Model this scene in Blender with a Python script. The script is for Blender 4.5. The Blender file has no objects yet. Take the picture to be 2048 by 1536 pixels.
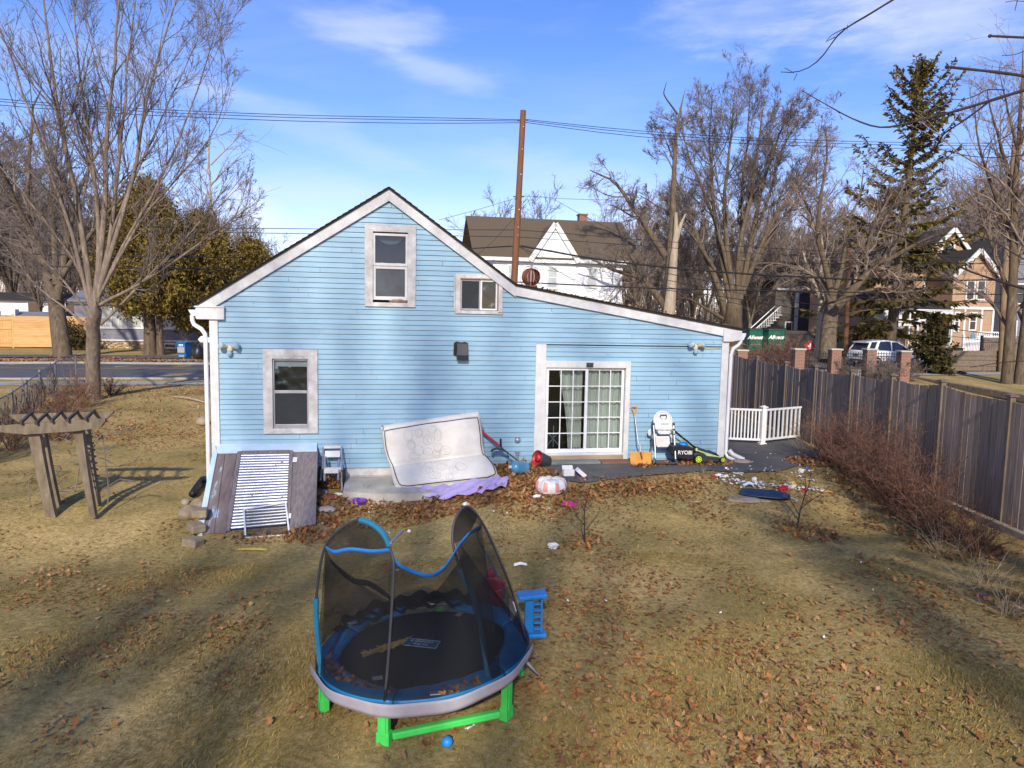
import bpy, math, random
import numpy as np
from mathutils import Vector, Matrix
random.seed(7)
RNG = np.random.default_rng(11)
PI = math.pi
scene = bpy.context.scene
COL = scene.collection
rad = math.radians

# ------------------------------------------------------------------ camera geometry (real metres)
FPX = 1420.0; CAMH = 3.3; PITCH = rad(5.5); ROLL = rad(1.15)
CAM = np.array([0.0, 0.0, CAMH])
def _camrot():
    a = PI/2 - PITCH
    rx = np.array([[1,0,0],[0,math.cos(a),-math.sin(a)],[0,math.sin(a),math.cos(a)]])
    rz = np.array([[math.cos(ROLL),-math.sin(ROLL),0],[math.sin(ROLL),math.cos(ROLL),0],[0,0,1]])
    return rx @ rz
CR = _camrot()
def ray(x, y): return CR @ np.array([(x-1024)/FPX, -(y-768)/FPX, -1.0])
def G(x, y, z=0.0):
    d = ray(x, y); return CAM + d*((z-CAMH)/d[2])
def AT(x, y, Y):
    d = ray(x, y); return CAM + d*(Y/d[1])
YAW = rad(9.8)
EX = np.array([math.cos(YAW), math.sin(YAW), 0.0]); EN = np.array([-EX[1], EX[0], 0.0])
HO = G(1093, 925)
def F(x, y, off=0.0):
    d = ray(x, y); o = HO + EN*off
    t = np.dot(o-CAM, EN)/np.dot(d, EN); q = CAM + d*t
    return float(np.dot(q-HO, EX)), float(q[2])
def HW(u, w, z=0.0): return HO + EX*u - EN*w + np.array([0,0,z])
def uw(x, y):
    dx = x-HO[0]; dy = y-HO[1]
    return dx*EX[0]+dy*EX[1], -(dx*EN[0]+dy*EN[1])
def sm(v, a, b):
    t = np.clip((v-a)/(b-a), 0, 1); return t*t*(3-2*t)
def terr(x, y):
    x = np.asarray(x, float); y = np.asarray(y, float)
    u, w = uw(x, y)
    a0 = 0.35 + 0.75*sm(u, -1.0, 0.5)
    a = sm(w, a0, a0+3.4)*0.42*(1-sm(x, 6.2, 8.6))
    b = 0.43*sm(-u, 0.4, 4.5)*(1-sm(y, 18, 30))*(1-0.9*sm(w, 2.6, 7.0))
    n = 0.018*np.sin(1.7*x+0.6*y)*np.cos(0.9*y-0.5*x) + 0.012*np.sin(3.1*x-2.2*y)
    far = sm(w, 1.2, 3.0) + sm(-u-7.6, 0, 1)
    return -a - b + n*np.clip(far, 0, 1)
def GT(x, y, dz=0.0):
    z = 0.0
    for _ in range(40):
        q = G(x, y, z+dz); z = float(terr(q[0], q[1]))
    return np.array([q[0], q[1], z])

cd = bpy.data.cameras.new('camera'); cam = bpy.data.objects.new('camera', cd); COL.objects.link(cam)
cd.sensor_width = 36; cd.lens = FPX/2048*36; cd.clip_start = 0.1; cd.clip_end = 3000
cam.matrix_world = Matrix.Translation((0,0,CAMH)) @ Matrix([list(r) for r in CR]).to_4x4()
scene.camera = cam

# ------------------------------------------------------------------ materials
def nd(nt, typ, **kw):
    n = nt.nodes.new(typ)
    for k, v in kw.items(): setattr(n, k, v)
    return n
def newmat(name):
    m = bpy.data.materials.new(name); m.use_nodes = True
    nt = m.node_tree; b = nt.nodes['Principled BSDF']; o = nt.nodes['Material Output']
    return m, nt, b, o
def rgba(c): return (c[0], c[1], c[2], 1.0)
def pm(name, c1, c2=None, scale=6.0, rough=0.7, bump=0.0, metal=0.0, stretch=(1,1,1), island=0.0,
       spec=0.4, c3=None, p2=0.5, p3=0.75, detail=5.0, sscale=None, bscale=None, trans=0.0):
    """noise-mottled principled material; island = random brightness per loose piece"""
    m, nt, b, o = newmat(name)
    b.inputs['Roughness'].default_value = rough; b.inputs['Metallic'].default_value = metal
    b.inputs['Specular IOR Level'].default_value = spec
    if c2 is None: c2 = tuple(x*0.8 for x in c1)
    tc = nd(nt, 'ShaderNodeTexCoord'); mp = nd(nt, 'ShaderNodeMapping')
    mp.inputs['Scale'].default_value = stretch
    nt.links.new(tc.outputs['Object'], mp.inputs['Vector'])
    nz = nd(nt, 'ShaderNodeTexNoise'); nz.inputs['Scale'].default_value = scale; nz.inputs['Detail'].default_value = detail
    nz.inputs['Roughness'].default_value = 0.62
    nt.links.new(mp.outputs['Vector'], nz.inputs['Vector'])
    cr = nd(nt, 'ShaderNodeValToRGB')
    cr.color_ramp.elements[0].position = 0.32; cr.color_ramp.elements[0].color = rgba(c2)
    cr.color_ramp.elements[1].position = 0.62; cr.color_ramp.elements[1].color = rgba(c1)
    if c3 is not None:
        e = cr.color_ramp.elements.new(p3); e.color = rgba(c3)
    nt.links.new(nz.outputs['Fac'], cr.inputs['Fac'])
    src = cr.outputs['Color']
    if island > 0:
        g = nd(nt, 'ShaderNodeNewGeometry'); mr = nd(nt, 'ShaderNodeMapRange')
        mr.inputs['To Min'].default_value = 1-island; mr.inputs['To Max'].default_value = 1+island
        nt.links.new(g.outputs['Random Per Island'], mr.inputs['Value'])
        mx = nd(nt, 'ShaderNodeVectorMath', operation='SCALE')
        nt.links.new(src, mx.inputs[0]); nt.links.new(mr.outputs['Result'], mx.inputs['Scale'])
        src = mx.outputs['Vector']
    nt.links.new(src, b.inputs['Base Color'])
    if bump > 0:
        n2 = nd(nt, 'ShaderNodeTexNoise'); n2.inputs['Scale'].default_value = bscale or scale*3; n2.inputs['Detail'].default_value = 6
        nt.links.new(mp.outputs['Vector'], n2.inputs['Vector'])
        bp = nd(nt, 'ShaderNodeBump'); bp.inputs['Strength'].default_value = bump; bp.inputs['Distance'].default_value = 0.02
        nt.links.new(n2.outputs['Fac'], bp.inputs['Height']); nt.links.new(bp.outputs['Normal'], b.inputs['Normal'])
    return m
def palette(name, cols, rough=0.8, spec=0.2, two=0.0):
    """each loose piece (leaf, blade) takes one colour of a ramp"""
    m, nt, b, o = newmat(name)
    b.inputs['Roughness'].default_value = rough; b.inputs['Specular IOR Level'].default_value = spec
    g = nd(nt, 'ShaderNodeNewGeometry'); cr = nd(nt, 'ShaderNodeValToRGB')
    els = cr.color_ramp.elements
    els[0].position = 0; els[0].color = rgba(cols[0]); els[1].position = 1; els[1].color = rgba(cols[-1])
    for i, c in enumerate(cols[1:-1]):
        e = els.new((i+1)/(len(cols)-1)); e.color = rgba(c)
    nt.links.new(g.outputs['Random Per Island'], cr.inputs['Fac'])
    nt.links.new(cr.outputs['Color'], b.inputs['Base Color'])
    if two > 0:
        tl = nd(nt, 'ShaderNodeBsdfTranslucent'); ms = nd(nt, 'ShaderNodeMixShader'); ms.inputs['Fac'].default_value = two
        nt.links.new(cr.outputs['Color'], tl.inputs['Color'])
        nt.links.new(b.outputs['BSDF'], ms.inputs[1]); nt.links.new(tl.outputs['BSDF'], ms.inputs[2])
        nt.links.new(ms.outputs['Shader'], o.inputs['Surface'])
    return m
def seethrough(name, col, opacity, rough=0.7, rings=None):
    """woven net: threads of colour col covering `opacity` of the area"""
    m, nt, b, o = newmat(name)
    b.inputs['Base Color'].default_value = rgba(col); b.inputs['Roughness'].default_value = rough
    b.inputs['Specular IOR Level'].default_value = 0.15
    t = nd(nt, 'ShaderNodeBsdfTransparent'); ms = nd(nt, 'ShaderNodeMixShader')
    nt.links.new(t.outputs['BSDF'], ms.inputs[1]); nt.links.new(b.outputs['BSDF'], ms.inputs[2])
    nt.links.new(ms.outputs['Shader'], o.inputs['Surface'])
    tc = nd(nt, 'ShaderNodeTexCoord'); nz = nd(nt, 'ShaderNodeTexNoise'); nz.inputs['Scale'].default_value = 3.0
    nt.links.new(tc.outputs['Object'], nz.inputs['Vector'])
    mr = nd(nt, 'ShaderNodeMapRange'); mr.inputs['From Min'].default_value = 0.3; mr.inputs['From Max'].default_value = 0.7
    mr.inputs['To Min'].default_value = opacity*0.85; mr.inputs['To Max'].default_value = min(1, opacity*1.15)
    nt.links.new(nz.outputs['Fac'], mr.inputs['Value']); nt.links.new(mr.outputs['Result'], ms.inputs['Fac'])
    return m
def glassmat(name, tint=(0.9,0.95,0.95), fac=0.35, rough=0.02):
    m, nt, b, o = newmat(name)
    gl = nd(nt, 'ShaderNodeBsdfGlossy'); gl.inputs['Roughness'].default_value = rough
    t = nd(nt, 'ShaderNodeBsdfTransparent'); t.inputs['Color'].default_value = rgba(tint)
    fr = nd(nt, 'ShaderNodeFresnel'); fr.inputs['IOR'].default_value = 1.5
    ad = nd(nt, 'ShaderNodeMath', operation='ADD'); ad.inputs[1].default_value = fac
    nt.links.new(fr.outputs['Fac'], ad.inputs[0])
    ms = nd(nt, 'ShaderNodeMixShader'); nt.links.new(ad.outputs['Value'], ms.inputs['Fac'])
    nt.links.new(t.outputs['BSDF'], ms.inputs[1]); nt.links.new(gl.outputs['BSDF'], ms.inputs[2])
    nt.links.new(ms.outputs['Shader'], o.inputs['Surface'])
    return m
def brickmat(name, c1, c2, mortar, scale=1.0, bw=0.2, bh=0.065, ms=0.012, plane='XZ'):
    m, nt, b, o = newmat(name); b.inputs['Roughness'].default_value = 0.85
    tc = nd(nt, 'ShaderNodeTexCoord'); sp = nd(nt, 'ShaderNodeSeparateXYZ'); cb = nd(nt, 'ShaderNodeCombineXYZ')
    ad = nd(nt, 'ShaderNodeMath', operation='ADD')
    nt.links.new(tc.outputs['Object'], sp.inputs['Vector'])
    nt.links.new(sp.outputs['X'], ad.inputs[0]); nt.links.new(sp.outputs['Y'], ad.inputs[1])
    nt.links.new(ad.outputs['Value'], cb.inputs['X']); nt.links.new(sp.outputs['Z'], cb.inputs['Y'])
    br = nd(nt, 'ShaderNodeTexBrick'); br.inputs['Scale'].default_value = scale
    br.inputs['Color1'].default_value = rgba(c1); br.inputs['Color2'].default_value = rgba(c2); br.inputs['Mortar'].default_value = rgba(mortar)
    br.inputs['Brick Width'].default_value = bw; br.inputs['Row Height'].default_value = bh; br.inputs['Mortar Size'].default_value = ms
    nt.links.new(cb.outputs['Vector'], br.inputs['Vector']); nt.links.new(br.outputs['Color'], b.inputs['Base Color'])
    return m

M = {}
M['siding'] = pm('blue_clapboard_paint', (0.29,0.47,0.575), (0.24,0.41,0.52), scale=1.3, rough=0.5, bump=0.05, stretch=(1,1,3), island=0.045, spec=0.4, c3=(0.365,0.505,0.585), p3=0.72)
M['lap'] = pm('lap_shadow_line', (0.07,0.12,0.16), (0.04,0.07,0.09), scale=4, rough=0.9)  # shadow line under each clapboard, put in as a dark colour
M['white'] = pm('white_trim_paint', (0.68,0.68,0.65), (0.57,0.57,0.54), scale=5, rough=0.55, bump=0.04)
M['worn'] = pm('worn_white_paint', (0.63,0.62,0.59), (0.43,0.40,0.36), scale=5, rough=0.7, bump=0.15, c3=(0.74,0.74,0.72), p3=0.7, stretch=(1,1,1))
M['rake'] = pm('weathered_rake_paint', (0.66,0.67,0.66), (0.50,0.49,0.46), scale=3, rough=0.65, bump=0.08, c3=(0.72,0.73,0.72), p3=0.7)
M['vinyl'] = pm('white_vinyl', (0.80,0.80,0.79), (0.74,0.74,0.72), scale=3, rough=0.35)
M['shingle_dark'] = pm('dark_asphalt_shingle', (0.045,0.038,0.033), (0.02,0.018,0.016), scale=30, rough=0.95, island=0.2)
M['shingle_brown'] = pm('brown_asphalt_shingle', (0.13,0.095,0.06), (0.075,0.055,0.035), scale=25, rough=0.95, island=0.12)
M['concrete'] = pm('pale_concrete', (0.50,0.47,0.40), (0.36,0.33,0.27), scale=2.5, rough=0.9, bump=0.1, c3=(0.56,0.54,0.48), p3=0.7)
M['asphalt'] = pm('asphalt', (0.115,0.108,0.10), (0.082,0.077,0.072), scale=3, rough=0.9, bump=0.25, bscale=60, c3=(0.15,0.14,0.13), p3=0.72)
M['road'] = pm('road_asphalt', (0.105,0.105,0.11), (0.08,0.08,0.085), scale=0.7, rough=0.9, bump=0.1, bscale=30)
M['walk'] = pm('sidewalk_concrete', (0.36,0.34,0.30), (0.28,0.26,0.22), scale=2, rough=0.9)
M['yellow'] = pm('yellow_road_paint', (0.55,0.36,0.05), (0.42,0.28,0.05), scale=5, rough=0.8)
M['cedarwood'] = pm('grey_weathered_board', (0.36,0.26,0.185), (0.215,0.155,0.11), scale=3, rough=0.9, stretch=(9,9,0.6), island=0.28, bump=0.2, c3=(0.47,0.36,0.27), p3=0.72)
M['cedarpost'] = pm('weathered_post', (0.20,0.155,0.11), (0.12,0.09,0.065), scale=4, rough=0.9, stretch=(6,6,0.7), bump=0.2)
M['pergola'] = pm('lichened_grey_timber', (0.19,0.15,0.10), (0.11,0.082,0.053), scale=3, rough=0.9, stretch=(2.5,2.5,1), bump=0.25, c3=(0.25,0.21,0.15), p3=0.68)
M['rafter'] = pm('dark_wet_timber', (0.07,0.06,0.055), (0.035,0.03,0.028), scale=5, rough=0.85, bump=0.2)
M['newwood'] = pm('new_cedar_board', (0.62,0.36,0.14), (0.50,0.27,0.09), scale=2, rough=0.7, stretch=(0.6,4,4), island=0.10)
M['bark_grey'] = pm('grey_bark', (0.23,0.18,0.135), (0.12,0.09,0.065), scale=5, rough=0.95, bump=0.5, stretch=(2,2,0.5), c3=(0.31,0.27,0.22), p3=0.68)
M['bark_brown'] = pm('brown_bark', (0.15,0.11,0.07), (0.07,0.05,0.032), scale=4, rough=0.95, bump=0.5, stretch=(2,2,0.5), c3=(0.22,0.19,0.12), p3=0.7)
M['bark_pale'] = pm('pale_dead_wood', (0.40,0.33,0.24), (0.26,0.20,0.13), scale=3, rough=0.9, bump=0.3, stretch=(3,3,0.5))
M['bark_dark'] = pm('dark_branch_bark', (0.05,0.032,0.03), (0.03,0.02,0.02), scale=8, rough=0.85, bump=0.3)
M['twig'] = pm('brown_twigs', (0.19,0.15,0.125), (0.115,0.09,0.075), scale=2, rough=0.95, island=0.3)
M['twig_grey'] = pm('grey_twigs', (0.27,0.205,0.16), (0.17,0.125,0.095), scale=2, rough=0.95, island=0.3)
M['twig_red'] = pm('reddish_brush_twigs', (0.22,0.11,0.07), (0.12,0.06,0.04), scale=2, rough=0.95, island=0.35)
M['twig_far'] = pm('hazy_far_twigs', (0.20,0.155,0.13), (0.14,0.105,0.09), scale=1, rough=1.0, island=0.25)
M['pole'] = pm('treated_utility_pole', (0.20,0.085,0.035), (0.115,0.05,0.024), scale=6, rough=0.85, stretch=(4,4,0.3), bump=0.2)
M['pole_old'] = pm('weathered_utility_pole', (0.27,0.19,0.11), (0.16,0.11,0.065), scale=6, rough=0.9, stretch=(4,4,0.3), bump=0.2)
M['black'] = pm('black_plastic', (0.018,0.018,0.02), (0.012,0.012,0.013), scale=8, rough=0.5)
M['wire'] = pm('black_cable', (0.012,0.012,0.013), (0.010,0.010,0.010), scale=8, rough=0.6)
M['charcoal'] = pm('charcoal_plastic', (0.05,0.053,0.058), (0.035,0.037,0.04), scale=8, rough=0.5)
M['steel'] = pm('galvanised_steel', (0.55,0.57,0.60), (0.42,0.44,0.47), scale=6, rough=0.35, metal=0.85, c3=(0.62,0.62,0.62))
M['alu'] = pm('brushed_aluminium', (0.45,0.46,0.48), (0.35,0.36,0.38), scale=6, rough=0.4, metal=0.7)
M['rust'] = pm('rusty_metal', (0.26,0.085,0.035), (0.13,0.045,0.022), scale=7, rough=0.8, c3=(0.36,0.16,0.08), p3=0.7)
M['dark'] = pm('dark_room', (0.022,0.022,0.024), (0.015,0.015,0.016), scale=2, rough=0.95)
M['glass'] = glassmat('window_glass', (0.78,0.84,0.86), 0.0)
M['glass_dark'] = pm('dark_glass', (0.02,0.025,0.03), (0.015,0.018,0.02), scale=2, rough=0.05, spec=0.8)
M['screen'] = seethrough('insect_screen', (0.06,0.065,0.07), 0.55)
M['bagfilm'] = pm('black_plastic_film', (0.02,0.021,0.022), (0.012,0.012,0.013), scale=5, rough=0.34, spec=0.5, bump=0.6, bscale=12)
M['curtain'] = pm('cream_curtain', (0.80,0.75,0.64), (0.68,0.62,0.52), scale=3, rough=0.9, stretch=(4,4,0.5))
M['navycloth'] = pm('navy_cloth', (0.012,0.022,0.055), (0.008,0.014,0.035), scale=3, rough=0.9)
M['frosted'] = pm('dusty_glass', (0.065,0.085,0.10), (0.035,0.045,0.055), scale=2.2, rough=0.25, spec=0.6)
M['brownrag'] = pm('brown_rag', (0.34,0.22,0.13), (0.20,0.12,0.07), scale=12, rough=0.95, bump=0.4)
M['rawwood'] = pm('bare_rotten_wood', (0.40,0.24,0.09), (0.24,0.13,0.05), scale=8, rough=0.9, bump=0.3)
M['ply'] = pm('weathered_plywood', (0.25,0.215,0.20), (0.15,0.12,0.115), scale=7, rough=0.9, stretch=(4,0.7,1), bump=0.35, c3=(0.26,0.22,0.20), p3=0.7)
M['oldboard'] = pm('flaking_blue_board', (0.21,0.165,0.155), (0.125,0.09,0.085), scale=2.2, rough=0.9, stretch=(3,0.6,1), bump=0.3, c3=(0.30,0.44,0.50), p3=0.66)
M['paleblue'] = pm('pale_blue_board', (0.55,0.68,0.76), (0.44,0.58,0.67), scale=3, rough=0.7, bump=0.1)
M['fieldstone'] = pm('field_stone', (0.32,0.25,0.16), (0.19,0.15,0.095), scale=5, rough=0.95, bump=0.4, c3=(0.40,0.34,0.25), p3=0.7)
M['mattress'] = pm('off_white_ticking', (0.70,0.67,0.60), (0.60,0.57,0.50), scale=2.5, rough=0.9, bump=0.08)
M['piping'] = pm('dark_piping', (0.025,0.025,0.03), (0.018,0.018,0.02), scale=8, rough=0.8)
M['quilt'] = pm('grey_quilt_stitch', (0.46,0.44,0.41), (0.40,0.38,0.35), scale=8, rough=0.9)
M['lilac'] = pm('lilac_sheet', (0.52,0.42,0.70), (0.43,0.33,0.60), scale=4, rough=0.9, bump=0.2)
M['purple'] = pm('purple_plastic', (0.13,0.035,0.36), (0.09,0.02,0.26), scale=8, rough=0.5)
M['pink'] = pm('magenta_cloth', (0.60,0.03,0.28), (0.42,0.02,0.2), scale=14, rough=0.85)
M['red'] = pm('red_plastic', (0.50,0.025,0.035), (0.36,0.018,0.026), scale=8, rough=0.45)
M['redpink'] = pm('faded_red_plastic', (0.58,0.06,0.10), (0.45,0.04,0.07), scale=5, rough=0.5)
M['waterblue'] = pm('translucent_blue_plastic', (0.10,0.27,0.40), (0.05,0.18,0.30), scale=4, rough=0.15, spec=0.7, c3=(0.32,0.45,0.52))
M['cardboard'] = pm('brown_cardboard', (0.46,0.27,0.12), (0.38,0.22,0.10), scale=5, rough=0.9)
M['paper'] = pm('white_litter', (0.78,0.78,0.76), (0.64,0.63,0.61), scale=12, rough=0.8)
M['card_white'] = pm('white_card', (0.76,0.76,0.76), (0.68,0.68,0.68), scale=5, rough=0.7)
M['slate'] = pm('green_slate_step', (0.20,0.235,0.215), (0.14,0.17,0.155), scale=4, rough=0.85)
M['brickstep'] = brickmat('brick_step', (0.33,0.10,0.055), (0.26,0.075,0.04), (0.18,0.10,0.07))
M['brick'] = brickmat('red_brick', (0.25,0.085,0.045), (0.18,0.065,0.04), (0.24,0.20,0.16), bw=0.22, bh=0.075)
M['sillwood'] = pm('bare_sill_board', (0.42,0.33,0.22), (0.30,0.22,0.14), scale=3, rough=0.9, stretch=(0.5,3,4), bump=0.2)
M['shovelorange'] = pm('orange_plastic', (0.72,0.34,0.06), (0.62,0.28,0.045), scale=5, rough=0.5)
M['toywhite'] = pm('dirty_white_plastic', (0.74,0.73,0.70), (0.62,0.60,0.55), scale=5, rough=0.45)
M['lime'] = pm('lime_plastic', (0.50,0.72,0.04), (0.42,0.62,0.03), scale=6, rough=0.45)
M['limepale'] = pm('pale_lime_plastic', (0.55,0.66,0.26), (0.48,0.58,0.22), scale=6, rough=0.45)
M['blue'] = pm('bright_blue_plastic', (0.02,0.25,0.62), (0.015,0.19,0.50), scale=5, rough=0.45)
M['trampblue'] = pm('blue_pad_vinyl', (0.012,0.19,0.42), (0.008,0.14,0.33), scale=3, rough=0.5, bump=0.06)
M['sleeveblue'] = pm('teal_blue_sleeve', (0.02,0.20,0.33), (0.015,0.15,0.26), scale=4, rough=0.7)
M['bandblue'] = pm('blue_webbing', (0.015,0.19,0.58), (0.010,0.14,0.45), scale=6, rough=0.7)
M['green'] = pm('bright_green_plastic', (0.07,0.62,0.11), (0.05,0.50,0.08), scale=4, rough=0.45)
M['mat'] = pm('black_jump_mat', (0.016,0.019,0.022), (0.010,0.012,0.014), scale=6, rough=0.85)
M['net'] = seethrough('black_net', (0.010,0.010,0.011), 0.64)
M['nettop'] = seethrough('black_net_cap', (0.012,0.012,0.014), 0.78)
M['netfold'] = seethrough('folded_black_net', (0.010,0.010,0.012), 0.80)
M['skirt'] = pm('lilac_grey_skirt', (0.35,0.325,0.345), (0.28,0.255,0.275), scale=4, rough=0.7)
M['labelblue'] = pm('label_blue', (0.012,0.18,0.30), (0.010,0.14,0.25), scale=5, rough=0.7)
M['labelwhite'] = pm('label_lettering', (0.48,0.62,0.68), (0.40,0.54,0.60), scale=5, rough=0.7)
M['letter'] = pm('white_lettering', (0.82,0.82,0.82), (0.75,0.75,0.75), scale=5, rough=0.6)
M['navyplastic'] = pm('navy_plastic', (0.018,0.035,0.075), (0.012,0.025,0.055), scale=5, rough=0.4, spec=0.5)
M['flagstone'] = pm('grey_flagstone', (0.36,0.30,0.215), (0.24,0.19,0.13), scale=6, rough=0.95, bump=0.3)
M['yellowboard'] = pm('yellow_foam', (0.62,0.48,0.10), (0.52,0.38,0.07), scale=6, rough=0.8)
M['aircon'] = pm('white_metal_box', (0.7,0.7,0.7), (0.62,0.62,0.62), scale=6, rough=0.5)
M['carwhite'] = pm('white_car_paint', (0.74,0.75,0.78), (0.70,0.71,0.74), scale=1, rough=0.2, spec=0.6)
M['tyre'] = pm('tyre_rubber', (0.02,0.02,0.02), (0.014,0.014,0.014), scale=10, rough=0.8)
M['taillight'] = pm('tail_lamp', (0.40,0.02,0.03), (0.3,0.015,0.02), scale=4, rough=0.2)
M['dumpgreen'] = pm('green_steel', (0.012,0.12,0.085), (0.008,0.09,0.065), scale=4, rough=0.5)
M['whitesiding'] = pm('white_clapboard', (0.80,0.81,0.82), (0.74,0.75,0.76), scale=1, rough=0.6)
M['tansiding'] = pm('tan_clapboard', (0.42,0.275,0.17), (0.36,0.225,0.135), scale=2, rough=0.7)
M['greysiding'] = pm('grey_clapboard', (0.20,0.20,0.23), (0.16,0.16,0.19), scale=2, rough=0.7, c3=(0.28,0.28,0.31))
M['darksiding'] = pm('dark_house_siding', (0.10,0.085,0.075), (0.07,0.06,0.055), scale=2, rough=0.8)
M['litwindow'] = pm('curtained_glass', (0.42,0.46,0.45), (0.30,0.34,0.34), scale=0.9, rough=0.15, spec=0.6)
M['ironblack'] = pm('black_iron', (0.015,0.015,0.016), (0.012,0.012,0.012), scale=5, rough=0.5)
M['darkscreen'] = pm('dark_privacy_screen', (0.016,0.02,0.022), (0.012,0.014,0.016), scale=2, rough=0.9)
M['cream'] = pm('cream_ceramic', (0.66,0.60,0.40), (0.55,0.49,0.32), scale=12, rough=0.5)
M['bulb'] = pm('blueish_bulb_glass', (0.34,0.52,0.60), (0.26,0.42,0.50), scale=8, rough=0.1, spec=0.8)
M['bluebin'] = pm('blue_bin_plastic', (0.01,0.15,0.42), (0.008,0.11,0.32), scale=4, rough=0.4)
M['ochre_leaf'] = palette('ochre_evergreen_sprays', [(0.076,0.060,0.017),(0.184,0.136,0.024),(0.292,0.202,0.033),(0.119,0.098,0.022),(0.357,0.251,0.055),(0.162,0.098,0.039),(0.108,0.066,0.033)], two=0.25)
M['spruce_leaf'] = palette('spruce_needles', [(0.057,0.050,0.012),(0.112,0.087,0.018),(0.173,0.116,0.026),(0.072,0.067,0.017),(0.152,0.106,0.027)], two=0.15)
M['shrub_leaf'] = palette('dark_evergreen_needles', [(0.035,0.038,0.014),(0.070,0.068,0.024),(0.126,0.081,0.036),(0.049,0.054,0.019)], two=0.15)
M['deadleaf'] = palette('dead_leaves', [(0.138,0.056,0.021),(0.276,0.116,0.038),(0.405,0.176,0.056),(0.193,0.080,0.029),(0.460,0.232,0.091),(0.313,0.136,0.045),(0.166,0.076,0.035),(0.478,0.280,0.140),(0.239,0.116,0.056)], two=0.1)
M['grassblade'] = palette('dormant_grass', [(0.303,0.199,0.066),(0.473,0.312,0.104),(0.189,0.165,0.044),(0.567,0.390,0.146),(0.142,0.148,0.034),(0.378,0.243,0.074),(0.246,0.190,0.053),(0.511,0.338,0.124)], two=0.2)

def patchy(m, greens, tans, scale=0.9):
    """green and straw patches over the lawn, on top of the blade colours"""
    nt = m.node_tree; b = nt.nodes['Principled BSDF']; src = b.inputs['Base Color'].links[0].from_socket
    tc = nd(nt, 'ShaderNodeTexCoord'); nz = nd(nt, 'ShaderNodeTexNoise'); nz.inputs['Scale'].default_value = scale; nz.inputs['Detail'].default_value = 5
    nt.links.new(tc.outputs['Object'], nz.inputs['Vector']); cr = nd(nt, 'ShaderNodeValToRGB')
    cr.color_ramp.elements[0].position = 0.40; cr.color_ramp.elements[0].color = rgba(greens); cr.color_ramp.elements[1].position = 0.62; cr.color_ramp.elements[1].color = rgba(tans)
    nt.links.new(nz.outputs['Fac'], cr.inputs['Fac']); mx = nd(nt, 'ShaderNodeMixRGB', blend_type='MULTIPLY'); mx.inputs['Fac'].default_value = 1
    nt.links.new(src, mx.inputs['Color1']); nt.links.new(cr.outputs['Color'], mx.inputs['Color2']); nt.links.new(mx.outputs['Color'], b.inputs['Base Color'])
patchy(M['grassblade'], (0.88,0.88,0.70), (1.17,1.06,0.97))

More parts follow.
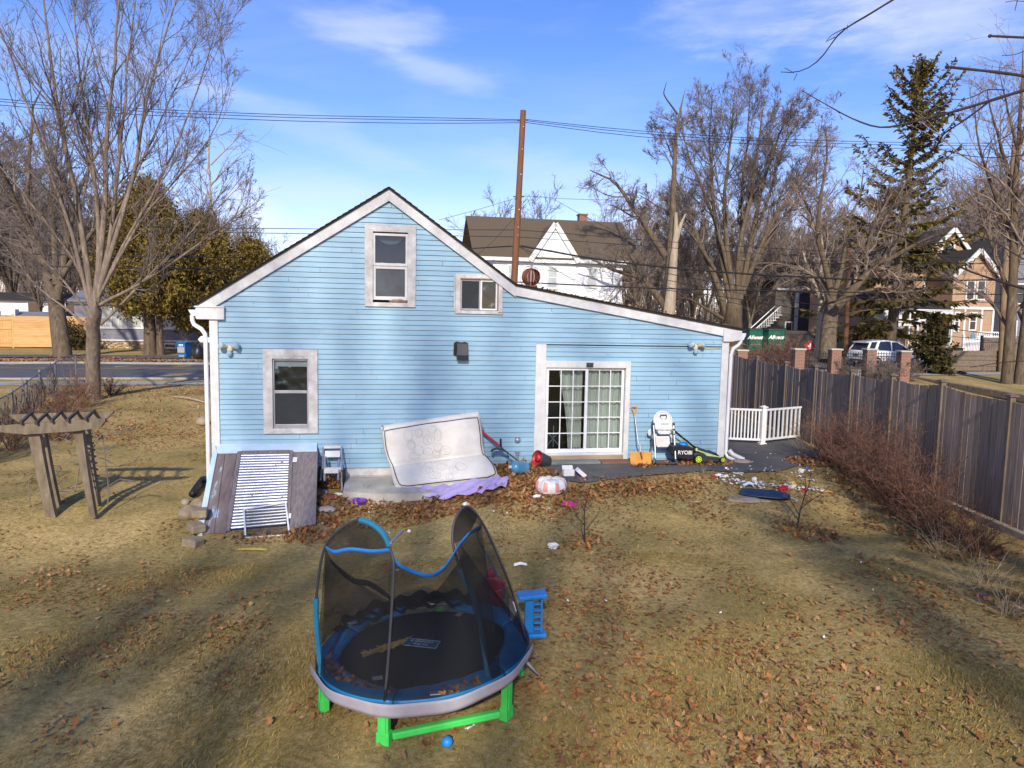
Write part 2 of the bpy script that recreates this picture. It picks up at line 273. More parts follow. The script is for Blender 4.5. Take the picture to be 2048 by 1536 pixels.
# ------------------------------------------------------------------ mesh builder
class MB:
    def __init__(s): s.v = []; s.f = []; s.mi = []
    def add(s, vs, fs, mi=0):
        o = len(s.v); s.v.extend([tuple(map(float, p)) for p in vs])
        for f in fs: s.f.append([o+i for i in f]); s.mi.append(mi)
        return s
    def box(s, c, d, R=None, mi=0):
        hx, hy, hz = d[0]/2, d[1]/2, d[2]/2
        P = [Vector((x*hx, y*hy, z*hz)) for z in (-1,1) for y in (-1,1) for x in (-1,1)]
        if R is not None: P = [R @ p for p in P]
        c = Vector(c); P = [p+c for p in P]
        return s.add(P, [(0,2,3,1),(4,5,7,6),(0,1,5,4),(2,6,7,3),(0,4,6,2),(1,3,7,5)], mi)
    def bx(s, x0, x1, y0, y1, z0, z1, mi=0):
        return s.box(((x0+x1)/2,(y0+y1)/2,(z0+z1)/2), (x1-x0,y1-y0,z1-z0), None, mi)
    def beam(s, a, b, w, h, mi=0, up=(0,0,1)):
        a = Vector(a); b = Vector(b); d = (b-a); L = d.length; d.normalize()
        u = Vector(up)
        if abs(d.dot(u)) > 0.97: u = Vector((0,1,0))
        x = d.cross(u).normalized(); z = x.cross(d).normalized()
        R = Matrix((x, d, z)).transposed()
        return s.box((a+b)/2, (w, L, h), R, mi)
    def tube(s, pts, r, n=8, mi=0, cap=True):
        pts = [Vector(p) for p in pts]; k = len(pts)
        rs = [r]*k if isinstance(r, (int, float)) else list(r)
        vs = []; ref = None
        for i, p in enumerate(pts):
            t = (pts[min(i+1,k-1)]-pts[max(i-1,0)])
            if t.length < 1e-9: t = Vector((0,0,1))
            t.normalize()
            if ref is None:
                ref = Vector((0,0,1)) if abs(t.z) < 0.9 else Vector((1,0,0))
                ref = (ref - t*ref.dot(t)).normalized()
            else:
                ref = ref - t*ref.dot(t)
                ref = ref.normalized() if ref.length > 1e-6 else t.orthogonal().normalized()
            bn = t.cross(ref)
            for j in range(n):
                a = 2*PI*j/n; vs.append(p + (ref*math.cos(a)+bn*math.sin(a))*rs[i])
        fs = []
        for i in range(k-1):
            for j in range(n):
                a = i*n+j; b = i*n+(j+1)%n; fs.append((a, b, b+n, a+n))
        if cap: fs.append(tuple(range(n-1,-1,-1))); fs.append(tuple((k-1)*n+j for j in range(n)))
        return s.add(vs, fs, mi)
    def lathe(s, prof, n=20, mat=None, mi=0, cap=True, sx=1, sy=1):
        vs = []
        for r, z in prof:
            for j in range(n):
                a = 2*PI*j/n; vs.append(Vector((r*math.cos(a)*sx, r*math.sin(a)*sy, z)))
        if mat is not None: vs = [mat @ v for v in vs]
        fs = []; k = len(prof)
        for i in range(k-1):
            for j in range(n):
                a = i*n+j; b = i*n+(j+1)%n; fs.append((a, b, b+n, a+n))
        if cap:
            if prof[0][0] > 1e-4: fs.append(tuple(range(n-1,-1,-1)))
            if prof[-1][0] > 1e-4: fs.append(tuple((k-1)*n+j for j in range(n)))
        return s.add(vs, fs, mi)
    def prism(s, poly, a, b, mi=0):
        """poly: list of 2-D points; a(p)->front 3-D point; b(p)->back 3-D point"""
        n = len(poly); vs = [a(p) for p in poly]+[b(p) for p in poly]
        fs = [tuple(range(n)), tuple(range(2*n-1, n-1, -1))]
        for i in range(n):
            j = (i+1)%n; fs.append((i, i+n, j+n, j))
        return s.add(vs, fs, mi)
    def xz(s, poly, y0, y1, mi=0): return s.prism(poly, lambda p:(p[0],y0,p[1]), lambda p:(p[0],y1,p[1]), mi)
    def yz(s, poly, x0, x1, mi=0): return s.prism(poly, lambda p:(x0,p[0],p[1]), lambda p:(x1,p[0],p[1]), mi)
    def xy(s, poly, z0, z1, mi=0): return s.prism(poly, lambda p:(p[0],p[1],z0), lambda p:(p[0],p[1],z1), mi)
    def grid(s, fn, nu, nv, mi=0):
        vs = [fn(i/nu, j/nv) for j in range(nv+1) for i in range(nu+1)]
        fs = [(j*(nu+1)+i, j*(nu+1)+i+1, (j+1)*(nu+1)+i+1, (j+1)*(nu+1)+i) for j in range(nv) for i in range(nu)]
        return s.add(vs, fs, mi)
    def blob(s, c, r, n=10, m=7, jit=0.0, mi=0, rng=None):
        rng = rng or random; vs = []; c = Vector(c)
        for i in range(m+1):
            ph = PI*i/m
            for j in range(n):
                a = 2*PI*j/n; k = 1+rng.uniform(-jit, jit)
                vs.append(c+Vector((r[0]*math.sin(ph)*math.cos(a)*k, r[1]*math.sin(ph)*math.sin(a)*k, r[2]*math.cos(ph)*k)))
        fs = [(i*n+j, (i+1)*n+j, (i+1)*n+(j+1)%n, i*n+(j+1)%n) for i in range(m) for j in range(n)]
        return s.add(vs, fs, mi)
    def build(s, name, mats, parent=None, smooth=False, bevel=0.0, sub=0, solid=0.0, world=None):
        me = bpy.data.meshes.new(name); me.from_pydata(s.v, [], s.f)
        if not isinstance(mats, (list, tuple)): mats = [mats]
        for m in mats: me.materials.append(m)
        if len(mats) > 1: me.polygons.foreach_set('material_index', s.mi)
        me.validate(); me.update()
        return link(name, me, parent, smooth, bevel, sub, solid)
def link(name, me, parent=None, smooth=False, bevel=0.0, sub=0, solid=0.0):
    o = bpy.data.objects.new(name, me); COL.objects.link(o)
    if parent is not None: o.parent = parent
    if smooth:
        me.polygons.foreach_set('use_smooth', [True]*len(me.polygons))
        if smooth is True and not sub: me.set_sharp_from_angle(angle=rad(40))
    if solid:
        md = o.modifiers.new('solid', 'SOLIDIFY'); md.thickness = solid; md.offset = 0
    if bevel:
        md = o.modifiers.new('bevel', 'BEVEL'); md.width = bevel; md.segments = 2; md.limit_method = 'ANGLE'; md.angle_limit = rad(40)
    if sub:
        md = o.modifiers.new('sub', 'SUBSURF'); md.levels = sub; md.render_levels = sub
    return o
def npmesh(name, V, Fq, mat, parent=None, smooth=False, mi=None, mats=None):
    """numpy mesh: V (n,3); Fq list of int arrays (m,k)"""
    if not isinstance(Fq, list): Fq = [Fq]
    me = bpy.data.meshes.new(name)
    nl = sum(f.size for f in Fq); nf = sum(len(f) for f in Fq)
    me.vertices.add(len(V)); me.vertices.foreach_set('co', np.ascontiguousarray(V, np.float32).ravel())
    me.loops.add(nl); me.loops.foreach_set('vertex_index', np.concatenate([f.ravel() for f in Fq]).astype(np.int32))
    me.polygons.add(nf)
    ls = []; off = 0
    for f in Fq:
        ls.append(off+np.arange(len(f))*f.shape[1]); off += f.size
    me.polygons.foreach_set('loop_start', np.concatenate(ls).astype(np.int32))
    for m in (mats or [mat]): me.materials.append(m)
    if mi is not None: me.polygons.foreach_set('material_index', mi.astype(np.int32))
    if smooth: me.polygons.foreach_set('use_smooth', np.ones(nf, bool))
    me.update(calc_edges=True); me.validate()
    o = bpy.data.objects.new(name, me); COL.objects.link(o)
    if parent is not None: o.parent = parent
    return o
def tag(o, label=None, cat=None, group=None, kind=None):
    if label: o['label'] = label
    if cat: o['category'] = cat
    if group: o['group'] = group
    if kind: o['kind'] = kind
    return o
def thing(name, label, cat, loc=(0,0,0), rz=0.0, group=None, rot=None):
    o = bpy.data.objects.new(name, None); COL.objects.link(o); o.empty_display_size = 0.2
    o.location = tuple(float(v) for v in loc); o.rotation_euler = rot if rot is not None else (0,0,rz)
    return tag(o, label, cat, group)
def dup(root, loc, rz=0.0, label=None, scale=1.0):
    r = root.copy(); COL.objects.link(r); r.location = tuple(float(v) for v in loc); r.rotation_euler = (0,0,rz); r.scale = (scale,)*3
    if label: r['label'] = label
    for ch in [c for c in bpy.data.objects if c.parent == root]:
        c = ch.copy(); COL.objects.link(c); c.parent = r
        for g in [g for g in bpy.data.objects if g.parent == ch]:
            d = g.copy(); COL.objects.link(d); d.parent = c
    return r
def text_mesh(txt, size, shear=0.0, bold=0.0):
    cu = bpy.data.curves.new('lettering', 'FONT'); cu.body = txt; cu.size = size; cu.align_x = 'CENTER'; cu.align_y = 'CENTER'
    cu.shear = shear; cu.extrude = 0.0015; cu.offset = bold
    ob = bpy.data.objects.new('lettering', cu); COL.objects.link(ob)
    dg = bpy.context.evaluated_depsgraph_get(); me = bpy.data.meshes.new_from_object(ob.evaluated_get(dg))
    bpy.data.objects.remove(ob); bpy.data.curves.remove(cu)
    return me
def lettering(name, txt, size, mat, parent, matrix, shear=0.0, bold=0.0):
    me = text_mesh(txt, size, shear, bold); me.transform(matrix); me.materials.clear(); me.materials.append(mat)
    o = bpy.data.objects.new(name, me); COL.objects.link(o); o.parent = parent
    return o
# ------------------------------------------------------------------ sky, sun
SUN_EL = rad(30); SUN_AZ_X = 0.0
world = bpy.data.worlds.new('World'); scene.world = world; world.use_nodes = True
wn = world.node_tree; bg = wn.nodes['Background']; bg.inputs['Strength'].default_value = 0.15
sky = nd(wn, 'ShaderNodeTexSky', sky_type='NISHITA'); sky.sun_disc = False
sky.sun_elevation = SUN_EL; sky.sun_rotation = PI; sky.air_density = 1.0; sky.dust_density = 0.3; sky.ozone_density = 3.0
wtc = nd(wn, 'ShaderNodeTexCoord')
def wmath(op, a, b=None, clamp=False):
    n = nd(wn, 'ShaderNodeMath', operation=op); n.use_clamp = clamp
    for i, v in enumerate((a, b)):
        if v is None: continue
        if isinstance(v, (int, float)): n.inputs[i].default_value = v
        else: wn.links.new(v, n.inputs[i])
    return n.outputs['Value']
# cirrus: streaked noise on the sky directions, gathered in a few wisps
wmp = nd(wn, 'ShaderNodeMapping'); wmp.inputs['Scale'].default_value = (2.2, 2.2, 11.0); wmp.inputs['Rotation'].default_value = (0, rad(8), 0)
wn.links.new(wtc.outputs['Generated'], wmp.inputs['Vector'])
wnz = nd(wn, 'ShaderNodeTexNoise'); wnz.inputs['Scale'].default_value = 1.6; wnz.inputs['Detail'].default_value = 8; wnz.inputs['Roughness'].default_value = 0.55; wnz.inputs['Distortion'].default_value = 0.6
wn.links.new(wmp.outputs['Vector'], wnz.inputs['Vector'])
wmr = nd(wn, 'ShaderNodeMapRange'); wmr.inputs['From Min'].default_value = 0.44; wmr.inputs['From Max'].default_value = 0.74
wn.links.new(wnz.outputs['Fac'], wmr.inputs['Value'])
wisp = wmath('MULTIPLY', wmr.outputs['Result'], 0.12)
# distorted direction for soft uneven edges
wdn = nd(wn, 'ShaderNodeTexNoise'); wdn.inputs['Scale'].default_value = 6.0; wdn.inputs['Detail'].default_value = 7; wdn.inputs['Roughness'].default_value = 0.6
wmp2 = nd(wn, 'ShaderNodeMapping'); wmp2.inputs['Scale'].default_value = (1, 1, 4.0); wn.links.new(wtc.outputs['Generated'], wmp2.inputs['Vector'])
wn.links.new(wmp2.outputs['Vector'], wdn.inputs['Vector'])
wsp = nd(wn, 'ShaderNodeSeparateXYZ'); wn.links.new(wtc.outputs['Generated'], wsp.inputs['Vector'])
WX, WZ = wsp.outputs['X'], wsp.outputs['Z']
def cloud(az, el, wa, we, tilt, amp):
    """soft elliptical cloud bank in the sky at azimuth az (deg right of north), elevation el"""
    cx = math.sin(rad(az))*math.cos(rad(el)); cz = math.sin(rad(el))
    dx = wmath('SUBTRACT', WX, cx); dz = wmath('SUBTRACT', WZ, cz)
    c, s = math.cos(tilt), math.sin(tilt)
    a = wmath('ADD', wmath('MULTIPLY', dx, c), wmath('MULTIPLY', dz, s)); b = wmath('SUBTRACT', wmath('MULTIPLY', dz, c), wmath('MULTIPLY', dx, s))
    a = wmath('DIVIDE', a, math.sin(rad(wa))); b = wmath('DIVIDE', b, math.sin(rad(we)))
    d = wmath('SQRT', wmath('ADD', wmath('MULTIPLY', a, a), wmath('MULTIPLY', b, b)))
    d = wmath('ADD', d, wmath('MULTIPLY', wmath('SUBTRACT', wdn.outputs['Fac'], 0.5), 2.6))
    mr = nd(wn, 'ShaderNodeMapRange', interpolation_type='SMOOTHSTEP'); mr.inputs['From Min'].default_value = 1.15; mr.inputs['From Max'].default_value = 0.0
    mr.inputs['To Min'].default_value = 0; mr.inputs['To Max'].default_value = amp*0.62
    wn.links.new(d, mr.inputs['Value']); return mr.outputs['Result']
acc = wisp
for c in [(-11, 20.5, 6, 1.6, 0.05, 0.65), (-6.5, 18.2, 5, 1.3, -0.15, 0.5), (0, 24.5, 9, 1.6, 0.0, 0.6), (-14, 13, 12, 1.4, -0.28, 0.30), (3, 11, 13, 2.0, -0.22, 0.35),
          (18, 21.5, 9, 2.2, -0.1, 0.55), (31, 21.5, 11, 5.0, 0.12, 0.8), (22, 24.5, 14, 2.0, 0.05, 0.5), (-16, 9, 9, 1.6, 0.0, 0.3), (4, 7, 18, 2.0, -0.05, 0.25), (20, 6, 16, 3.0, 0, 0.3), (-19.5, 7.4, 2.6, 1.6, -0.35, 1.1), (-30, 16, 8, 3, 0.1, 0.25)]:
    acc = wmath('ADD', acc, cloud(*c))
# whitish air near the horizon
wel = nd(wn, 'ShaderNodeMapRange', interpolation_type='SMOOTHSTEP'); wel.inputs['From Min'].default_value = 0.30; wel.inputs['From Max'].default_value = 0.0
wel.inputs['To Max'].default_value = 0.12
wn.links.new(WZ, wel.inputs['Value'])
acc = wmath('ADD', acc, wel.outputs['Result'], True)
acc = wmath('MINIMUM', acc, 0.92)
whs = nd(wn, 'ShaderNodeHueSaturation'); whs.inputs['Saturation'].default_value = 1.25; whs.inputs['Value'].default_value = 1.0; whs.inputs['Hue'].default_value = 0.505
wn.links.new(sky.outputs['Color'], whs.inputs['Color'])
wmix = nd(wn, 'ShaderNodeMixRGB'); wmix.inputs['Color2'].default_value = (3.1, 3.25, 3.8, 1)
wtint = nd(wn, 'ShaderNodeMixRGB', blend_type='MULTIPLY'); wtint.inputs['Fac'].default_value = 1.0; wtint.inputs['Color2'].default_value = (0.74, 0.59, 0.70, 1)
wn.links.new(whs.outputs['Color'], wtint.inputs['Color1'])
wn.links.new(acc, wmix.inputs['Fac']); wn.links.new(wtint.outputs['Color'], wmix.inputs['Color1'])
wn.links.new(wmix.outputs['Color'], bg.inputs['Color'])

sl = bpy.data.lights.new('sun', 'SUN'); so = bpy.data.objects.new('sun', sl); COL.objects.link(so)
sl.energy = 2.6; sl.angle = rad(1.5); sl.color = (1.0, 0.92, 0.79)
so.rotation_euler = (PI/2 - SUN_EL, 0, rad(-2.5)); so.location = (0, -30, 30)
vs = scene.view_settings; vs.view_transform = 'Standard'; vs.look = 'None'; vs.exposure = 1.0; vs.gamma = 1.0

# ------------------------------------------------------------------ ground
def axis(pts):
    out = []
    for (a, b, st) in pts: out += list(np.arange(a, b, st))
    return np.array(out + [pts[-1][1]])
def lawnmat():
    m, nt, b, o = newmat('winter_lawn'); b.inputs['Roughness'].default_value = 0.95; b.inputs['Specular IOR Level'].default_value = 0.1
    tc = nd(nt, 'ShaderNodeTexCoord')
    n1 = nd(nt, 'ShaderNodeTexNoise'); n1.inputs['Scale'].default_value = 0.55; n1.inputs['Detail'].default_value = 6; n1.inputs['Roughness'].default_value = 0.65
    n2 = nd(nt, 'ShaderNodeTexNoise'); n2.inputs['Scale'].default_value = 14; n2.inputs['Detail'].default_value = 10; n2.inputs['Roughness'].default_value = 0.8
    nt.links.new(tc.outputs['Object'], n1.inputs['Vector']); nt.links.new(tc.outputs['Object'], n2.inputs['Vector'])
    c1 = nd(nt, 'ShaderNodeValToRGB'); c1.color_ramp.elements[0].position = 0.35; c1.color_ramp.elements[0].color = (0.29,0.235,0.095,1)
    c1.color_ramp.elements[1].position = 0.66; c1.color_ramp.elements[1].color = (0.55,0.41,0.185,1)
    e = c1.color_ramp.elements.new(0.5); e.color = (0.43,0.325,0.137,1)
    c2 = nd(nt, 'ShaderNodeValToRGB'); c2.color_ramp.elements[0].position = 0.3; c2.color_ramp.elements[0].color = (0.30,0.28,0.25,1)
    c2.color_ramp.elements[1].position = 0.7; c2.color_ramp.elements[1].color = (1.35,1.3,1.2,1)
    nt.links.new(n1.outputs['Fac'], c1.inputs['Fac']); nt.links.new(n2.outputs['Fac'], c2.inputs['Fac'])
    mx = nd(nt, 'ShaderNodeMixRGB', blend_type='MULTIPLY'); mx.inputs['Fac'].default_value = 1
    nt.links.new(c1.outputs['Color'], mx.inputs['Color1']); nt.links.new(c2.outputs['Color'], mx.inputs['Color2'])
    nt.links.new(mx.outputs['Color'], b.inputs['Base Color'])
    bp = nd(nt, 'ShaderNodeBump'); bp.inputs['Strength'].default_value = 0.7; bp.inputs['Distance'].default_value = 0.03
    nt.links.new(n2.outputs['Fac'], bp.inputs['Height']); nt.links.new(bp.outputs['Normal'], b.inputs['Normal'])
    return m
M['lawn'] = lawnmat()
def terr2(x, y):
    return terr(x, y) + 0.45*sm(x, 4, 18)*sm(y, 30, 42)
gx = axis([(-700,-120,58),(-120,-40,4),(-40,-12,1),(-12,12,0.22),(12,50,1),(50,130,4),(130,700,57)])
gy = axis([(-120,-10,5),(-10,3,1),(3,19,0.22),(19,60,1),(60,140,4),(140,1400,60)])
GX, GY = np.meshgrid(gx, gy)
GZ = terr2(GX, GY)
V = np.stack([GX, GY, GZ], -1).reshape(-1, 3); nx, ny = len(gx), len(gy)
ii, jj = np.meshgrid(np.arange(nx-1), np.arange(ny-1)); q = (jj*nx+ii).ravel()
ground = npmesh('ground', V, np.stack([q, q+1, q+nx+1, q+nx], 1), M['lawn'], smooth=True); tag(ground, kind='structure')

# road frame: along the street that passes behind the house
RO = np.array([-18.85, 32.75]); RA = rad(13.5); RD = np.array([math.cos(RA), math.sin(RA)]); RN = np.array([-math.sin(RA), math.cos(RA)])
def rpt(s, t, dz=0.0):
    p = RO + RD*s + RN*t; return (p[0], p[1], float(terr2(p[0], p[1]))+dz)
def roff(px, py):
    p = G(px, py)[:2] - RO; return float(p @ RN)
def ribbon(name, t0, t1, dz, mat, s0=-140, s1=160, st=4.0, thick=0.0, nt_=4, tagit=True):
    b = MB(); n = int((s1-s0)/st)
    if thick:
        prof = [(t0, -0.1), (t0, dz), (t1, dz), (t1, -0.1)]
    else: prof = [(t0+(t1-t0)*k/nt_, dz) for k in range(nt_+1)]
    k = len(prof); vs = []; fs = []
    for i in range(n+1):
        for (t, z) in prof: vs.append(rpt(s0+(s1-s0)*i/n, t, z))
    for i in range(n):
        for j in range(k-1): fs.append((i*k+j, (i+1)*k+j, (i+1)*k+j+1, i*k+j+1))
    b.add(vs, fs); o = b.build(name, mat)
    if tagit: tag(o, kind='structure')
    return o
RW = roff(200, 728.5)
ribbon('road', 0.0, RW, 0.02, M['road'])
tc_ = roff(200, 737.5)
ribbon('road_line', tc_-0.16, tc_-0.06, 0.026, M['yellow'], nt_=1); ribbon('road_line', tc_+0.06, tc_+0.16, 0.026, M['yellow'], nt_=1)
ribbon('kerb', RW, RW+0.18, 0.13, M['walk'], thick=1); ribbon('kerb', -0.16, 0.0, 0.07, M['walk'], thick=1)
s_n0, s_n1 = roff(200, 771), roff(200, 764)
ribbon('sidewalk', s_n0, s_n1, 0.03, M['walk'])
ribbon('sidewalk', RW+2.2, RW+3.5, 0.06, M['walk'])
ribbon('driveway', RW+5.2, RW+8.2, 0.05, M['asphalt'], s0=-60, s1=12)

# asphalt path round the back of the house and out through the railing to the drive
apx = [(1092,938),(1112,962),(1170,968),(1250,957),(1420,943),(1480,947),(1560,944),(1625,925),(1652,912)]
poly = [GT(*p)[:2] for p in apx]
poly += [np.array([8.0,19.5]), np.array([7.9,24.0]), np.array([6.5,32.0]), np.array([2.0,33.0]), HW(4.35,-6.5)[:2], HW(4.35,-0.3)[:2], HW(4.2,0.03)[:2], HW(-0.1,0.03)[:2]]
from mathutils.geometry import tessellate_polygon
bmv = [Vector((p[0], p[1], 0)) for p in poly]
import bmesh
bm = bmesh.new(); bvs = [bm.verts.new(v) for v in bmv]; bm.faces.new(bvs)
bmesh.ops.triangulate(bm, faces=bm.faces[:])
for _ in range(4): bmesh.ops.subdivide_edges(bm, edges=[e for e in bm.edges if e.calc_length() > 0.6], cuts=1)
bmesh.ops.triangulate(bm, faces=bm.faces[:])
for v in bm.verts: v.co.z = float(terr2(v.co.x, v.co.y)) + 0.028
bm.normal_update()
me = bpy.data.meshes.new('asphalt_path'); bm.to_mesh(me); bm.free(); me.materials.append(M['asphalt'])
if me.polygons[0].normal.z < 0: me.flip_normals()
tag(link('asphalt_path', me), kind='structure')

# concrete slab by the cellar way
b = MB(); sp = [(686,1000),(758,1007),(862,998),(935,985),(1000,968)]
fr = []
for p in sp:
    g = GT(*p); u_, w_ = uw(g[0], g[1]); fr.append((u_, w_))
vs = []
for (u_, w_) in fr: vs += [HW(u_, 0.0, -0.235), HW(u_, w_, -0.30+0.10*(u_+4.3)/3.5), HW(u_, w_, -0.62)]
fs = []
for i in range(len(fr)-1):
    a = i*3; c = a+3; fs += [(a, a+1, c+1, c), (a+1, a+2, c+2, c+1)]
b.add(vs, fs); b.add([vs[0], vs[1], vs[2], HW(fr[0][0], 0, -0.6)], [(0,1,2,3)])
tag(b.build('concrete_slab', M['concrete']), kind='structure')

# ------------------------------------------------------------------ the blue house
HOUSE = thing('blue_house', 'light blue clapboard house with asymmetric gable roof and white trim', 'house', HO, YAW)
def loc(px, py, w=0.0):
    u_, z_ = F(px, py, -w); return Vector((u_, -w, z_))
E_, P_, K_, R_ = (-7.42,3.40), (-3.54,5.93), (-0.80,3.99), (4.56,3.10)
def roofz(u):
    if u <= P_[0]: a, b = E_, P_
    elif u <= K_[0]: a, b = P_, K_
    else: a, b = K_, R_
    return a[1]+(b[1]-a[1])*(u-a[0])/(b[0]-a[0])
UL, UR, ZB = -7.16, 4.27, -0.06
def wall_x(z):
    """left/right limit of the wall at height z (just under the roof)"""
    d = 0.10
    xl = UL if z <= roofz(UL)-d else E_[0]+(z+d-E_[1])*(P_[0]-E_[0])/(P_[1]-E_[1])
    zr = z+d
    if zr <= roofz(UR): xr = UR
    elif zr <= K_[1]: xr = R_[0]+(zr-R_[1])*(K_[0]-R_[0])/(K_[1]-R_[1])
    else: xr = K_[0]+(zr-K_[1])*(P_[0]-K_[0])/(P_[1]-K_[1])
    return xl, xr
def rect(x0, y0, x1, y1):
    a = loc(x0, y0); b2 = loc(x1, y1); return (a.x, b2.x, b2.z, a.z)      # u0,u1,z0,z1
OP_UP = rect(746, 463, 815, 606); OP_LO = rect(545, 717, 618, 856); OP_SM = rect(921, 556, 996, 622); OP_DR = rect(1092, 735, 1245, 906)
OPEN = [OP_UP, OP_LO, OP_SM, OP_DR]
e = 0.107; GAP = 0.0105; b = MB(); rs = random.Random(3)
z = ZB
while z < 5.83:
    z1 = min(z+e, 5.835)
    cuts = sorted({z, z1, z+GAP} | {v for o in OPEN for v in (o[2], o[3]) if z+0.002 < v < z1-0.002})
    joints = []; x = UL + rs.uniform(0.8, 4)
    while x < UR: joints.append(x); x += rs.uniform(2.2, 4.8)
    for za, zb in zip(cuts[:-1], cuts[1:]):
        if zb-za < 1e-4: continue
        xa, xb = wall_x(za), wall_x(zb)
        if xa[1]-xa[0] < 0.02: continue
        blk = sorted([(o[0], o[1]) for o in OPEN if o[2] < (za+zb)/2 < o[3]])
        segs = []; cur = xa[0]
        for (c0, c1) in blk: segs.append((cur, c0)); cur = c1
        segs.append((cur, xa[1]))
        for (s0, s1) in segs:
            cs = [s0]+[j for j in joints if s0+0.05 < j < s1-0.05]+[s1]
            for p0, p1 in zip(cs[:-1], cs[1:]):
                if p1-p0 < 0.005: continue
                q0 = xb[0] if abs(p0-xa[0]) < 1e-6 else p0
                q1 = xb[1] if abs(p1-xa[1]) < 1e-6 else p1
                if q1-q0 < 0.001: q1 = q0+0.001
                if zb <= z+GAP+1e-6:
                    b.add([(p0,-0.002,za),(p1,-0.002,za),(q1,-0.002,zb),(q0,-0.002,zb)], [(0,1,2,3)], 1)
                else:
                    def yy(zz): return -0.018+0.014*(zz-z-GAP)/(e-GAP)
                    g = 0.0028
                    b.add([(p0+g,yy(za),za),(p1-g,yy(za),za),(q1-g,yy(zb),zb),(q0+g,yy(zb),zb)], [(0,1,2,3)], 0)
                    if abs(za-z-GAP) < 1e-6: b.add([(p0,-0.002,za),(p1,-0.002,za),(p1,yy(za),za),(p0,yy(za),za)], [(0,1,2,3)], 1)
    z += e
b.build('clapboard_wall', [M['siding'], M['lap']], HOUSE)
DEP = 9.0
b = MB()   # side and back walls, dark inner lining
b.bx(UL, UL+0.02, 0.02, DEP, -0.7, roofz(UL)-0.1); b.bx(UR-0.02, UR, 0.02, DEP, -0.3, roofz(UR)-0.12)
b.xz([(UL+0.02,-0.5),(UR-0.02,-0.5),(UR-0.02,roofz(UR)-0.12),(K_[0],K_[1]-0.14),(P_[0],P_[1]-0.14),(UL+0.02,roofz(UL)-0.12)], DEP-0.02, DEP)
b.build('wall', M['siding'], HOUSE)
b = MB(); b.bx(UL+0.03, UR-0.03, 0.0, 0.25, -0.75, ZB-0.002)
b.build('foundation', M['concrete'], HOUSE, bevel=0.01)
b = MB(); b.bx(-5.0, -0.35, -0.022, -0.004, ZB-0.16, ZB-0.002); b.build('skirting_board', M['worn'], HOUSE)
b = MB(); b.bx(-5.0, -1.4, -0.05, -0.001, -0.5, ZB-0.163); b.build('foundation_ledge', M['concrete'], HOUSE, bevel=0.01)
for (x0, x1, z0, z1) in ((UL-0.005, -7.0, -0.70, 3.11), (4.10, UR+0.005, -0.1, roofz(4.2)-0.22), (-0.31, -0.075, -0.02, 2.68)):
    b = MB(); b.bx(x0, x1, -0.045, 0.10 if x0 < -7 or x1 > 4.2 else -0.001, z0, z1); b.build('corner_board', M['white'], HOUSE, bevel=0.006)
b = MB(); b.bx(-0.31, 4.10, -0.030, -0.020, 2.665, 2.685); b.build('black_strip', M['black'], HOUSE)  # thin black strip across the siding right of the door board
# rake boards
def slope_piece(bld, a, c, d0, d1, y0, y1, mi=0, e0=0.0, e1=0.0):
    a = Vector((a[0], 0, a[1])); c = Vector((c[0], 0, c[1]))
    dv = (c-a).normalized(); a = a-dv*e0; c = c+dv*e1
    pts = [(a.x, a.z-d1), (c.x, c.z-d1), (c.x, c.z-d0), (a.x, a.z-d0)]
    bld.xz(pts, y0, y1, mi)
for a, c in ((E_, P_), (P_, K_), (K_, R_)):
    b = MB(); slope_piece(b, a, c, 0.045, 0.285 if a != K_ else 0.25, -0.075, -0.03); b.build('rake_board', M['rake'], HOUSE, bevel=0.005)
# roof: sheathing plus shingle courses
b = MB()
for a, c in ((E_, P_), (P_, K_), (K_, R_)):
    slope_piece(b, a, c, 0.0, 0.05, -0.10, DEP+0.1, 0, 0.06 if a == E_ else 0.0, 0.06 if c == R_ else 0.0)
    n = int((Vector(c)-Vector(a)).length/0.14)
    up = a if a[1] > c[1] else c; dn = c if a[1] > c[1] else a
    for k in range(n):
        t0 = k/n; t1 = (k+1.05)/n
        p = (up[0]+(dn[0]-up[0])*t0, up[1]+(dn[1]-up[1])*t0); q2 = (up[0]+(dn[0]-up[0])*t1, up[1]+(dn[1]-up[1])*t1)
        y = -0.125
        while y < DEP:
            L = rs.uniform(0.9, 1.1)
            b.add([(p[0], y, p[1]+0.004), (p[0], y+L-0.012, p[1]+0.004), (q2[0], y+L-0.012, q2[1]+0.018), (q2[0], y, q2[1]+0.018),
                   (q2[0], y, q2[1]), (q2[0], y+L-0.012, q2[1]), (p[0], y, p[1]-0.01)], [(0,1,2,3), (3,2,5,4), (0,3,4,6)], 0); y += L
ROOF = b.build('roof', M['shingle_dark'], HOUSE)
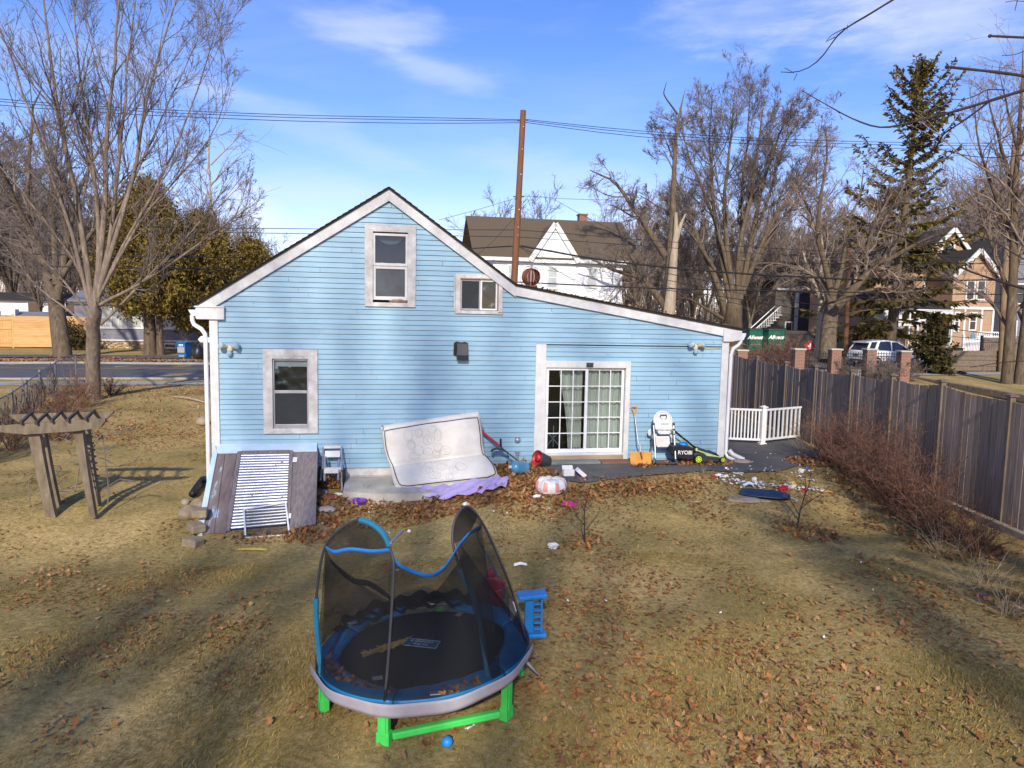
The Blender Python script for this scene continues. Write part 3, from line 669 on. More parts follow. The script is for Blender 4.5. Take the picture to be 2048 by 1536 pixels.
# cornice return, gutters, downspouts
b = MB(); b.bx(-7.40, -6.86, -0.10, 0.12, 3.10, 3.34); b.xz([(-7.44,3.342),(-6.84,3.342),(-6.86,3.372),(-7.42,3.372)], -0.12, 0.13); b.build('cornice_return', M['white'], HOUSE, bevel=0.006)
b = MB(); b.xz([(4.30,2.80),(4.52,2.84),(4.55,3.05),(4.10,3.10),(4.10,2.80)], -0.11, 0.10); b.build('cornice_return', M['white'], HOUSE, bevel=0.005)
b = MB(); b.xz([(-7.50,3.17),(-7.42,3.17),(-7.41,3.29),(-7.56,3.29),(-7.545,3.25)], -0.05, DEP); b.build('gutter', M['vinyl'], HOUSE)
b = MB(); b.xz([(4.60,2.84),(4.52,2.84),(4.53,3.0),(4.66,3.0),(4.65,2.94)], -0.09, DEP); b.build('gutter', M['vinyl'], HOUSE)
b = MB(); b.tube([(-7.50,-0.0,3.18),(-7.50,-0.0,3.08),(-7.47,0,2.99),(-7.33,0,2.90),(-7.26,0,2.80),(-7.25,0,2.6),(-7.245,0,-0.45)], 0.045, 8); b.build('downspout', M['vinyl'], HOUSE, smooth=True)
b = MB(); b.tube([(4.57,-0.04,2.86),(4.55,-0.04,2.78),(4.50,-0.04,2.72),(4.38,-0.04,2.64),(4.335,-0.04,2.5),(4.325,-0.04,0.16),(4.35,-0.08,0.08),(4.50,-0.22,0.02)], 0.042, 8); b.build('downspout', M['vinyl'], HOUSE, smooth=True)

def casing(bld, o, wl, wr, wt, wb, y=-0.055, back=0.06):
    u0, u1, z0, z1 = o
    bld.bx(u0-wl, u0, y, back, z0-wb, z1+wt); bld.bx(u1, u1+wr, y, back, z0-wb, z1+wt)
    bld.bx(u0, u1, y, back, z1, z1+wt); bld.bx(u0, u1, y, back, z0-wb, z0)
def frame4(bld, u0, u1, z0, z1, w, y0, y1, wt=None, wb=None):
    wt = w if wt is None else wt; wb = w if wb is None else wb
    bld.bx(u0, u0+w, y0, y1, z0, z1); bld.bx(u1-w, u1, y0, y1, z0, z1)
    bld.bx(u0+w, u1-w, y0, y1, z1-wt, z1); bld.bx(u0+w, u1-w, y0, y1, z0, z0+wb)
def film(bld, u0, u1, z0, z1, y, amp, seed, n=26):
    r2 = np.random.default_rng(seed); K = [(r2.uniform(-1,1)*14, r2.uniform(-1,1)*14, r2.uniform(0,6)) for _ in range(10)]
    def fn(i, j):
        x = u0+(u1-u0)*i; zz = z0+(z1-z0)*j; h = sum(math.sin(a*x*2+c2*zz*2+p) for a, c2, p in K)/4
        return (x, y+amp*h, zz)
    bld.grid(fn, n, n)
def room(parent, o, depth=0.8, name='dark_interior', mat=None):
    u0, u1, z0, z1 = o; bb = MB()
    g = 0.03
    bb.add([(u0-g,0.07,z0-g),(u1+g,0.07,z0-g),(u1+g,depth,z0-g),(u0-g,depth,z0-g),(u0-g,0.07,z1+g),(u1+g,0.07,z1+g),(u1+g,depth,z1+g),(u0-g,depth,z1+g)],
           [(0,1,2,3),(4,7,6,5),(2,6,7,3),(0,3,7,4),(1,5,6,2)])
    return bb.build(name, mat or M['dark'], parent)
# upper double-hung window
o = OP_UP; b = MB(); casing(b, o, 0.17, 0.17, 0.15, 0.09); b.bx(o[0]-0.10, o[1]+0.10, -0.062, -0.0555, o[3]+0.03, o[3]+0.11)
wnd = b.build('window', M['worn'], HOUSE, bevel=0.008); wnd['label'] = 'tall double hung window in the gable'
zm = o[2]+(o[3]-o[2])*0.50
b = MB(); frame4(b, o[0]+0.002, o[1]-0.002, o[2]+0.055, zm+0.03, 0.055, 0.0, 0.035, 0.06, 0.075); b.build('lower_sash', M['white'], wnd, bevel=0.004)
b = MB(); frame4(b, o[0]+0.002, o[1]-0.002, zm+0.031, o[3]-0.03, 0.045, -0.02, 0.02, 0.05, 0.06); b.build('upper_sash', M['white'], wnd, bevel=0.004)
b = MB(); b.bx(o[0]+0.05, o[1]-0.05, 0.018, 0.022, zm+0.07, o[3]-0.07); b.build('pane', M['glass'], wnd)
b = MB(); b.bx(o[0]+0.05, o[1]-0.05, 0.028, 0.032, o[2]+0.12, zm-0.02); b.build('pane', M['frosted'], wnd)
b = MB()
def swag(i, j):
    x = o[0]+0.03+(o[1]-o[0]-0.06)*i; d = 0.20*(1-abs(2*i-1)**2.2); zt = o[3]-0.05-d
    zb = zm+0.04; return (x, 0.09+0.012*math.sin(i*18+j*3), zb+(zt-zb)*j)
b.grid(swag, 20, 8); b.build('blind', M['navycloth'], wnd)
b = MB(); b.bx(o[0]+0.03, o[1]-0.03, 0.13, 0.14, zm+0.3, o[3]); b.build('pale_panel', M['greysiding'], wnd)  # pale panel added behind the blind, stands for the lit ceiling
b = MB(); b.blob(((o[0]+o[1])/2+0.17, 0.0, o[2]+0.03), (0.19,0.05,0.04), 14, 7, 0.25); b.build('rag', M['brownrag'], wnd, smooth=True)
b = MB(); b.bx(o[0]+0.15, o[0]+0.24, -0.012, 0.0, zm+0.075, zm+0.095); b.bx(o[1]-0.24, o[1]-0.15, -0.012, 0.0, zm+0.075, zm+0.095); b.build('latch', M['paper'], wnd)
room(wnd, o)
# lower left double-hung window, black film inside
o = OP_LO; b = MB(); casing(b, o, 0.19, 0.19, 0.20, 0.11); b.bx(o[0]-0.11, o[1]+0.11, -0.062, -0.0555, o[3]+0.05, o[3]+0.12)
wnd = b.build('window', M['worn'], HOUSE, bevel=0.008); wnd['label'] = 'ground floor double hung window blacked out with plastic film'
zm = o[2]+(o[3]-o[2])*0.51
b = MB(); frame4(b, o[0]+0.002, o[1]-0.002, o[2]+0.002, zm+0.02, 0.035, 0.005, 0.035, 0.03, 0.08); frame4(b, o[0]+0.002, o[1]-0.002, zm+0.021, o[3]-0.002, 0.03, 0.0, 0.035, 0.04, 0.03); b.build('sash', M['alu'], wnd, bevel=0.003)
b = MB(); film(b, o[0]+0.03, o[1]-0.03, zm+0.05, o[3]-0.17, 0.055, 0.012, 5); film(b, o[0]+0.03, o[1]-0.03, o[2]+0.06, zm, 0.06, 0.006, 6); b.build('black_film', M['bagfilm'], wnd, smooth='all')
b = MB(); b.bx(o[0]+0.03, o[1]-0.03, 0.066, 0.07, o[3]-0.22, o[3]-0.03); b.build('roller_blind', M['card_white'], wnd)
b = MB(); b.bx(o[0]+0.03, o[1]-0.03, 0.012, 0.015, o[2]+0.07, zm); b.build('insect_screen', M['screen'], wnd)
b = MB(); b.bx(o[0]+0.03, o[1]-0.03, 0.018, 0.021, zm+0.04, o[3]-0.04); b.build('pane', M['glass'], wnd)
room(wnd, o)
# small slider near the valley
o = OP_SM; b = MB(); casing(b, o, 0.11, 0.09, 0.09, 0.075, y=-0.05); b.bx(o[0]-0.14, o[0]-0.112, -0.035, 0.0, o[2]-0.03, o[3]+0.06)
wnd = b.build('window', M['worn'], HOUSE, bevel=0.006); wnd['label'] = 'small sliding window with rotten head under the roof valley'
b = MB(); b.box(((o[0]+o[1])/2, -0.03, o[3]-0.012), (o[1]-o[0]-0.01, 0.05, 0.022)); b.bx(o[1]-0.02, o[1]-0.003, -0.045, 0.0, o[2]+0.02, o[3]-0.03); b.blob((o[1]+0.03, -0.048, o[2]-0.03), (0.05,0.008,0.02), 8, 5, 0.3)
b.build('rotten_head', M['rawwood'], wnd)
um = (o[0]+o[1])/2
b = MB(); frame4(b, o[0]+0.004, um+0.02, o[2]+0.01, o[3]-0.03, 0.03, -0.01, 0.02); b.build('sash', M['alu'], wnd, bevel=0.003)
b = MB(); frame4(b, um+0.021, o[1]-0.024, o[2]+0.01, o[3]-0.03, 0.035, -0.02, 0.02); b.build('sash', M['vinyl'], wnd, bevel=0.003)
b = MB(); film(b, o[0]+0.03, o[1]-0.05, o[2]+0.03, o[3]-0.05, 0.05, 0.014, 9); b.build('black_film', M['bagfilm'], wnd, smooth='all')
b = MB(); b.bx(o[0]+0.03, um, 0.003, 0.006, o[2]+0.03, o[3]-0.05); b.build('insect_screen', M['screen'], wnd)
b = MB(); b.bx(um+0.05, o[1]-0.055, 0.003, 0.006, o[2]+0.04, o[3]-0.06); b.build('pane', M['glass'], wnd)
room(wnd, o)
# sliding glass door
o = OP_DR; b = MB(); b.bx(o[0]-0.075, o[0], -0.05, 0.08, o[2]-0.03, o[3]+0.15); b.bx(o[1], o[1]+0.11, -0.055, 0.08, o[2]-0.2, o[3]+0.15); b.bx(o[0], o[1], -0.055, 0.08, o[3], o[3]+0.15); b.bx(o[0], o[1], -0.06, 0.08, o[2]-0.03, o[2]+0.02)
DR = b.build('sliding_door', M['white'], HOUSE, bevel=0.006)
um = o[0]+(o[1]-o[0])*0.515
for k, (a0, a1, y0) in enumerate(((o[0]+0.012, um+0.02, -0.01), (um-0.02, o[1]-0.012, 0.03))):
    b = MB(); frame4(b, a0, a1, o[2]+0.025, o[3]-0.01, 0.06, y0, y0+0.035, 0.05, 0.09)
    pn = b.build('door_panel', M['vinyl'], DR, bevel=0.004)
    ga, gb, gz0, gz1 = a0+0.06, a1-0.06, o[2]+0.115, o[3]-0.06
    b = MB()
    for i in (1, 2): x = ga+(gb-ga)*i/3; b.bx(x-0.011, x+0.011, y0+0.008, y0+0.026, gz0, gz1)
    for j in range(1, 5): zz = gz0+(gz1-gz0)*j/5; b.bx(ga, gb, y0+0.006, y0+0.028, zz-0.010, zz+0.010)
    b.build('muntins', M['vinyl'], DR)
    b = MB(); b.bx(ga, gb, y0+0.015, y0+0.019, gz0, gz1); b.build('pane', M['glass'], DR)
b = MB(); b.bx(o[0]+0.025, o[0]+0.06, -0.05, -0.01, o[2]+0.88, o[2]+1.05); b.build('handle', M['vinyl'], DR, bevel=0.005)
def cur(u0, u1, ub0, ub1, z0, z1, y, fr, ph):
    def fn(i, j):
        a0 = ub0+(u0-ub0)*j**1.5; a1 = ub1+(u1-ub1)*j**1.5
        return (a0+(a1-a0)*i, y+0.03*math.sin(fr*i+ph+0.8*math.sin(3*j)), z0+(z1-z0)*j)
    return fn
b = MB(); b.grid(cur(um+0.02, o[1]-0.02, um+0.02, o[1]-0.02, o[2]+0.10, o[3], 0.16, 40, 0), 60, 10); b.grid(cur(o[0]+0.33, um-0.05, o[0]+0.60, um-0.05, o[2]+0.1, o[3], 0.18, 24, 1), 50, 12)
b.build('curtain', M['curtain'], DR, smooth='all')
b = MB(); b.tube([(o[0]+0.1,0.3,o[2]+0.1),(o[0]+0.45,0.32,o[2]+0.5)], 0.012, 6); b.tube([(o[0]+0.45,0.3,o[2]+0.1),(o[0]+0.1,0.32,o[2]+0.5)], 0.012, 6); b.tube([(o[0]+0.28,0.3,o[2]+0.1),(o[0]+0.28,0.3,o[2]+0.6)], 0.012, 6); b.build('folding_stand', M['alu'], DR)
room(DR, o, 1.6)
b = MB(); b.bx(o[0]+0.01, o[1]-0.005, -0.05, 0.0, -0.09, o[2]-0.031); b.build('sill_board', M['sillwood'], HOUSE, bevel=0.004)
b = MB(); b.bx(1.30-0.56+0.11, 1.30-0.56+0.27, -0.075, -0.056, o[3]+0.02, o[3]+0.12); b.blob((0.93,-0.07,o[3]+0.06),(0.05,0.02,0.03),8,6)
hl = b.build('motion_sensor', M['charcoal'], HOUSE)

# steps under the door
t = thing('stone_step', 'grey green slate slab step under the glass door', 'step', HW(0.55, 0.20, 0.0), YAW)
b = MB(); b.bx(-0.60, 0.62, -0.16, 0.16, -0.02, 0.075); b.build('slab', M['slate'], t, bevel=0.012)
t = thing('brick_step', 'low red brick step beside the slate slab', 'step', HW(1.55, 0.22, 0.0), YAW)
b = MB(); b.bx(-0.36, 0.36, -0.15, 0.16, -0.02, 0.07); b.build('brick_course', M['brickstep'], t, bevel=0.006)

# wall fittings
def floodlight(px, py, label, cx):
    p = loc(px, py, 0.02); t = thing('floodlight', label, 'light', HW(p.x, 0.02, p.z), YAW, 'twin floodlights on the blue wall')
    b = MB(); b.lathe([(0.075,0.0),(0.075,0.02),(0.055,0.05),(0.02,0.06)], 16, Matrix.Rotation(PI/2, 4, 'X')); b.build('base', M['cream'], t, smooth=True)
    for s in (-1, 1):
        d = Vector((0.62*s, -0.55, 0.25)).normalized(); m = Matrix.Translation(Vector((0.05*s,-0.05,0.03))) @ d.to_track_quat('Z', 'Y').to_matrix().to_4x4()
        b = MB(); b.lathe([(0.025,0),(0.04,0.03),(0.045,0.07),(0.075,0.12),(0.08,0.15)], 14, m, cap=False); b.build('lamp_holder', M['cream'], t, smooth=True)
        b = MB(); b.lathe([(0.078,0.148),(0.06,0.165),(0.0,0.172)], 14, m, cap=False); b.build('bulb', M['bulb'], t, smooth=True)
    b = MB(); b.lathe([(0.0,-0.16),(0.045,-0.14),(0.055,-0.10),(0.045,-0.05),(0.0,-0.03)], 12, Matrix.Translation((0,-0.06,0)), cap=False); b.build('sensor', M['bulb'], t, smooth=True)
    b = MB(); b.tube([(0.0,-0.015,-0.02),(cx*0.5,-0.01,-0.03),(cx,-0.01,-0.02)], 0.008, 6); b.build('conduit', M['cream'], t)
floodlight(460, 697, 'cream twin floodlight at the left corner above the blacked out window', 0.10)
floodlight(1390, 694, 'cream twin floodlight with conduit high at the right corner', 0.62)
p = loc(922, 704, 0.0)
t = thing('exhaust_hood', 'black boxy exhaust hood tarred onto the blue wall', 'vent', HW(p.x, 0.0, p.z), YAW)
b = MB(); b.yz([(-0.02,0.20),(-0.10,0.19),(-0.19,-0.06),(-0.19,-0.16),(-0.02,-0.16)], -0.10, 0.14); b.build('hood', M['charcoal'], t, bevel=0.006)
b = MB(); b.bx(-0.09, 0.13, -0.192, -0.19, -0.155, -0.065); b.build('flap', M['black'], t)
b = MB(); b.xz([(-0.17,-0.06),(-0.16,0.20),(-0.10,0.23),(0.0,0.21),(0.08,0.225),(0.155,0.20),(0.14,0.17),(-0.10,0.15),(-0.105,-0.10)], -0.028, -0.012); b.build('tar_seal', M['wire'], t)
p = loc(1035, 880, 0.0)
t = thing('gas_vent', 'small round metal vent with pipe on the blue wall by the downlying bucket', 'vent', HW(p.x, 0.0, p.z), YAW)
t['label'] = 'small round metal wall vent with a short pipe stub below'
b = MB(); b.lathe([(0.07,0.01),(0.07,0.03),(0.045,0.06),(0.03,0.065)], 14, Matrix.Rotation(PI/2,4,'X')); b.build('flange', M['alu'], t, smooth=True)
b = MB(); b.tube([(0,-0.03,-0.28),(0,-0.05,-0.42),(0.02,-0.06,-0.60)], 0.022, 8); b.bx(-0.035,0.035,-0.07,-0.015,-0.33,-0.25); b.tube([(-0.06,-0.04,-0.28),(0.06,-0.04,-0.28)], 0.012, 6); b.build('standpipe', M['alu'], t)

def turbine(u_, y_, label, mat, tilt):
    z_ = roofz(u_)
    t = thing('turbine_vent', label, 'roof vent', HW(u_, -y_, z_), YAW, 'turbine vents on the blue house roof')
    b = MB(); b.lathe([(0.20,-0.12),(0.17,0.02),(0.16,0.16)], 18); b.build('collar', mat, t, smooth=True)
    b = MB()
    for k in range(18):
        a0 = 2*PI*k/18
        for j in range(8):
            pass
        def fn(i, j, a0=a0):
            ph = -1.05+2.1*j; r = 0.225*math.cos(ph)+0.005; a = a0+0.26*i
            return ((r-0.03*i)*math.cos(a), (r-0.03*i)*math.sin(a), 0.36+0.19*math.sin(ph)/math.sin(1.05))
        b.grid(fn, 1, 8)
    b.build('turbine_blades', mat, t, smooth=True)
    b = MB(); b.lathe([(0.13,0.535),(0.11,0.56),(0.03,0.575),(0.0,0.60)], 16); b.build('cap', mat, t, smooth=True)
    b = MB()
    for a0 in (0.3, PI+0.3): b.tube([(0.19*math.cos(a0),0.19*math.sin(a0),0.05),(0.28*math.cos(a0),0.28*math.sin(a0),0.25),(0.28*math.cos(a0),0.28*math.sin(a0),0.42),(0.12*math.cos(a0),0.12*math.sin(a0),0.61),(0,0,0.615)], 0.008, 5)
    b.build('brace', M['alu'], t)
# positions found from their pictures on the roof slopes
turbine(-0.14, 1.6, 'rusty brown turbine vent standing on the low roof slope', M['rust'], 0)
turbine(F(705, 415, 4.0)[0], 4.0, 'dark turbine vent poking up over the left roof slope', M['charcoal'], 0)
# ================================================================== things against the house
def hl(px, py, w, o):       # pixel on the plane w in front of the wall -> local coords of a thing at house point o=(u,w0,z0)
    u_, z_ = F(px, py, -w); return Vector((u_-o[0], -(w-o[1]), z_-o[2]))
# ---- cellar bulkhead
BH = thing('cellar_bulkhead', 'weathered wooden cellar bulkhead with a corrugated metal door panel', 'bulkhead', HW(-6, 1.2, -0.65), YAW)
def inhouse(q):
    d = np.asarray(q)-HO; return np.array([d@EX, -(d@EN), d[2]])
bo = (-6.0, 1.2, -0.65)
pA = HW(-7, 0.06, 0.46); pB = HW(-5, 0.06, 0.46); pC = HW(-6, 2.30, -0.63)
bn = np.cross(pB-pA, pC-pA); bn /= np.linalg.norm(bn)
if bn[2] < 0: bn = -bn
def BP(px, py, off=0.0):
    d = ray(px, py); t = np.dot(pA+bn*off-CAM, bn)/np.dot(d, bn); q = inhouse(CAM+d*t)
    return Vector((q[0]-bo[0], -(q[1]-bo[1]), q[2]-bo[2]))
bnl = Vector((float(bn@EX), float(bn@EN), float(bn[2])))
def cz(x, y): return (360+x/2.744, 560+y/2.743)
def plank(name, quad, th, mat, off=0.0, bev=0.004):
    P = [BP(*cz(*p), off) for p in quad]; b = MB()
    b.add([p for p in P]+[p-bnl*th for p in P], [(0,1,2,3),(7,6,5,4),(0,4,5,1),(1,5,6,2),(2,6,7,3),(3,7,4,0)])
    return b.build(name, mat, BH, bevel=bev)
plank('edge_board', [(190,884),(204,950),(122,1392),(90,1390)], 0.12, M['paleblue'], 0.03)
plank('plank', [(205,952),(247,951),(186,1386),(124,1392)], 0.03, M['oldboard'], 0.0)
plank('plank', [(249,951),(312,948),(252,1386),(188,1386)], 0.03, M['oldboard'], 0.003)
plank('door_stile', [(315,940),(336,938),(276,1368),(252,1370)], 0.05, M['ply'], 0.035)
plank('door_rail', [(337,936),(600,931),(600,951),(336,955)], 0.05, M['ply'], 0.035)
plank('door_stile', [(601,932),(621,934),(604,1300),(582,1330)], 0.05, M['ply'], 0.036)
plank('plywood_panel', [(622,940),(756,939),(745,1335),(600,1366)], 0.03, M['ply'], 0.012)
hb = plank('header_board', [(200,881),(752,868),(752,939),(200,949)], 0.04, M['paleblue'], 0.02)
plank('hinge', [(620,972),(644,972),(642,998),(618,998)], 0.004, M['paper'], 0.042, 0)
plank('hinge', [(597,1279),(611,1280),(609,1306),(595,1306)], 0.004, M['paper'], 0.042, 0)
c0, c1, c2, c3 = [BP(*cz(*p), 0.012) for p in ((334,955),(599,951),(581,1340),(278,1368))]
b = MB()
def corr(i, j):
    top = c0.lerp(c1, i); bot = c3.lerp(c2, i); return top.lerp(bot, j)+bnl*(0.011*math.sin(j*2*PI*26))
b.grid(corr, 2, 26*10); b.build('corrugated_panel', M['steel'], BH, smooth='all')
rs = random.Random(5); b = MB()
for _ in range(26):
    i, j = rs.uniform(0.05, 0.95), rs.uniform(0.03, 0.97); p = corr(i, j)+bnl*0.01
    b.blob(p, (0.02,0.012,0.012), 6, 4, 0.3)
b.build('fallen_leaf_bits', M['cardboard'], BH)
b = MB(); q0, q1, q2, q3 = [BP(*cz(*p), -0.03) for p in ((204,905),(752,900),(745,1335),(100,1392))]
zb = -0.35
b.add([q0, q1, q2, q3]+[Vector((p.x, p.y, min(zb, p.z-0.05))) for p in (q0,q1,q2,q3)], [(0,4,5,1),(1,5,6,2),(2,6,7,3),(3,7,4,0)])
b.build('side_walls', M['ply'], BH)
# leaning insect screen
sA, sB = GT(491,1073,0.02), GT(578.6,1067,0.02)
SC = thing('window_screen', 'white framed insect screen leaning on the foot of the bulkhead', 'screen', sA, 0.0)
def toS(q): return Vector(tuple(np.asarray(q)-sA))
def BPw(px, py, off):
    d = ray(px, py); t = np.dot(pA+bn*off-CAM, bn)/np.dot(d, bn); return CAM+d*t
P = [toS(sA), toS(sB), toS(BPw(571,1005,0.06)), toS(BPw(487.5,1018.5,0.05))]
b = MB()
for k in range(4): b.beam(P[k], P[(k+1)%4], 0.028, 0.018)
b.build('frame', M['vinyl'], SC)
b = MB(); b.add(P, [(0,1,2,3)]); b.build('mesh', seethrough('fine_insect_mesh', (0.05,0.05,0.055), 0.34), SC)
# stones, drain pipe by the bulkhead
def stone(px, py, r, label, mat, seed, rzz=0.0, cat='stone', z=0.0):
    g = GT(px, py); rr = random.Random(seed)
    t = MB(); t.blob((0,0,r[2]*0.55), r, 12, 8, 0.13, rng=rr); o = t.build('field_stone', mat, None, smooth='all', sub=1)
    o.location = (g[0], g[1], g[2]+z); o.rotation_euler = (0, 0, rzz); tag(o, label, cat, 'stones beside the cellar bulkhead'); return o
stone(399, 1018, (0.20,0.20,0.13), 'rounded tan field stone just below the black drain pipe', M['fieldstone'], 1, 0.4)
stone(378, 1035, (0.22,0.18,0.15), 'big dark field stone lowest and farthest out from the bulkhead edge', M['fieldstone'], 2, 0.8)
stone(371, 1008, (0.09,0.08,0.07), 'small pale field stone left of the rounded tan stone', M['flagstone'], 4)
for k, (px, py, zz, lb) in enumerate(((401,1050,0.22,'squared stone block topmost of the stack at the bulkhead corner'), (393,1064,0.07,'flat stone block in the middle of the stack at the bulkhead corner'), (386,1086,0.0,'rough stone block at the bottom of the stack by the bulkhead corner'))):
    g = GT(px-4, py+6); b = MB(); b.blob((0,0,0), (0.17,0.17,0.10), 4, 3, 0.1, rng=random.Random(k)); b = MB(); b.box((0,0,0.08), (0.26,0.28,0.15))
    o = b.build('stone_block', M['fieldstone'], None, bevel=0.03); o.location = tuple(g+np.array([0.02,0.02,zz-0.02])); o.rotation_euler = (0.05*k,0.04,0.3+0.5*k)
    tag(o, lb, 'stone', 'stones beside the cellar bulkhead')
dp = [HW(-7.18,0.02,-0.30), GT(406,958,0.1), GT(394,975,0.09), GT(384,992,0.07)]
dp[0][2] = float(terr(dp[0][0], dp[0][1]))+0.16
for k in (1,2,3): dp[k] = np.array([dp[k][0], dp[k][1], float(terr(dp[k][0],dp[k][1]))+0.10])
b = MB(); pts = []; rr = []
for k in range(3):
    for j in range(14):
        pts.append(Vector(tuple(dp[k])).lerp(Vector(tuple(dp[k+1])), j/14)); rr.append(0.072 if j % 2 else 0.060)
b.tube(pts, rr, 10); tag(b.build('drain_pipe', M['black'], None, smooth='all'), 'black corrugated drain pipe running out from behind the bulkhead', 'pipe')

# ---- hose reel cart
g = GT(672, 958); uo, wo = uw(g[0], g[1]); zo = float(g[2])+0.02; wo = 0.42
HR = thing('hose_reel_cart', 'grey plastic hose reel cart standing empty beside the bulkhead', 'hose cart', HW(uo, wo, zo), YAW); oo = (uo, wo, zo)
def Q(x, y, w): return hl(630+x*170/1536, 870+y*170/1536, w, oo)
b = MB()
for (a, c_) in (((150,215),(140,620)), ((475,210),(490,640))):
    b.tube([Q(a[0],a[1],0.12), Q((a[0]+c_[0])/2,(a[1]+c_[1])/2,0.25), Q(c_[0],c_[1],0.42)], 0.022, 8)
b.build('handle_rail', M['alu'], HR, smooth=True)
b = MB(); b.beam(Q(150,222,0.12), Q(475,216,0.12), 0.035, 0.05); 
for k in range(10): p = Q(210+k*23, 215, 0.12); b.box((p.x,p.y,p.z+0.03), (0.012,0.04,0.03))
b.build('grip', M['toywhite'], HR)
b = MB(); p, q_ = Q(180,345,0.20), Q(455,345,0.20); b.box(((p.x+q_.x)/2, p.y, p.z), (q_.x-p.x, 0.03, 0.14), Matrix.Rotation(-0.25,3,'X')); b.build('back_plate', M['toywhite'], HR, bevel=0.008)
b = MB(); p, q_ = Q(205,640,0.42), Q(395,640,0.42); b.box(((p.x+q_.x)/2, p.y, p.z), (q_.x-p.x+0.08, 0.16, 0.10)); b.tube([Q(180,610,0.42), Q(470,610,0.42)], 0.03, 8)
b.build('reel_hub', M['toywhite'], HR, bevel=0.01)
for (a, c_) in (((180,390),(172,830)), ((430,440),(418,820)), ((485,620),(488,1010)), ((100,600),(95,830))):
    b = MB(); b.tube([Q(a[0],a[1],0.30), Q((a[0]+c_[0])/2-3,(a[1]+c_[1])/2,0.42), Q(c_[0],c_[1],0.52)], 0.024, 8); b.build('leg', M['alu'], HR, smooth=True)
for (x, y) in ((525,740),(90,700)):
    p = Q(x, y, 0.35); m = Matrix.Translation(p) @ Matrix.Rotation(PI/2, 4, 'Y')
    b = MB(); b.lathe([(0.10,-0.025),(0.155,-0.025),(0.165,0.0),(0.155,0.025),(0.10,0.025),(0.09,0.0),(0.10,-0.025)], 22, m, cap=False); w_ = b.build('wheel', M['tyre'], HR, smooth=True)
    b = MB(); b.lathe([(0.0,-0.01),(0.03,-0.012),(0.03,0.012),(0.0,0.01)], 12, m)
    for k in range(6):
        a = k*PI/3; b.beam(m @ Vector((0,0,0)), m @ Vector((0.11*math.cos(a),0.11*math.sin(a),0)), 0.02, 0.015)
    b.build('rim', M['charcoal'], w_)

# ---- folded futon mattress on a lilac sheet
mo = (-2.4, 0.6, -0.25)
MT = thing('mattress', 'stained off white futon mattress slumped folded against the blue wall', 'mattress', HW(*mo[:2], mo[2]), YAW)
def mp(x, y, w): return hl(620+x/4.096, 800+y/4.096, w, mo)
rows = [ # (left xy, right xy, w) on the front face
    ((592,252),(1376,134), 0.18), ((590,249),(1380,131), 0.26), ((602,262),(1385,150), 0.33), ((600,290),(1395,200), 0.36), ((612,400),(1405,290), 0.40), ((640,490),(1412,380), 0.47), ((668,540),(1425,435), 0.56),
    ((676,575),(1470,480), 0.66), ((690,630),(1515,545), 0.84), ((715,690),(1532,605), 1.0), ((735,728),(1520,640), 1.06)]
RWS = [(mp(*l, w), mp(*r, w)) for l, r, w in rows]
def rowat(t):
    t = t*(len(RWS)-1); k = min(int(t), len(RWS)-2); f = t-k
    return RWS[k][0].lerp(RWS[k+1][0], f), RWS[k][1].lerp(RWS[k+1][1], f)
def mface(i, j):
    l, r = rowat(j); p = l.lerp(r, i)
    ei = min(i, 1-i); ej = min(j, 1-j)
    if ei < 0.09 and ej < 0.12: 
        k_ = (1-ei/0.09)*(1-ej/0.12)**2; p = p.lerp(rowat(0.5)[0].lerp(rowat(0.5)[1], 0.5), 0.10*k_)
    d1 = rowat(min(1, j+0.02)); d0 = rowat(max(0, j-0.02))
    n_ = (r-l).cross(d1[0]-d0[0]); n_.normalize()
    if n_.y > 0: n_ = -n_
    CJ = 0.6; jj = ((j-0.12)/(CJ-0.12) if j < CJ else (j-CJ)/(1-CJ))
    bulge = 0.10*(math.sin(PI*min(1,max(0,jj)))**0.6)*(math.sin(PI*i)**0.35)
    crease = -0.06*math.exp(-((j-CJ)/0.03)**2)*(0.5+0.5*math.sin(PI*i))
    wr = 0.006*math.sin(14*i+9*j)*math.sin(PI*i)+0.012*math.exp(-((j-0.42)/0.06)**2)*math.sin(7*i+20*j)*i
    return p+n_*(bulge+crease+wr)
NU, NV = 34, 40; b = MB()
b.grid(mface, NU, NV)
front = list(b.v); th = Vector((0,0.21,0.0))
def backp(i, j):
    l, r = rowat(j); p = l.lerp(r, i); 
    off = Vector((0, 0.17, 0.05)) if j < 0.5 else Vector((0, 0.10, -0.16))
    t = sm(j, 0.52, 0.70); off = Vector((0.0, 0.20*(1-t)+0.06*t, 0.075*(1-t)-0.17*t))
    return p+off
def rim(i, j, k):
    f = mface(i, j); r_ = backp(i, j); m_ = f.lerp(r_, k)
    out = Vector((0,0,0)); s_ = 0.03*math.sin(PI*k)
    if i == 0: out = Vector((-s_,0,0))
    elif i == 1: out = Vector((s_,0,0))
    elif j == 0: out = Vector((0,0,s_))
    elif j == 1: out = Vector((0,-s_,-s_*0.3))
    return m_+out
for i_ in (0, 1): b.grid(lambda a, c_, i_=i_: rim(i_, a, c_), NV, 4)
for j_ in (0, 1): b.grid(lambda a, c_, j_=j_: rim(a, j_, c_), NU, 4)
b.grid(backp, NU, NV)
b.build('ticking', M['mattress'], MT, smooth='all')
b = MB()
t0_ = 0.2; loop = [mface(0.015+0.97*i/24, t0_) for i in range(25)]+[mface(0.985, t0_+(0.97-t0_)*j/24) for j in range(1,25)]+[mface(0.985-0.97*i/24, 0.97) for i in range(1,25)]+[mface(0.015, 0.97-(0.97-t0_)*j/24) for j in range(1,25)]
b.tube(loop, 0.010, 6, cap=False); b.build('piping', M['piping'], MT, smooth=True)
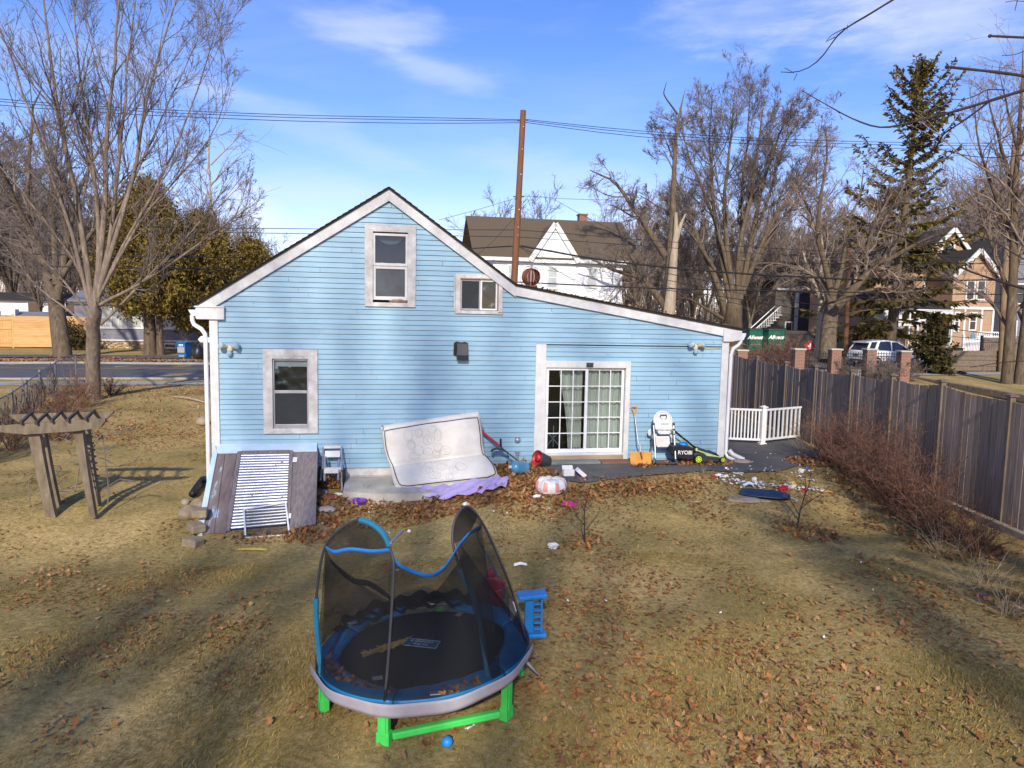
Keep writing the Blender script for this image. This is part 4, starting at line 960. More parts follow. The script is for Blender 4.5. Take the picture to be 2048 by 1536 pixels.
b = MB(); b.tube([backp(0, j/24)+Vector((-0.005,0,0)) for j in range(25)], 0.010, 6); b.build('piping', M['piping'], MT, smooth=True)
b = MB(); rs = random.Random(8)
def loopst(ci, cj, ri, rj, a0, n=18):
    return [mface(min(0.98,max(0.02,ci+ri*math.cos(a0+2*PI*k/n)*(1+0.12*math.sin(2*PI*k/n+a0)))), min(0.98,max(0.02,cj+rj*math.sin(a0+2*PI*k/n))))+Vector((0,-0.003,0)) for k in range(n+1)]
for (ci, cj) in [(x_, 0.2+0.8*y_) for x_, y_ in ((0.25,0.14),(0.36,0.13),(0.50,0.10),(0.27,0.25),(0.45,0.22),(0.55,0.18),(0.33,0.33),(0.42,0.36),(0.54,0.32),(0.27,0.39),(0.50,0.41),(0.60,0.38),(0.30,0.60),(0.45,0.58),(0.56,0.57),(0.32,0.74),(0.38,0.83),(0.48,0.72),(0.58,0.78),(0.52,0.88),(0.66,0.74))]:
    b.tube(loopst(ci, cj, rs.uniform(0.035,0.06), rs.uniform(0.04,0.055), rs.uniform(0,6)), 0.0035, 4, cap=False)
    if rs.random() < 0.7: b.tube(loopst(ci+0.01, cj, 0.022, 0.03, rs.uniform(0,6)), 0.003, 4, cap=False)
b.build('quilting', M['quilt'], MT)
so_ = (-2.4, 1.0, -0.25)
def spz(px, py, dz): 
    g = GT(px, py, dz); return g+np.array([0,0,dz])
top = [(795,985),(850,984),(920,975),(990,962),(1017,964)]; bot = [(800,990),(870,992),(880,998),(960,985),(1008,972)]
b = MB(); NA = 46
def sheet(i, j):
    t = i*(len(top)-1); k = min(int(t), len(top)-2); f = t-k
    a = (top[k][0]+(top[k+1][0]-top[k][0])*f, top[k][1]+(top[k+1][1]-top[k][1])*f-10); c_ = (bot[k][0]+(bot[k+1][0]-bot[k][0])*f, bot[k][1]+(bot[k+1][1]-bot[k][1])*f)
    p = (a[0]+(c_[0]-a[0])*j+4*math.sin(21*i), a[1]+(c_[1]-a[1])*j)
    q_ = GT(p[0], p[1], 0.10); z = 0.10+0.025*math.sin(55*i+6*j)+0.015*math.sin(23*i-8*j+1)
    return (q_[0], q_[1], q_[2]+z)
b.grid(sheet, NA, 7); o = b.build('bed_sheet', M['lilac'], None, smooth='all'); tag(o, 'lilac bed sheet crumpled under the front of the mattress', 'sheet')

# ---- string trimmer leaning by the mattress
TR = thing('string_trimmer', 'red and black string trimmer leaning behind the mattress end', 'trimmer', HW(-0.95, 0.25, 0.0), YAW); to = (-0.95, 0.25, 0.0)
def tp(x, y, w): return hl(620+x/4.096, 800+y/4.096, w, to)
b = MB(); b.tube([tp(1412,262,0.14), tp(1560,382,0.24)], 0.026, 10); b.build('powerhead_tube', M['red'], TR, smooth=True)
b = MB(); b.tube([tp(1555,380,0.24), tp(1705,500,0.34)], 0.016, 8); b.build('shaft', M['charcoal'], TR, smooth=True)
b = MB(); b.tube([tp(1562,385,0.24), tp(1562,318,0.28)], 0.022, 8); b.build('grip', M['black'], TR)
c_ = tp(1560,425,0.26); m = Matrix.Translation(c_) @ Matrix.Rotation(0.35, 4, 'Y')
b = MB()
for k in range(12):
    a0, a1 = PI*k/12, PI*(k+1)/12
    b.add([m@Vector((0.20*math.cos(a), y, 0.12*math.sin(a)-0.06)) for a in (a0,a1) for y in (-0.10,0.06)], [(0,1,3,2)])
b.build('debris_guard', M['charcoal'], TR, smooth='all', solid=0.01)
b = MB(); b.blob(tp(1412,240,0.12), (0.04,0.05,0.06), 10, 7, 0.1); b.build('end_cap', M['alu'], TR, smooth=True)

# ---- water bottle, bucket, pool toy, boxes
g = GT(1037, 950); t = thing('water_bottle', 'big translucent blue water cooler bottle on its side in the leaves', 'bottle', g+np.array([0,0,0.16]), 0, rot=(rad(80), 0, rad(-52)))
b = MB(); b.lathe([(0.0,-0.20),(0.10,-0.21),(0.135,-0.19),(0.14,-0.12),(0.132,-0.09),(0.14,-0.06),(0.14,0.0),(0.132,0.03),(0.14,0.06),(0.14,0.12),(0.11,0.17),(0.05,0.20),(0.035,0.21)], 24); b.build('body', M['waterblue'], t, smooth=True)
b = MB(); b.lathe([(0.032,0.20),(0.032,0.25),(0.0,0.252)], 14); b.build('neck', M['toywhite'], t, smooth=True)
g = GT(1082, 935); t = thing('bucket', 'dark grey bucket tipped over with a red lining showing', 'bucket', g+np.array([0.03,0.1,0.14]), 0, rot=(rad(20), rad(-68), rad(12)))
b = MB(); b.lathe([(0.0,-0.16),(0.135,-0.16),(0.14,-0.15),(0.155,0.0),(0.17,0.15),(0.185,0.155),(0.185,0.175),(0.165,0.175),(0.16,0.16)], 28, cap=False); b.build('shell', M['charcoal'], t, smooth=True)
b = MB(); b.lathe([(0.0,0.05),(0.12,0.06),(0.158,0.16),(0.18,0.18),(0.186,0.165)], 28, cap=False); b.blob((0.03,0.02,0.11), (0.10,0.08,0.06), 12, 8, 0.25); b.build('lining', M['red'], t, smooth='all')
b = MB(); b.tube([(0.175*math.cos(a),0.175*math.sin(a),0.15+0.03*math.sin(a)) for a in np.linspace(0,PI,12)], 0.004, 5); b.build('bail', M['alu'], t)
g = GT(1103, 985); t = thing('inflatable_pool', 'white inflatable ring with faded red blocks lying upside down on the leaves', 'pool toy', g+np.array([0,0.12,0]), 0.2)
def pool(i, j, R0=0.31):
    a = 2*PI*i; lob = 1+0.035*math.cos(8*a); k = j*PI*0.62
    r_ = R0*(0.62+0.38*math.sin(min(PI/2, k*1.1)))*lob if j > 0 else 0
    prof = [(0.0,0.235),(0.10,0.25),(0.18,0.26),(0.25,0.245),(0.295,0.19),(0.315,0.11),(0.305,0.04),(0.29,0.0)]
    t_ = j*(len(prof)-1); q = min(int(t_), len(prof)-2); f = t_-q
    rr_ = prof[q][0]+(prof[q+1][0]-prof[q][0])*f; zz = prof[q][1]+(prof[q+1][1]-prof[q][1])*f
    if j > 0.3: rr_ *= lob
    return (rr_*math.cos(a), rr_*math.sin(a), zz+(0.012*math.cos(8*a) if j < 0.6 else 0))
b = MB(); n_i, n_j = 64, 22; b.grid(pool, n_i, n_j)
for fi in range(len(b.f)):
    i = fi % n_i; j = fi//n_i
    b.mi[fi] = 1 if (i % 8 in (0,1,2) and 11 <= j <= 18) else 0
b.build('vinyl_ring', [M['toywhite'], pm('faded_red_vinyl', (0.72,0.30,0.26), (0.66,0.24,0.21), scale=4, rough=0.4)], t, smooth='all')
g = GT(1138, 955); t = thing('carton', 'open white carton standing upright on the asphalt', 'box', g+np.array([0,0,0.03]), YAW+0.02, 'white cartons on the asphalt')
b = MB(); b.bx(-0.115,0.115,0.0,0.004,0,0.13); b.bx(-0.115,0.115,0.14,0.144,0,0.18); b.bx(-0.115,-0.111,0.004,0.14,0,0.13); b.bx(0.111,0.115,0.004,0.14,0,0.13); b.bx(-0.115,0.115,0.004,0.14,0,0.004); b.build('carton_body', M['card_white'], t)
b = MB(); b.add([(-0.111,0.144,0.13),(0.111,0.144,0.13),(0.111,0.18,0.19),(-0.111,0.18,0.19)], [(0,1,2,3)]); b.build('lid_flap', M['card_white'], t, solid=0.004)
b = MB(); b.bx(-0.108,0.108,0.006,0.138,0.10,0.104); b.build('inner_card', M['cardboard'], t)
g = GT(1157, 955); t = thing('carton', 'white carton with brown top tipped against the upright carton', 'box', g+np.array([0.05,0.03,0.10]), 0, 'white cartons on the asphalt', rot=(0.1, rad(40), YAW+0.1))
b = MB(); b.box((0,0,0), (0.22,0.15,0.08)); b.build('carton_body', M['card_white'], t, bevel=0.003)
b = MB(); b.box((-0.01,0,0.0425), (0.18,0.145,0.004)); b.build('brown_top', M['cardboard'], t)

# ---- snow shovel
so2 = (2.13, 0.30, 0.0)
SH = thing('snow_shovel', 'orange snow shovel with bent grey shaft propped on the wall', 'shovel', HW(*so2), YAW)
def zq(x, y): return (1240+x/8.533, 790+y/8.533)
def sp_(x, y, w): return hl(*zq(x, y), w, so2)
b = MB()
BC = [(175,972),(545,968),(548,1235),(192,1242)]; ws = (0.36,0.36,0.55,0.55)
Bq = [sp_(*p, w) for p, w in zip(BC, ws)]
def blade(i, j):
    p = Bq[0].lerp(Bq[1], i).lerp(Bq[3].lerp(Bq[2], i), j); rb = 0.010*abs(math.sin(9*(i-0.5)*(0.35+0.65*j)))
    return p+Vector((0, 0.05*math.sin(PI*j)-rb, 0))
b.grid(blade, 28, 10); b.build('blade', M['shovelorange'], SH, smooth='all', solid=0.006)
b = MB(); b.tube([sp_(252,345,0.06), sp_(268,480,0.12), sp_(290,660,0.2), sp_(312,815,0.27), sp_(345,865,0.31), sp_(355,960,0.36), sp_(372,1020,0.40)], 0.0155, 10); b.build('shaft', M['alu'], SH, smooth=True)
b = MB(); b.tube([sp_(352,975,0.37), sp_(378,1095,0.44)], [0.022,0.016], 8); b.build('socket', M['rust'], SH)
b = MB(); b.tube([sp_(252,350,0.055), sp_(240,310,0.055)], 0.022, 8); b.tube([sp_(245,315,0.055), sp_(205,235,0.055), sp_(203,205,0.055), sp_(284,203,0.055), sp_(283,232,0.055), sp_(247,315,0.055)], 0.016, 8); b.build('d_handle', M['shovelorange'], SH, smooth=True)

# ---- high chair
ho = (2.65, 0.35, 0.0)
HC = thing('high_chair', 'dirty white folding high chair with grey legs parked by the wall', 'high chair', HW(*ho), YAW)
def hp(x, y, w): return hl(*zq(x, y), w, ho)
def slab(pts2, w0, w1, name, mat, bev=0.012, lean=0.0):
    bb = MB(); A = [hp(x, y, w0) for x, y in pts2]; n_ = len(A); zc = min(a.z for a in A)
    A = [a+Vector((0, lean*(a.z-zc), 0)) for a in A]; B2 = [a+Vector((0, w0-w1, 0)) for a in A]
    bb.add(A+B2, [tuple(range(n_)), tuple(range(2*n_-1, n_-1, -1))]+[(i, i+n_, (i+1)%n_+n_, (i+1)%n_) for i in range(n_)])
    return bb.build(name, mat, HC, bevel=bev)
def arch(cx, w, ytop, ybot, r):
    pts = [(cx-w, ybot)]+[(cx-w*math.cos(a), ytop+r-r*math.sin(a)) for a in np.linspace(0, PI, 13)]+[(cx+w, ybot)]
    return pts
back = slab(arch(735,150,285,545,150), 0.34, 0.30, 'seat_back', M['toywhite'], 0.015, 0.12)
bb = MB(); A = arch(735,150,285,545,150); bb.tube([hp(x,y,0.345)+Vector((0,0.12*(hp(x,y,0.345).z-hp(735,545,0.345).z),0)) for x, y in A], 0.018, 8); bb.build('rim', M['toywhite'], back, smooth=True)
bb = MB(); bb.tube([hp(690,385,0.35), hp(692,340,0.35), hp(795,340,0.35), hp(797,385,0.35)], 0.012, 6)
for (x, y) in ((716,405),(780,408)): bb.blob(hp(x,y,0.345), (0.012,0.006,0.010), 8, 5)
for (x, y) in ((725,600),(808,600)): bb.blob(hp(x,y,0.395), (0.014,0.006,0.014), 8, 5)
for k in range(5): p = hp(715+25*k, 495, 0.35); bb.box(p, (0.012,0.006,0.03))
bb.build('slots', M['charcoal'], HC)
slab([(610,548),(915,548),(930,575),(905,600),(620,600),(600,575)], 0.42, 0.30, 'tray_bar', M['toywhite'], 0.015)
slab([(640,600),(870,600),(872,650),(840,672),(680,672),(650,650)], 0.39, 0.26, 'seat', M['toywhite'], 0.012)
slab([(600,705),(850,705),(862,830),(820,895),(640,895),(612,850)], 0.37, 0.31, 'foot_panel', M['toywhite'], 0.02)
slab([(560,690),(620,660),(640,720),(600,760),(552,740)], 0.33, 0.26, 'arm_piece', M['toywhite'], 0.01)
slab([(850,690),(905,660),(925,755),(885,750)], 0.33, 0.26, 'arm_piece', M['toywhite'], 0.01)
bb = MB(); bb.blob(hp(512,640,0.16), (0.055,0.02,0.085), 14, 8); bb.build('folded_tray', M['toywhite'], HC, smooth=True)
for s_, pts in ((0, [(575,520),(585,700),(600,900),(605,1080)]), (1, [(918,520),(925,700),(940,900),(948,1090)])):
    bb = MB(); bb.tube([hp(x, y, 0.40+0.08*k) for k, (x, y) in enumerate(pts)], 0.019, 8); bb.build('leg', M['alu'], HC, smooth=True)
    bb = MB(); x, y = pts[0]; bb.tube([hp(x-3, y-40, 0.38), hp(x, y+20, 0.38), hp(x+8, y+100, 0.38)], 0.03, 8); bb.build('hinge_cover', M['charcoal'], HC, smooth=True)
    bb = MB(); x, y = pts[-1]; bb.tube([hp(x-8, y-15, 0.62), hp(x+(-25 if s_ == 0 else 25), y+60, 0.64), hp(x+(-30 if s_ == 0 else 38), y+95, 0.66)], [0.028,0.035,0.03], 8); bb.build('foot', M['charcoal'], HC, smooth=True)
bb = MB(); bb.tube([hp(590,1150,0.65), hp(640,1168,0.66), hp(930,1165,0.66), hp(975,1140,0.65)], 0.022, 8); bb.build('cross_bar', M['charcoal'], HC, smooth=True)
for s_, pts in ((0, [(600,620),(560,800),(505,1000)]), (1, [(900,620),(905,800),(880,1000)])):
    bb = MB(); bb.tube([hp(x, y, 0.36-0.11*k) for k, (x, y) in enumerate(pts)], 0.017, 8); bb.build('leg', M['alu'], HC, smooth=True)

# ---- lawn mower
lo = (3.35, 0.42, 0.0)
LM = thing('lawn_mower', 'black and lime battery lawn mower with lettered grass bag', 'lawn mower', HW(*lo), YAW)
def lp(x, y, w): return hl(*zq(x, y), w, lo)
W0, W1 = 0.62, 0.18
def side(pts2, w0, w1, name, mat, bev=0.01):
    bb = MB(); A = [lp(x, y, w0) for x, y in pts2]; B2 = [a+Vector((0, w0-w1, 0)) for a in A]; n_ = len(A)
    bb.add(A+B2, [tuple(range(n_)), tuple(range(2*n_-1, n_-1, -1))]+[(i, i+n_, (i+1)%n_+n_, (i+1)%n_) for i in range(n_)])
    return bb.build(name, mat, LM, bevel=bev)
bag = side([(905,870),(960,860),(1150,872),(1262,925),(1275,1010),(1262,1095),(1180,1112),(960,1070),(912,1010)], 0.60, 0.20, 'grass_bag', M['black'], 0.02)
a = lp(1112, 985, 0.618); mtx = Matrix.Translation(a) @ Matrix.Rotation(0.02, 4, 'Y') @ Matrix.Rotation(PI/2, 4, 'X')
lettering('lettering', 'RYOBI', 0.122, M['letter'], LM, mtx, 0.0, 0.0015)
bb = MB(); bb.blob(lp(1085,838,0.42), (0.10,0.10,0.05), 12, 8, 0.2); bb.build('blue_rag', M['blue'], LM, smooth='all')
side([(1262,1000),(1330,980),(1450,1000),(1560,1050),(1700,1062),(1745,1110),(1700,1140),(1420,1150),(1290,1120)], 0.60, 0.18, 'deck', M['charcoal'], 0.02)
side([(1300,900),(1360,905),(1480,945),(1540,975),(1575,1005),(1520,1015),(1400,985),(1310,960)], 0.54, 0.24, 'motor_cover', M['charcoal'], 0.02)
side([(1318,940),(1700,1052),(1694,1066),(1480,1040),(1440,1000),(1316,956)], 0.615, 0.17, 'trim_band', M['limepale'], 0.006)
side([(1290,915),(1325,908),(1330,945),(1298,965)], 0.625, 0.16, 'handle_bracket', M['limepale'], 0.005)
side([(1575,1000),(1640,990),(1705,1045),(1690,1050),(1635,1005),(1580,1010)], 0.58, 0.2, 'front_handle', M['black'], 0.004)
for w_ in (0.58, 0.22):
    bb = MB(); bb.tube([lp(935,640,w_), lp(1150,800,w_), lp(1300,925,w_)], 0.014, 8); bb.build('handle_tube', M['alu'] if w_ > 0.5 else M['black'], LM, smooth=True)
bb = MB(); bb.tube([lp(930,600,0.58), lp(905,580,0.5), lp(905,580,0.3), lp(930,600,0.22)], 0.016, 8); bb.tube([lp(945,625,0.60), lp(1040,700,0.60), lp(1290,905,0.60)], 0.02, 8); bb.build('handle_grip', M['black'], LM, smooth=True)
bb = MB(); bb.blob(lp(1068,722,0.60), (0.025,0.02,0.022), 10, 6); bb.build('clamp', M['lime'], LM)
for (x, y, r_) in ((1338,1095,0.095),(1752,1103,0.066)):
    for w_ in (0.66, 0.14):
        m = Matrix.Translation(lp(x, y, w_)+Vector((0,0,0))) @ Matrix.Rotation(PI/2, 4, 'X')
        bb = MB(); bb.lathe([(r_*0.72,-0.022),(r_*0.95,-0.025),(r_,-0.012),(r_,0.012),(r_*0.95,0.025),(r_*0.72,0.022)], 24, m); wh = bb.build('wheel', M['tyre'], LM, smooth=True)
        bb = MB(); bb.lathe([(r_*0.60,0.026),(r_*0.76,0.028),(r_*0.78,0.020)], 24, m, cap=False); bb.lathe([(0.0,0.03),(r_*0.22,0.03),(r_*0.26,0.022)], 16, m, cap=False)
        for k in range(7):
            aa = 2*PI*k/7; bb.beam(m@Vector((r_*0.2*math.cos(aa),r_*0.2*math.sin(aa),0.026)), m@Vector((r_*0.66*math.cos(aa),r_*0.66*math.sin(aa),0.026)), r_*0.22, 0.006, up=m.to_3x3()@Vector((0,0,1)))
        bb.build('rim', M['lime'], wh)

# ---- white elbow pipe and stone at the right corner
o = HW(4.38, 0.30, 0.03)
b = MB(); b.tube([(-0.02,0.18,0.22),(0.05,0.12,0.13),(0.20,0.0,0.06),(0.26,-0.04,0.04)], [0.055,0.055,0.05,0.05], 12); b.tube([(0.17,0.03,0.05),(0.19,0.01,0.12)], 0.02, 8)
q_ = b.build('pipe_elbow', M['toywhite'], None, smooth=True); q_.location = tuple(o); q_.rotation_euler = (0,0,YAW); tag(q_, 'white plastic drain elbow lying at the right house corner', 'pipe')
b = MB(); b.blob((0.20,-0.05,0.0), (0.24,0.16,0.06), 12, 7, 0.08); q_ = b.build('splash_stone', M['flagstone'], None, smooth='all'); q_.location = tuple(o); tag(q_, 'pale rounded stone under the white drain elbow', 'stone')
def railing():
    pa, pb, pc = GT(1452, 886), GT(1524, 889), GT(1601, 880)
    for nm, a, c_, lab in (('railing', pa, pb, 'white vinyl railing panel between the house corner and the post'), ('railing', pb, pc, 'white vinyl railing panel on the right of the post')):
        d = c_-a; L = float(np.linalg.norm(d[:2])); t = thing(nm, lab, 'railing', a, math.atan2(d[1], d[0]), 'white railing across the drive')
        g0 = 0.0 if nm == 'x' else 0.06
        b = MB(); b.bx(g0, L-0.06, -0.03, 0.03, 0.90, 0.955); b.build('top_rail', M['vinyl'], t, bevel=0.006)
        b = MB(); b.bx(g0, L-0.06, -0.025, 0.025, 0.10, 0.155); b.build('bottom_rail', M['vinyl'], t, bevel=0.006)
        n_ = 9
        for k in range(n_):
            x = g0+0.05+(L-0.16-g0)*k/(n_-1)
            bb = MB(); bb.bx(x-0.018, x+0.018, -0.018, 0.018, 0.155, 0.90); bb.build('baluster', M['vinyl'], t)
    t = thing('railing_post', 'white vinyl post with flat cap between the two railing panels', 'post', pb, 0.2)
    b = MB(); b.bx(-0.06,0.06,-0.06,0.06,0,1.0); b.build('shaft', M['vinyl'], t, bevel=0.006)
    b = MB(); b.bx(-0.085,0.085,-0.085,0.085,1.0,1.02); b.add([(-0.08,-0.08,1.02),(0.08,-0.08,1.02),(0.08,0.08,1.02),(-0.08,0.08,1.02),(0,0,1.06)], [(0,1,4),(1,2,4),(2,3,4),(3,0,4)]); b.build('cap', M['vinyl'], t)
    b = MB(); b.bx(-0.09,0.09,-0.09,0.09,0,0.05); b.bx(-0.15,-0.03,-0.16,-0.08,0.0,0.03); b.build('base', M['vinyl'], t, bevel=0.006)
railing()

# ---- stockade fence on the right
FP = [(8.0+max(0,(28-y_))*0.018, y_) for y_ in (33.0,28.6,25.8,23.4,21.03,19.05,17.08,15.3,13.57,11.72,9.4,7.0,4.6)]
ft = {25.8:2.11, 21.03:2.06, 17.08:2.12, 13.57:2.20, 11.72:2.12}
ys_ = sorted(ft); 
def ftop(y): return float(np.interp(y, ys_, [ft[k] for k in ys_]))
FE = thing('stockade_fence', 'tall grey weathered board fence running along the right of the yard', 'fence', (8.2, 18.0, 0.0), 0)
rs = random.Random(12)
for k in range(len(FP)-1):
    (x0, y0), (x1, y1) = FP[k], FP[k+1]; n_ = max(2, int(abs(y1-y0)/0.135)); b = MB()
    for i in range(n_):
        ya = y0+(y1-y0)*i/n_; yb = y0+(y1-y0)*(i+1)/n_-0.006*np.sign(y1-y0); x = x0+(x1-x0)*(i+0.5)/n_+rs.uniform(-0.006,0.006)
        sag = -0.05*math.sin(PI*(i+0.5)/n_); zt = ftop((ya+yb)/2)-0.06+sag+rs.uniform(-0.012,0.012); zb_ = float(terr2(x, ya))-0.05
        b.bx(x-8.2-0.009, x-8.2+0.009, min(ya,yb)-18, max(ya,yb)-18, zb_, zt)
    for zz in (0.35, 1.1, 1.75):
        b.beam((x0-8.2+0.045, y0-18, zz), (x1-8.2+0.045, y1-18, zz), 0.045, 0.09)
    b.build('board_panel', M['cedarwood'], FE)
    if k >= 1:
        b = MB(); zt = ftop(y0); b.bx(x0-8.2-0.045, x0-8.2+0.045, y0-18-0.045, y0-18+0.045, -0.3, zt+0.01)
        po = b.build('fence_post', M['cedarpost'], FE, bevel=0.005)
        b = MB(); cx, cy = x0-8.2, y0-18; b.bx(cx-0.08, cx+0.08, cy-0.08, cy+0.08, zt+0.011, zt+0.03)
        b.add([(cx-0.075,cy-0.075,zt+0.035),(cx+0.075,cy-0.075,zt+0.035),(cx+0.075,cy+0.075,zt+0.035),(cx-0.075,cy+0.075,zt+0.035),(cx,cy,zt+0.07)], [(0,1,4),(1,2,4),(2,3,4),(3,0,4)])
        b.build('post_cap', M['cedarpost'], po)
b = MB(); b.bx(8.02, 8.14, 5.0, 15.5, -0.38, 0.07)
tag(b.build('garden_edging', M['sillwood'], None, bevel=0.01), 'long pale timber edging on the ground at the foot of the board fence', 'edging')

# ---- pergola on the left
pg = GT(112, 1034)
PG = thing('pergola', 'leaning lichened timber garden arbour with curved lattice posts', 'pergola', pg, 0)
def pq(x, y, Y): return Vector(tuple(AT(x, y, Y)-pg))
Y0 = float(pg[1]); zx = lambda x, y: (x*460/1682, 680+y*420/1536)
def pp(x, y, Y): return pq(*zx(x, y), Y)
YF, YB = Y0-0.15, Y0+0.62
pairs = [(((215,690),(300,690)), ((355,1315),(420,1310)), YF+0.15, Y0), (((285,685),(338,680)), ((395,1250),(455,1265)), YB-0.1, Y0+0.45),
         (((545,665),(612,660)), ((670,1295),(708,1295)), YF+0.15, Y0+0.02), (((612,660),(655,655)), ((690,1200),(735,1200)), YB-0.1, Y0+0.5)]
for (t0, t1), (b0, b1), Yt, Yb in pairs:
    P0, P1 = pp(*t0, Yt), pp(*t1, Yt); Q0, Q1 = pp(*b0, Yb), pp(*b1, Yb)
    b = MB(); dy = Vector((0, 0.10, 0))
    def pst(i, j, P0=P0, P1=P1, Q0=Q0, Q1=Q1):
        return P0.lerp(Q0, j)+(P1-P0).lerp(Q1-Q0, j)*i+Vector((-0.012*math.sin(PI*j), 0, 0))
    b.grid(pst, 1, 8); b.build('post', M['pergola'], PG, solid=0.085)
b = MB(); A0, A1 = pp(628,700,YF+0.45), pp(700,1130,Y0+0.3)
for k in range(9):
    c_ = A0.lerp(A1, k/9); b.beam(c_+Vector((-0.06,-0.02,0.03)), c_+Vector((0.10,0.05,-0.03)), 0.02, 0.035)
b.build('lattice', M['pergola'], PG)
def beamq(pts, Y, name):
    A = [pp(x, y, Y) for x, y in pts]; b = MB(); n_ = len(A); b.add(A+[a+Vector((0,0.06,0)) for a in A], [tuple(range(n_)), tuple(range(2*n_-1,n_-1,-1))]+[(i,i+n_,(i+1)%n_+n_,(i+1)%n_) for i in range(n_)]); b.build(name, M['pergola'], PG, bevel=0.006)
beamq([(-60,630),(770,573),(768,592),(735,640),(560,668),(180,693),(60,682),(-60,668)], YF, 'beam')
beamq([(62,547),(828,520),(826,530),(780,575),(560,590),(150,610),(130,602)], YB, 'beam')
for (x0, y0, x1, y1) in ((232,535,150,610),(345,540,262,612),(450,525,375,598),(568,525,492,592),(690,520,625,582)):
    b = MB(); b.beam(pp(x0,y0-6,YB+0.08), pp(x1,y1-2,YF-0.08), 0.045, 0.05); b.build('rafter', M['rafter'], PG, bevel=0.006)

# ---- trampoline
TC = np.array([-0.83, 6.85]); zg = float(terr(*TC)); RZ = 0.44
TP = thing('trampoline', 'small sagging blue padded trampoline with torn black net and green legs', 'trampoline', (TC[0], TC[1], zg), 0)
torg = np.array([TC[0], TC[1], zg])
def tl(px, py, Y): return Vector(tuple(AT(px, py, Y)-torg))
RR = 1.055
def rp(deg, r=RR, z=RZ): return Vector((r*math.cos(rad(deg)), r*math.sin(rad(deg)), z+(0.075*r*math.cos(rad(deg-20)) if z > 0.2 else 0)))
b = MB(); b.lathe([(0.0,RZ-0.06),(0.4,RZ-0.055),(0.84,RZ-0.03)], 40, Matrix.Translation((0,0,RZ)) @ Matrix.Rotation(-0.070,4,'Y') @ Matrix.Translation((0,0,-RZ)), cap=False); b.build('jump_mat', M['mat'], TP, smooth=True)
b = MB(); b.tube([rp(a, RR-0.03, RZ-0.05) for a in range(0, 361, 10)], 0.022, 8, cap=False); b.build('frame_ring', M['alu'], TP, smooth=True)
rs = random.Random(4)
for (a0, a1) in ((200,262),(262.5,322),(322.5,380),(20.5,78),(112,156),(156.5,199.5)):
    b = MB()
    def pad(i, j, a0=a0, a1=a1):
        a = a0+(a1-a0)*i; hexk = 1/math.cos(rad(((a-20) % 60)-30))*math.cos(rad(30))
        ri = 0.83*(0.55+0.45*hexk)*1.02; r_ = ri+(RR-ri)*j
        z = RZ+0.028*math.sin(PI*j)**0.5+0.006*math.sin(a*0.35)-0.02*(j < 0.01)-0.03*(j > 0.99)
        return rp(a, r_, z)
    b.grid(pad, 18, 6); b.build('pad', M['trampblue'], TP, smooth='all', solid=0.012)
b = MB()
def skirt(i, j):
    a = 196+(352-196)*i; w_ = 0.125*(0.55+0.45*math.sin(PI*min(1,max(0,(i*1.0)))))
    return rp(a, RR+0.035+0.010*math.sin(a*0.2), RZ+0.03-w_*j-0.02*math.sin(PI*i))
b.grid(skirt, 60, 4); b.build('skirt', M['skirt'], TP, smooth='all', solid=0.004)
b = MB(); p = tl(1046,1315,6.9); q_ = tl(1078,1348,6.75)
b.grid(lambda i, j: p.lerp(q_, j)+Vector((0.05*(i-0.5)*(1-0.7*j), 0.02*math.sin(4*j), -0.02*math.sin(PI*j))), 3, 8); b.build('torn_strip', M['skirt'], TP, smooth='all')
def grow_leg(deg, name='leg', r_=1.0):
    p = rp(deg, r_); b = MB(); R = Matrix.Rotation(rad(deg), 3, 'Z')
    b.box((p.x, p.y, RZ/2-0.03+0.02), (0.065, 0.10, RZ-0.10), R); b.box((p.x, p.y, 0.045), (0.085, 0.12, 0.12), R); b.box((p.x+0.04*math.cos(rad(deg)), p.y+0.04*math.sin(rad(deg)), RZ/2), (0.012, 0.06, RZ-0.16), R)
    return b.build(name, M['green'], TP, bevel=0.012)
for (a, c_) in ((257,327),(17,87),(137,207)):
    grow_leg(a); grow_leg(c_); p, q_ = rp(a, 1.0, 0.05), rp(c_, 1.0, 0.05)
    b = MB(); b.beam(p.lerp(q_,0.06), p.lerp(q_,0.94), 0.07, 0.065); b.build('base_bar', M['green'], TP, bevel=0.014)
# poles and sleeves
La = [rp(211, RR-0.02, RZ), tl(632,1220,6.3), tl(645,1110,6.25), tl(672,1065,6.2), tl(718,1040,6.1), tl(762,1062,6.0), tl(783,1106,5.95), tl(787,1150,5.9), tl(778,1300,5.85), rp(258, RR-0.02, RZ)]
Ra = [rp(312, 1.0, RZ+0.02), tl(955,1220,6.45), tl(920,1135,6.5), tl(905,1080,6.55), tl(912,1035,6.65), tl(935,1013,6.75), tl(965,1046,6.9), tl(1000,1120,7.0), tl(1030,1200,7.05), rp(352, RR-0.02, RZ)]
def smooth_path(P, n):
    out = []; k = len(P)
    for i in range(n+1):
        t = i/n*(k-1); a = min(int(t), k-2); f = t-a
        p0, p1, p2, p3 = P[max(a-1,0)], P[a], P[a+1], P[min(a+2,k-1)]
        out.append(0.5*((2*p1)+(p2-p0)*f+(2*p0-5*p1+4*p2-p3)*f*f+(3*p1-p0-3*p2+p3)*f**3))
    return out
LA, RA_ = smooth_path(La, 60), smooth_path(Ra, 60)
for P_x in (LA, RA_):
    b = MB(); b.tube(P_x, 0.013, 8); b.build('pole', M['charcoal'], TP, smooth=True)
for seg in (LA[0:9], LA[27:39], RA_[0:14]):
    b = MB(); b.tube(seg, 0.026, 8); b.build('pole_sleeve', M['sleeveblue'], TP, smooth=True)
b = MB(); b.tube([tl(781,1086,5.95), tl(806,1061,6.3)], 0.012, 6); b.build('pole_stub', M['alu'], TP)
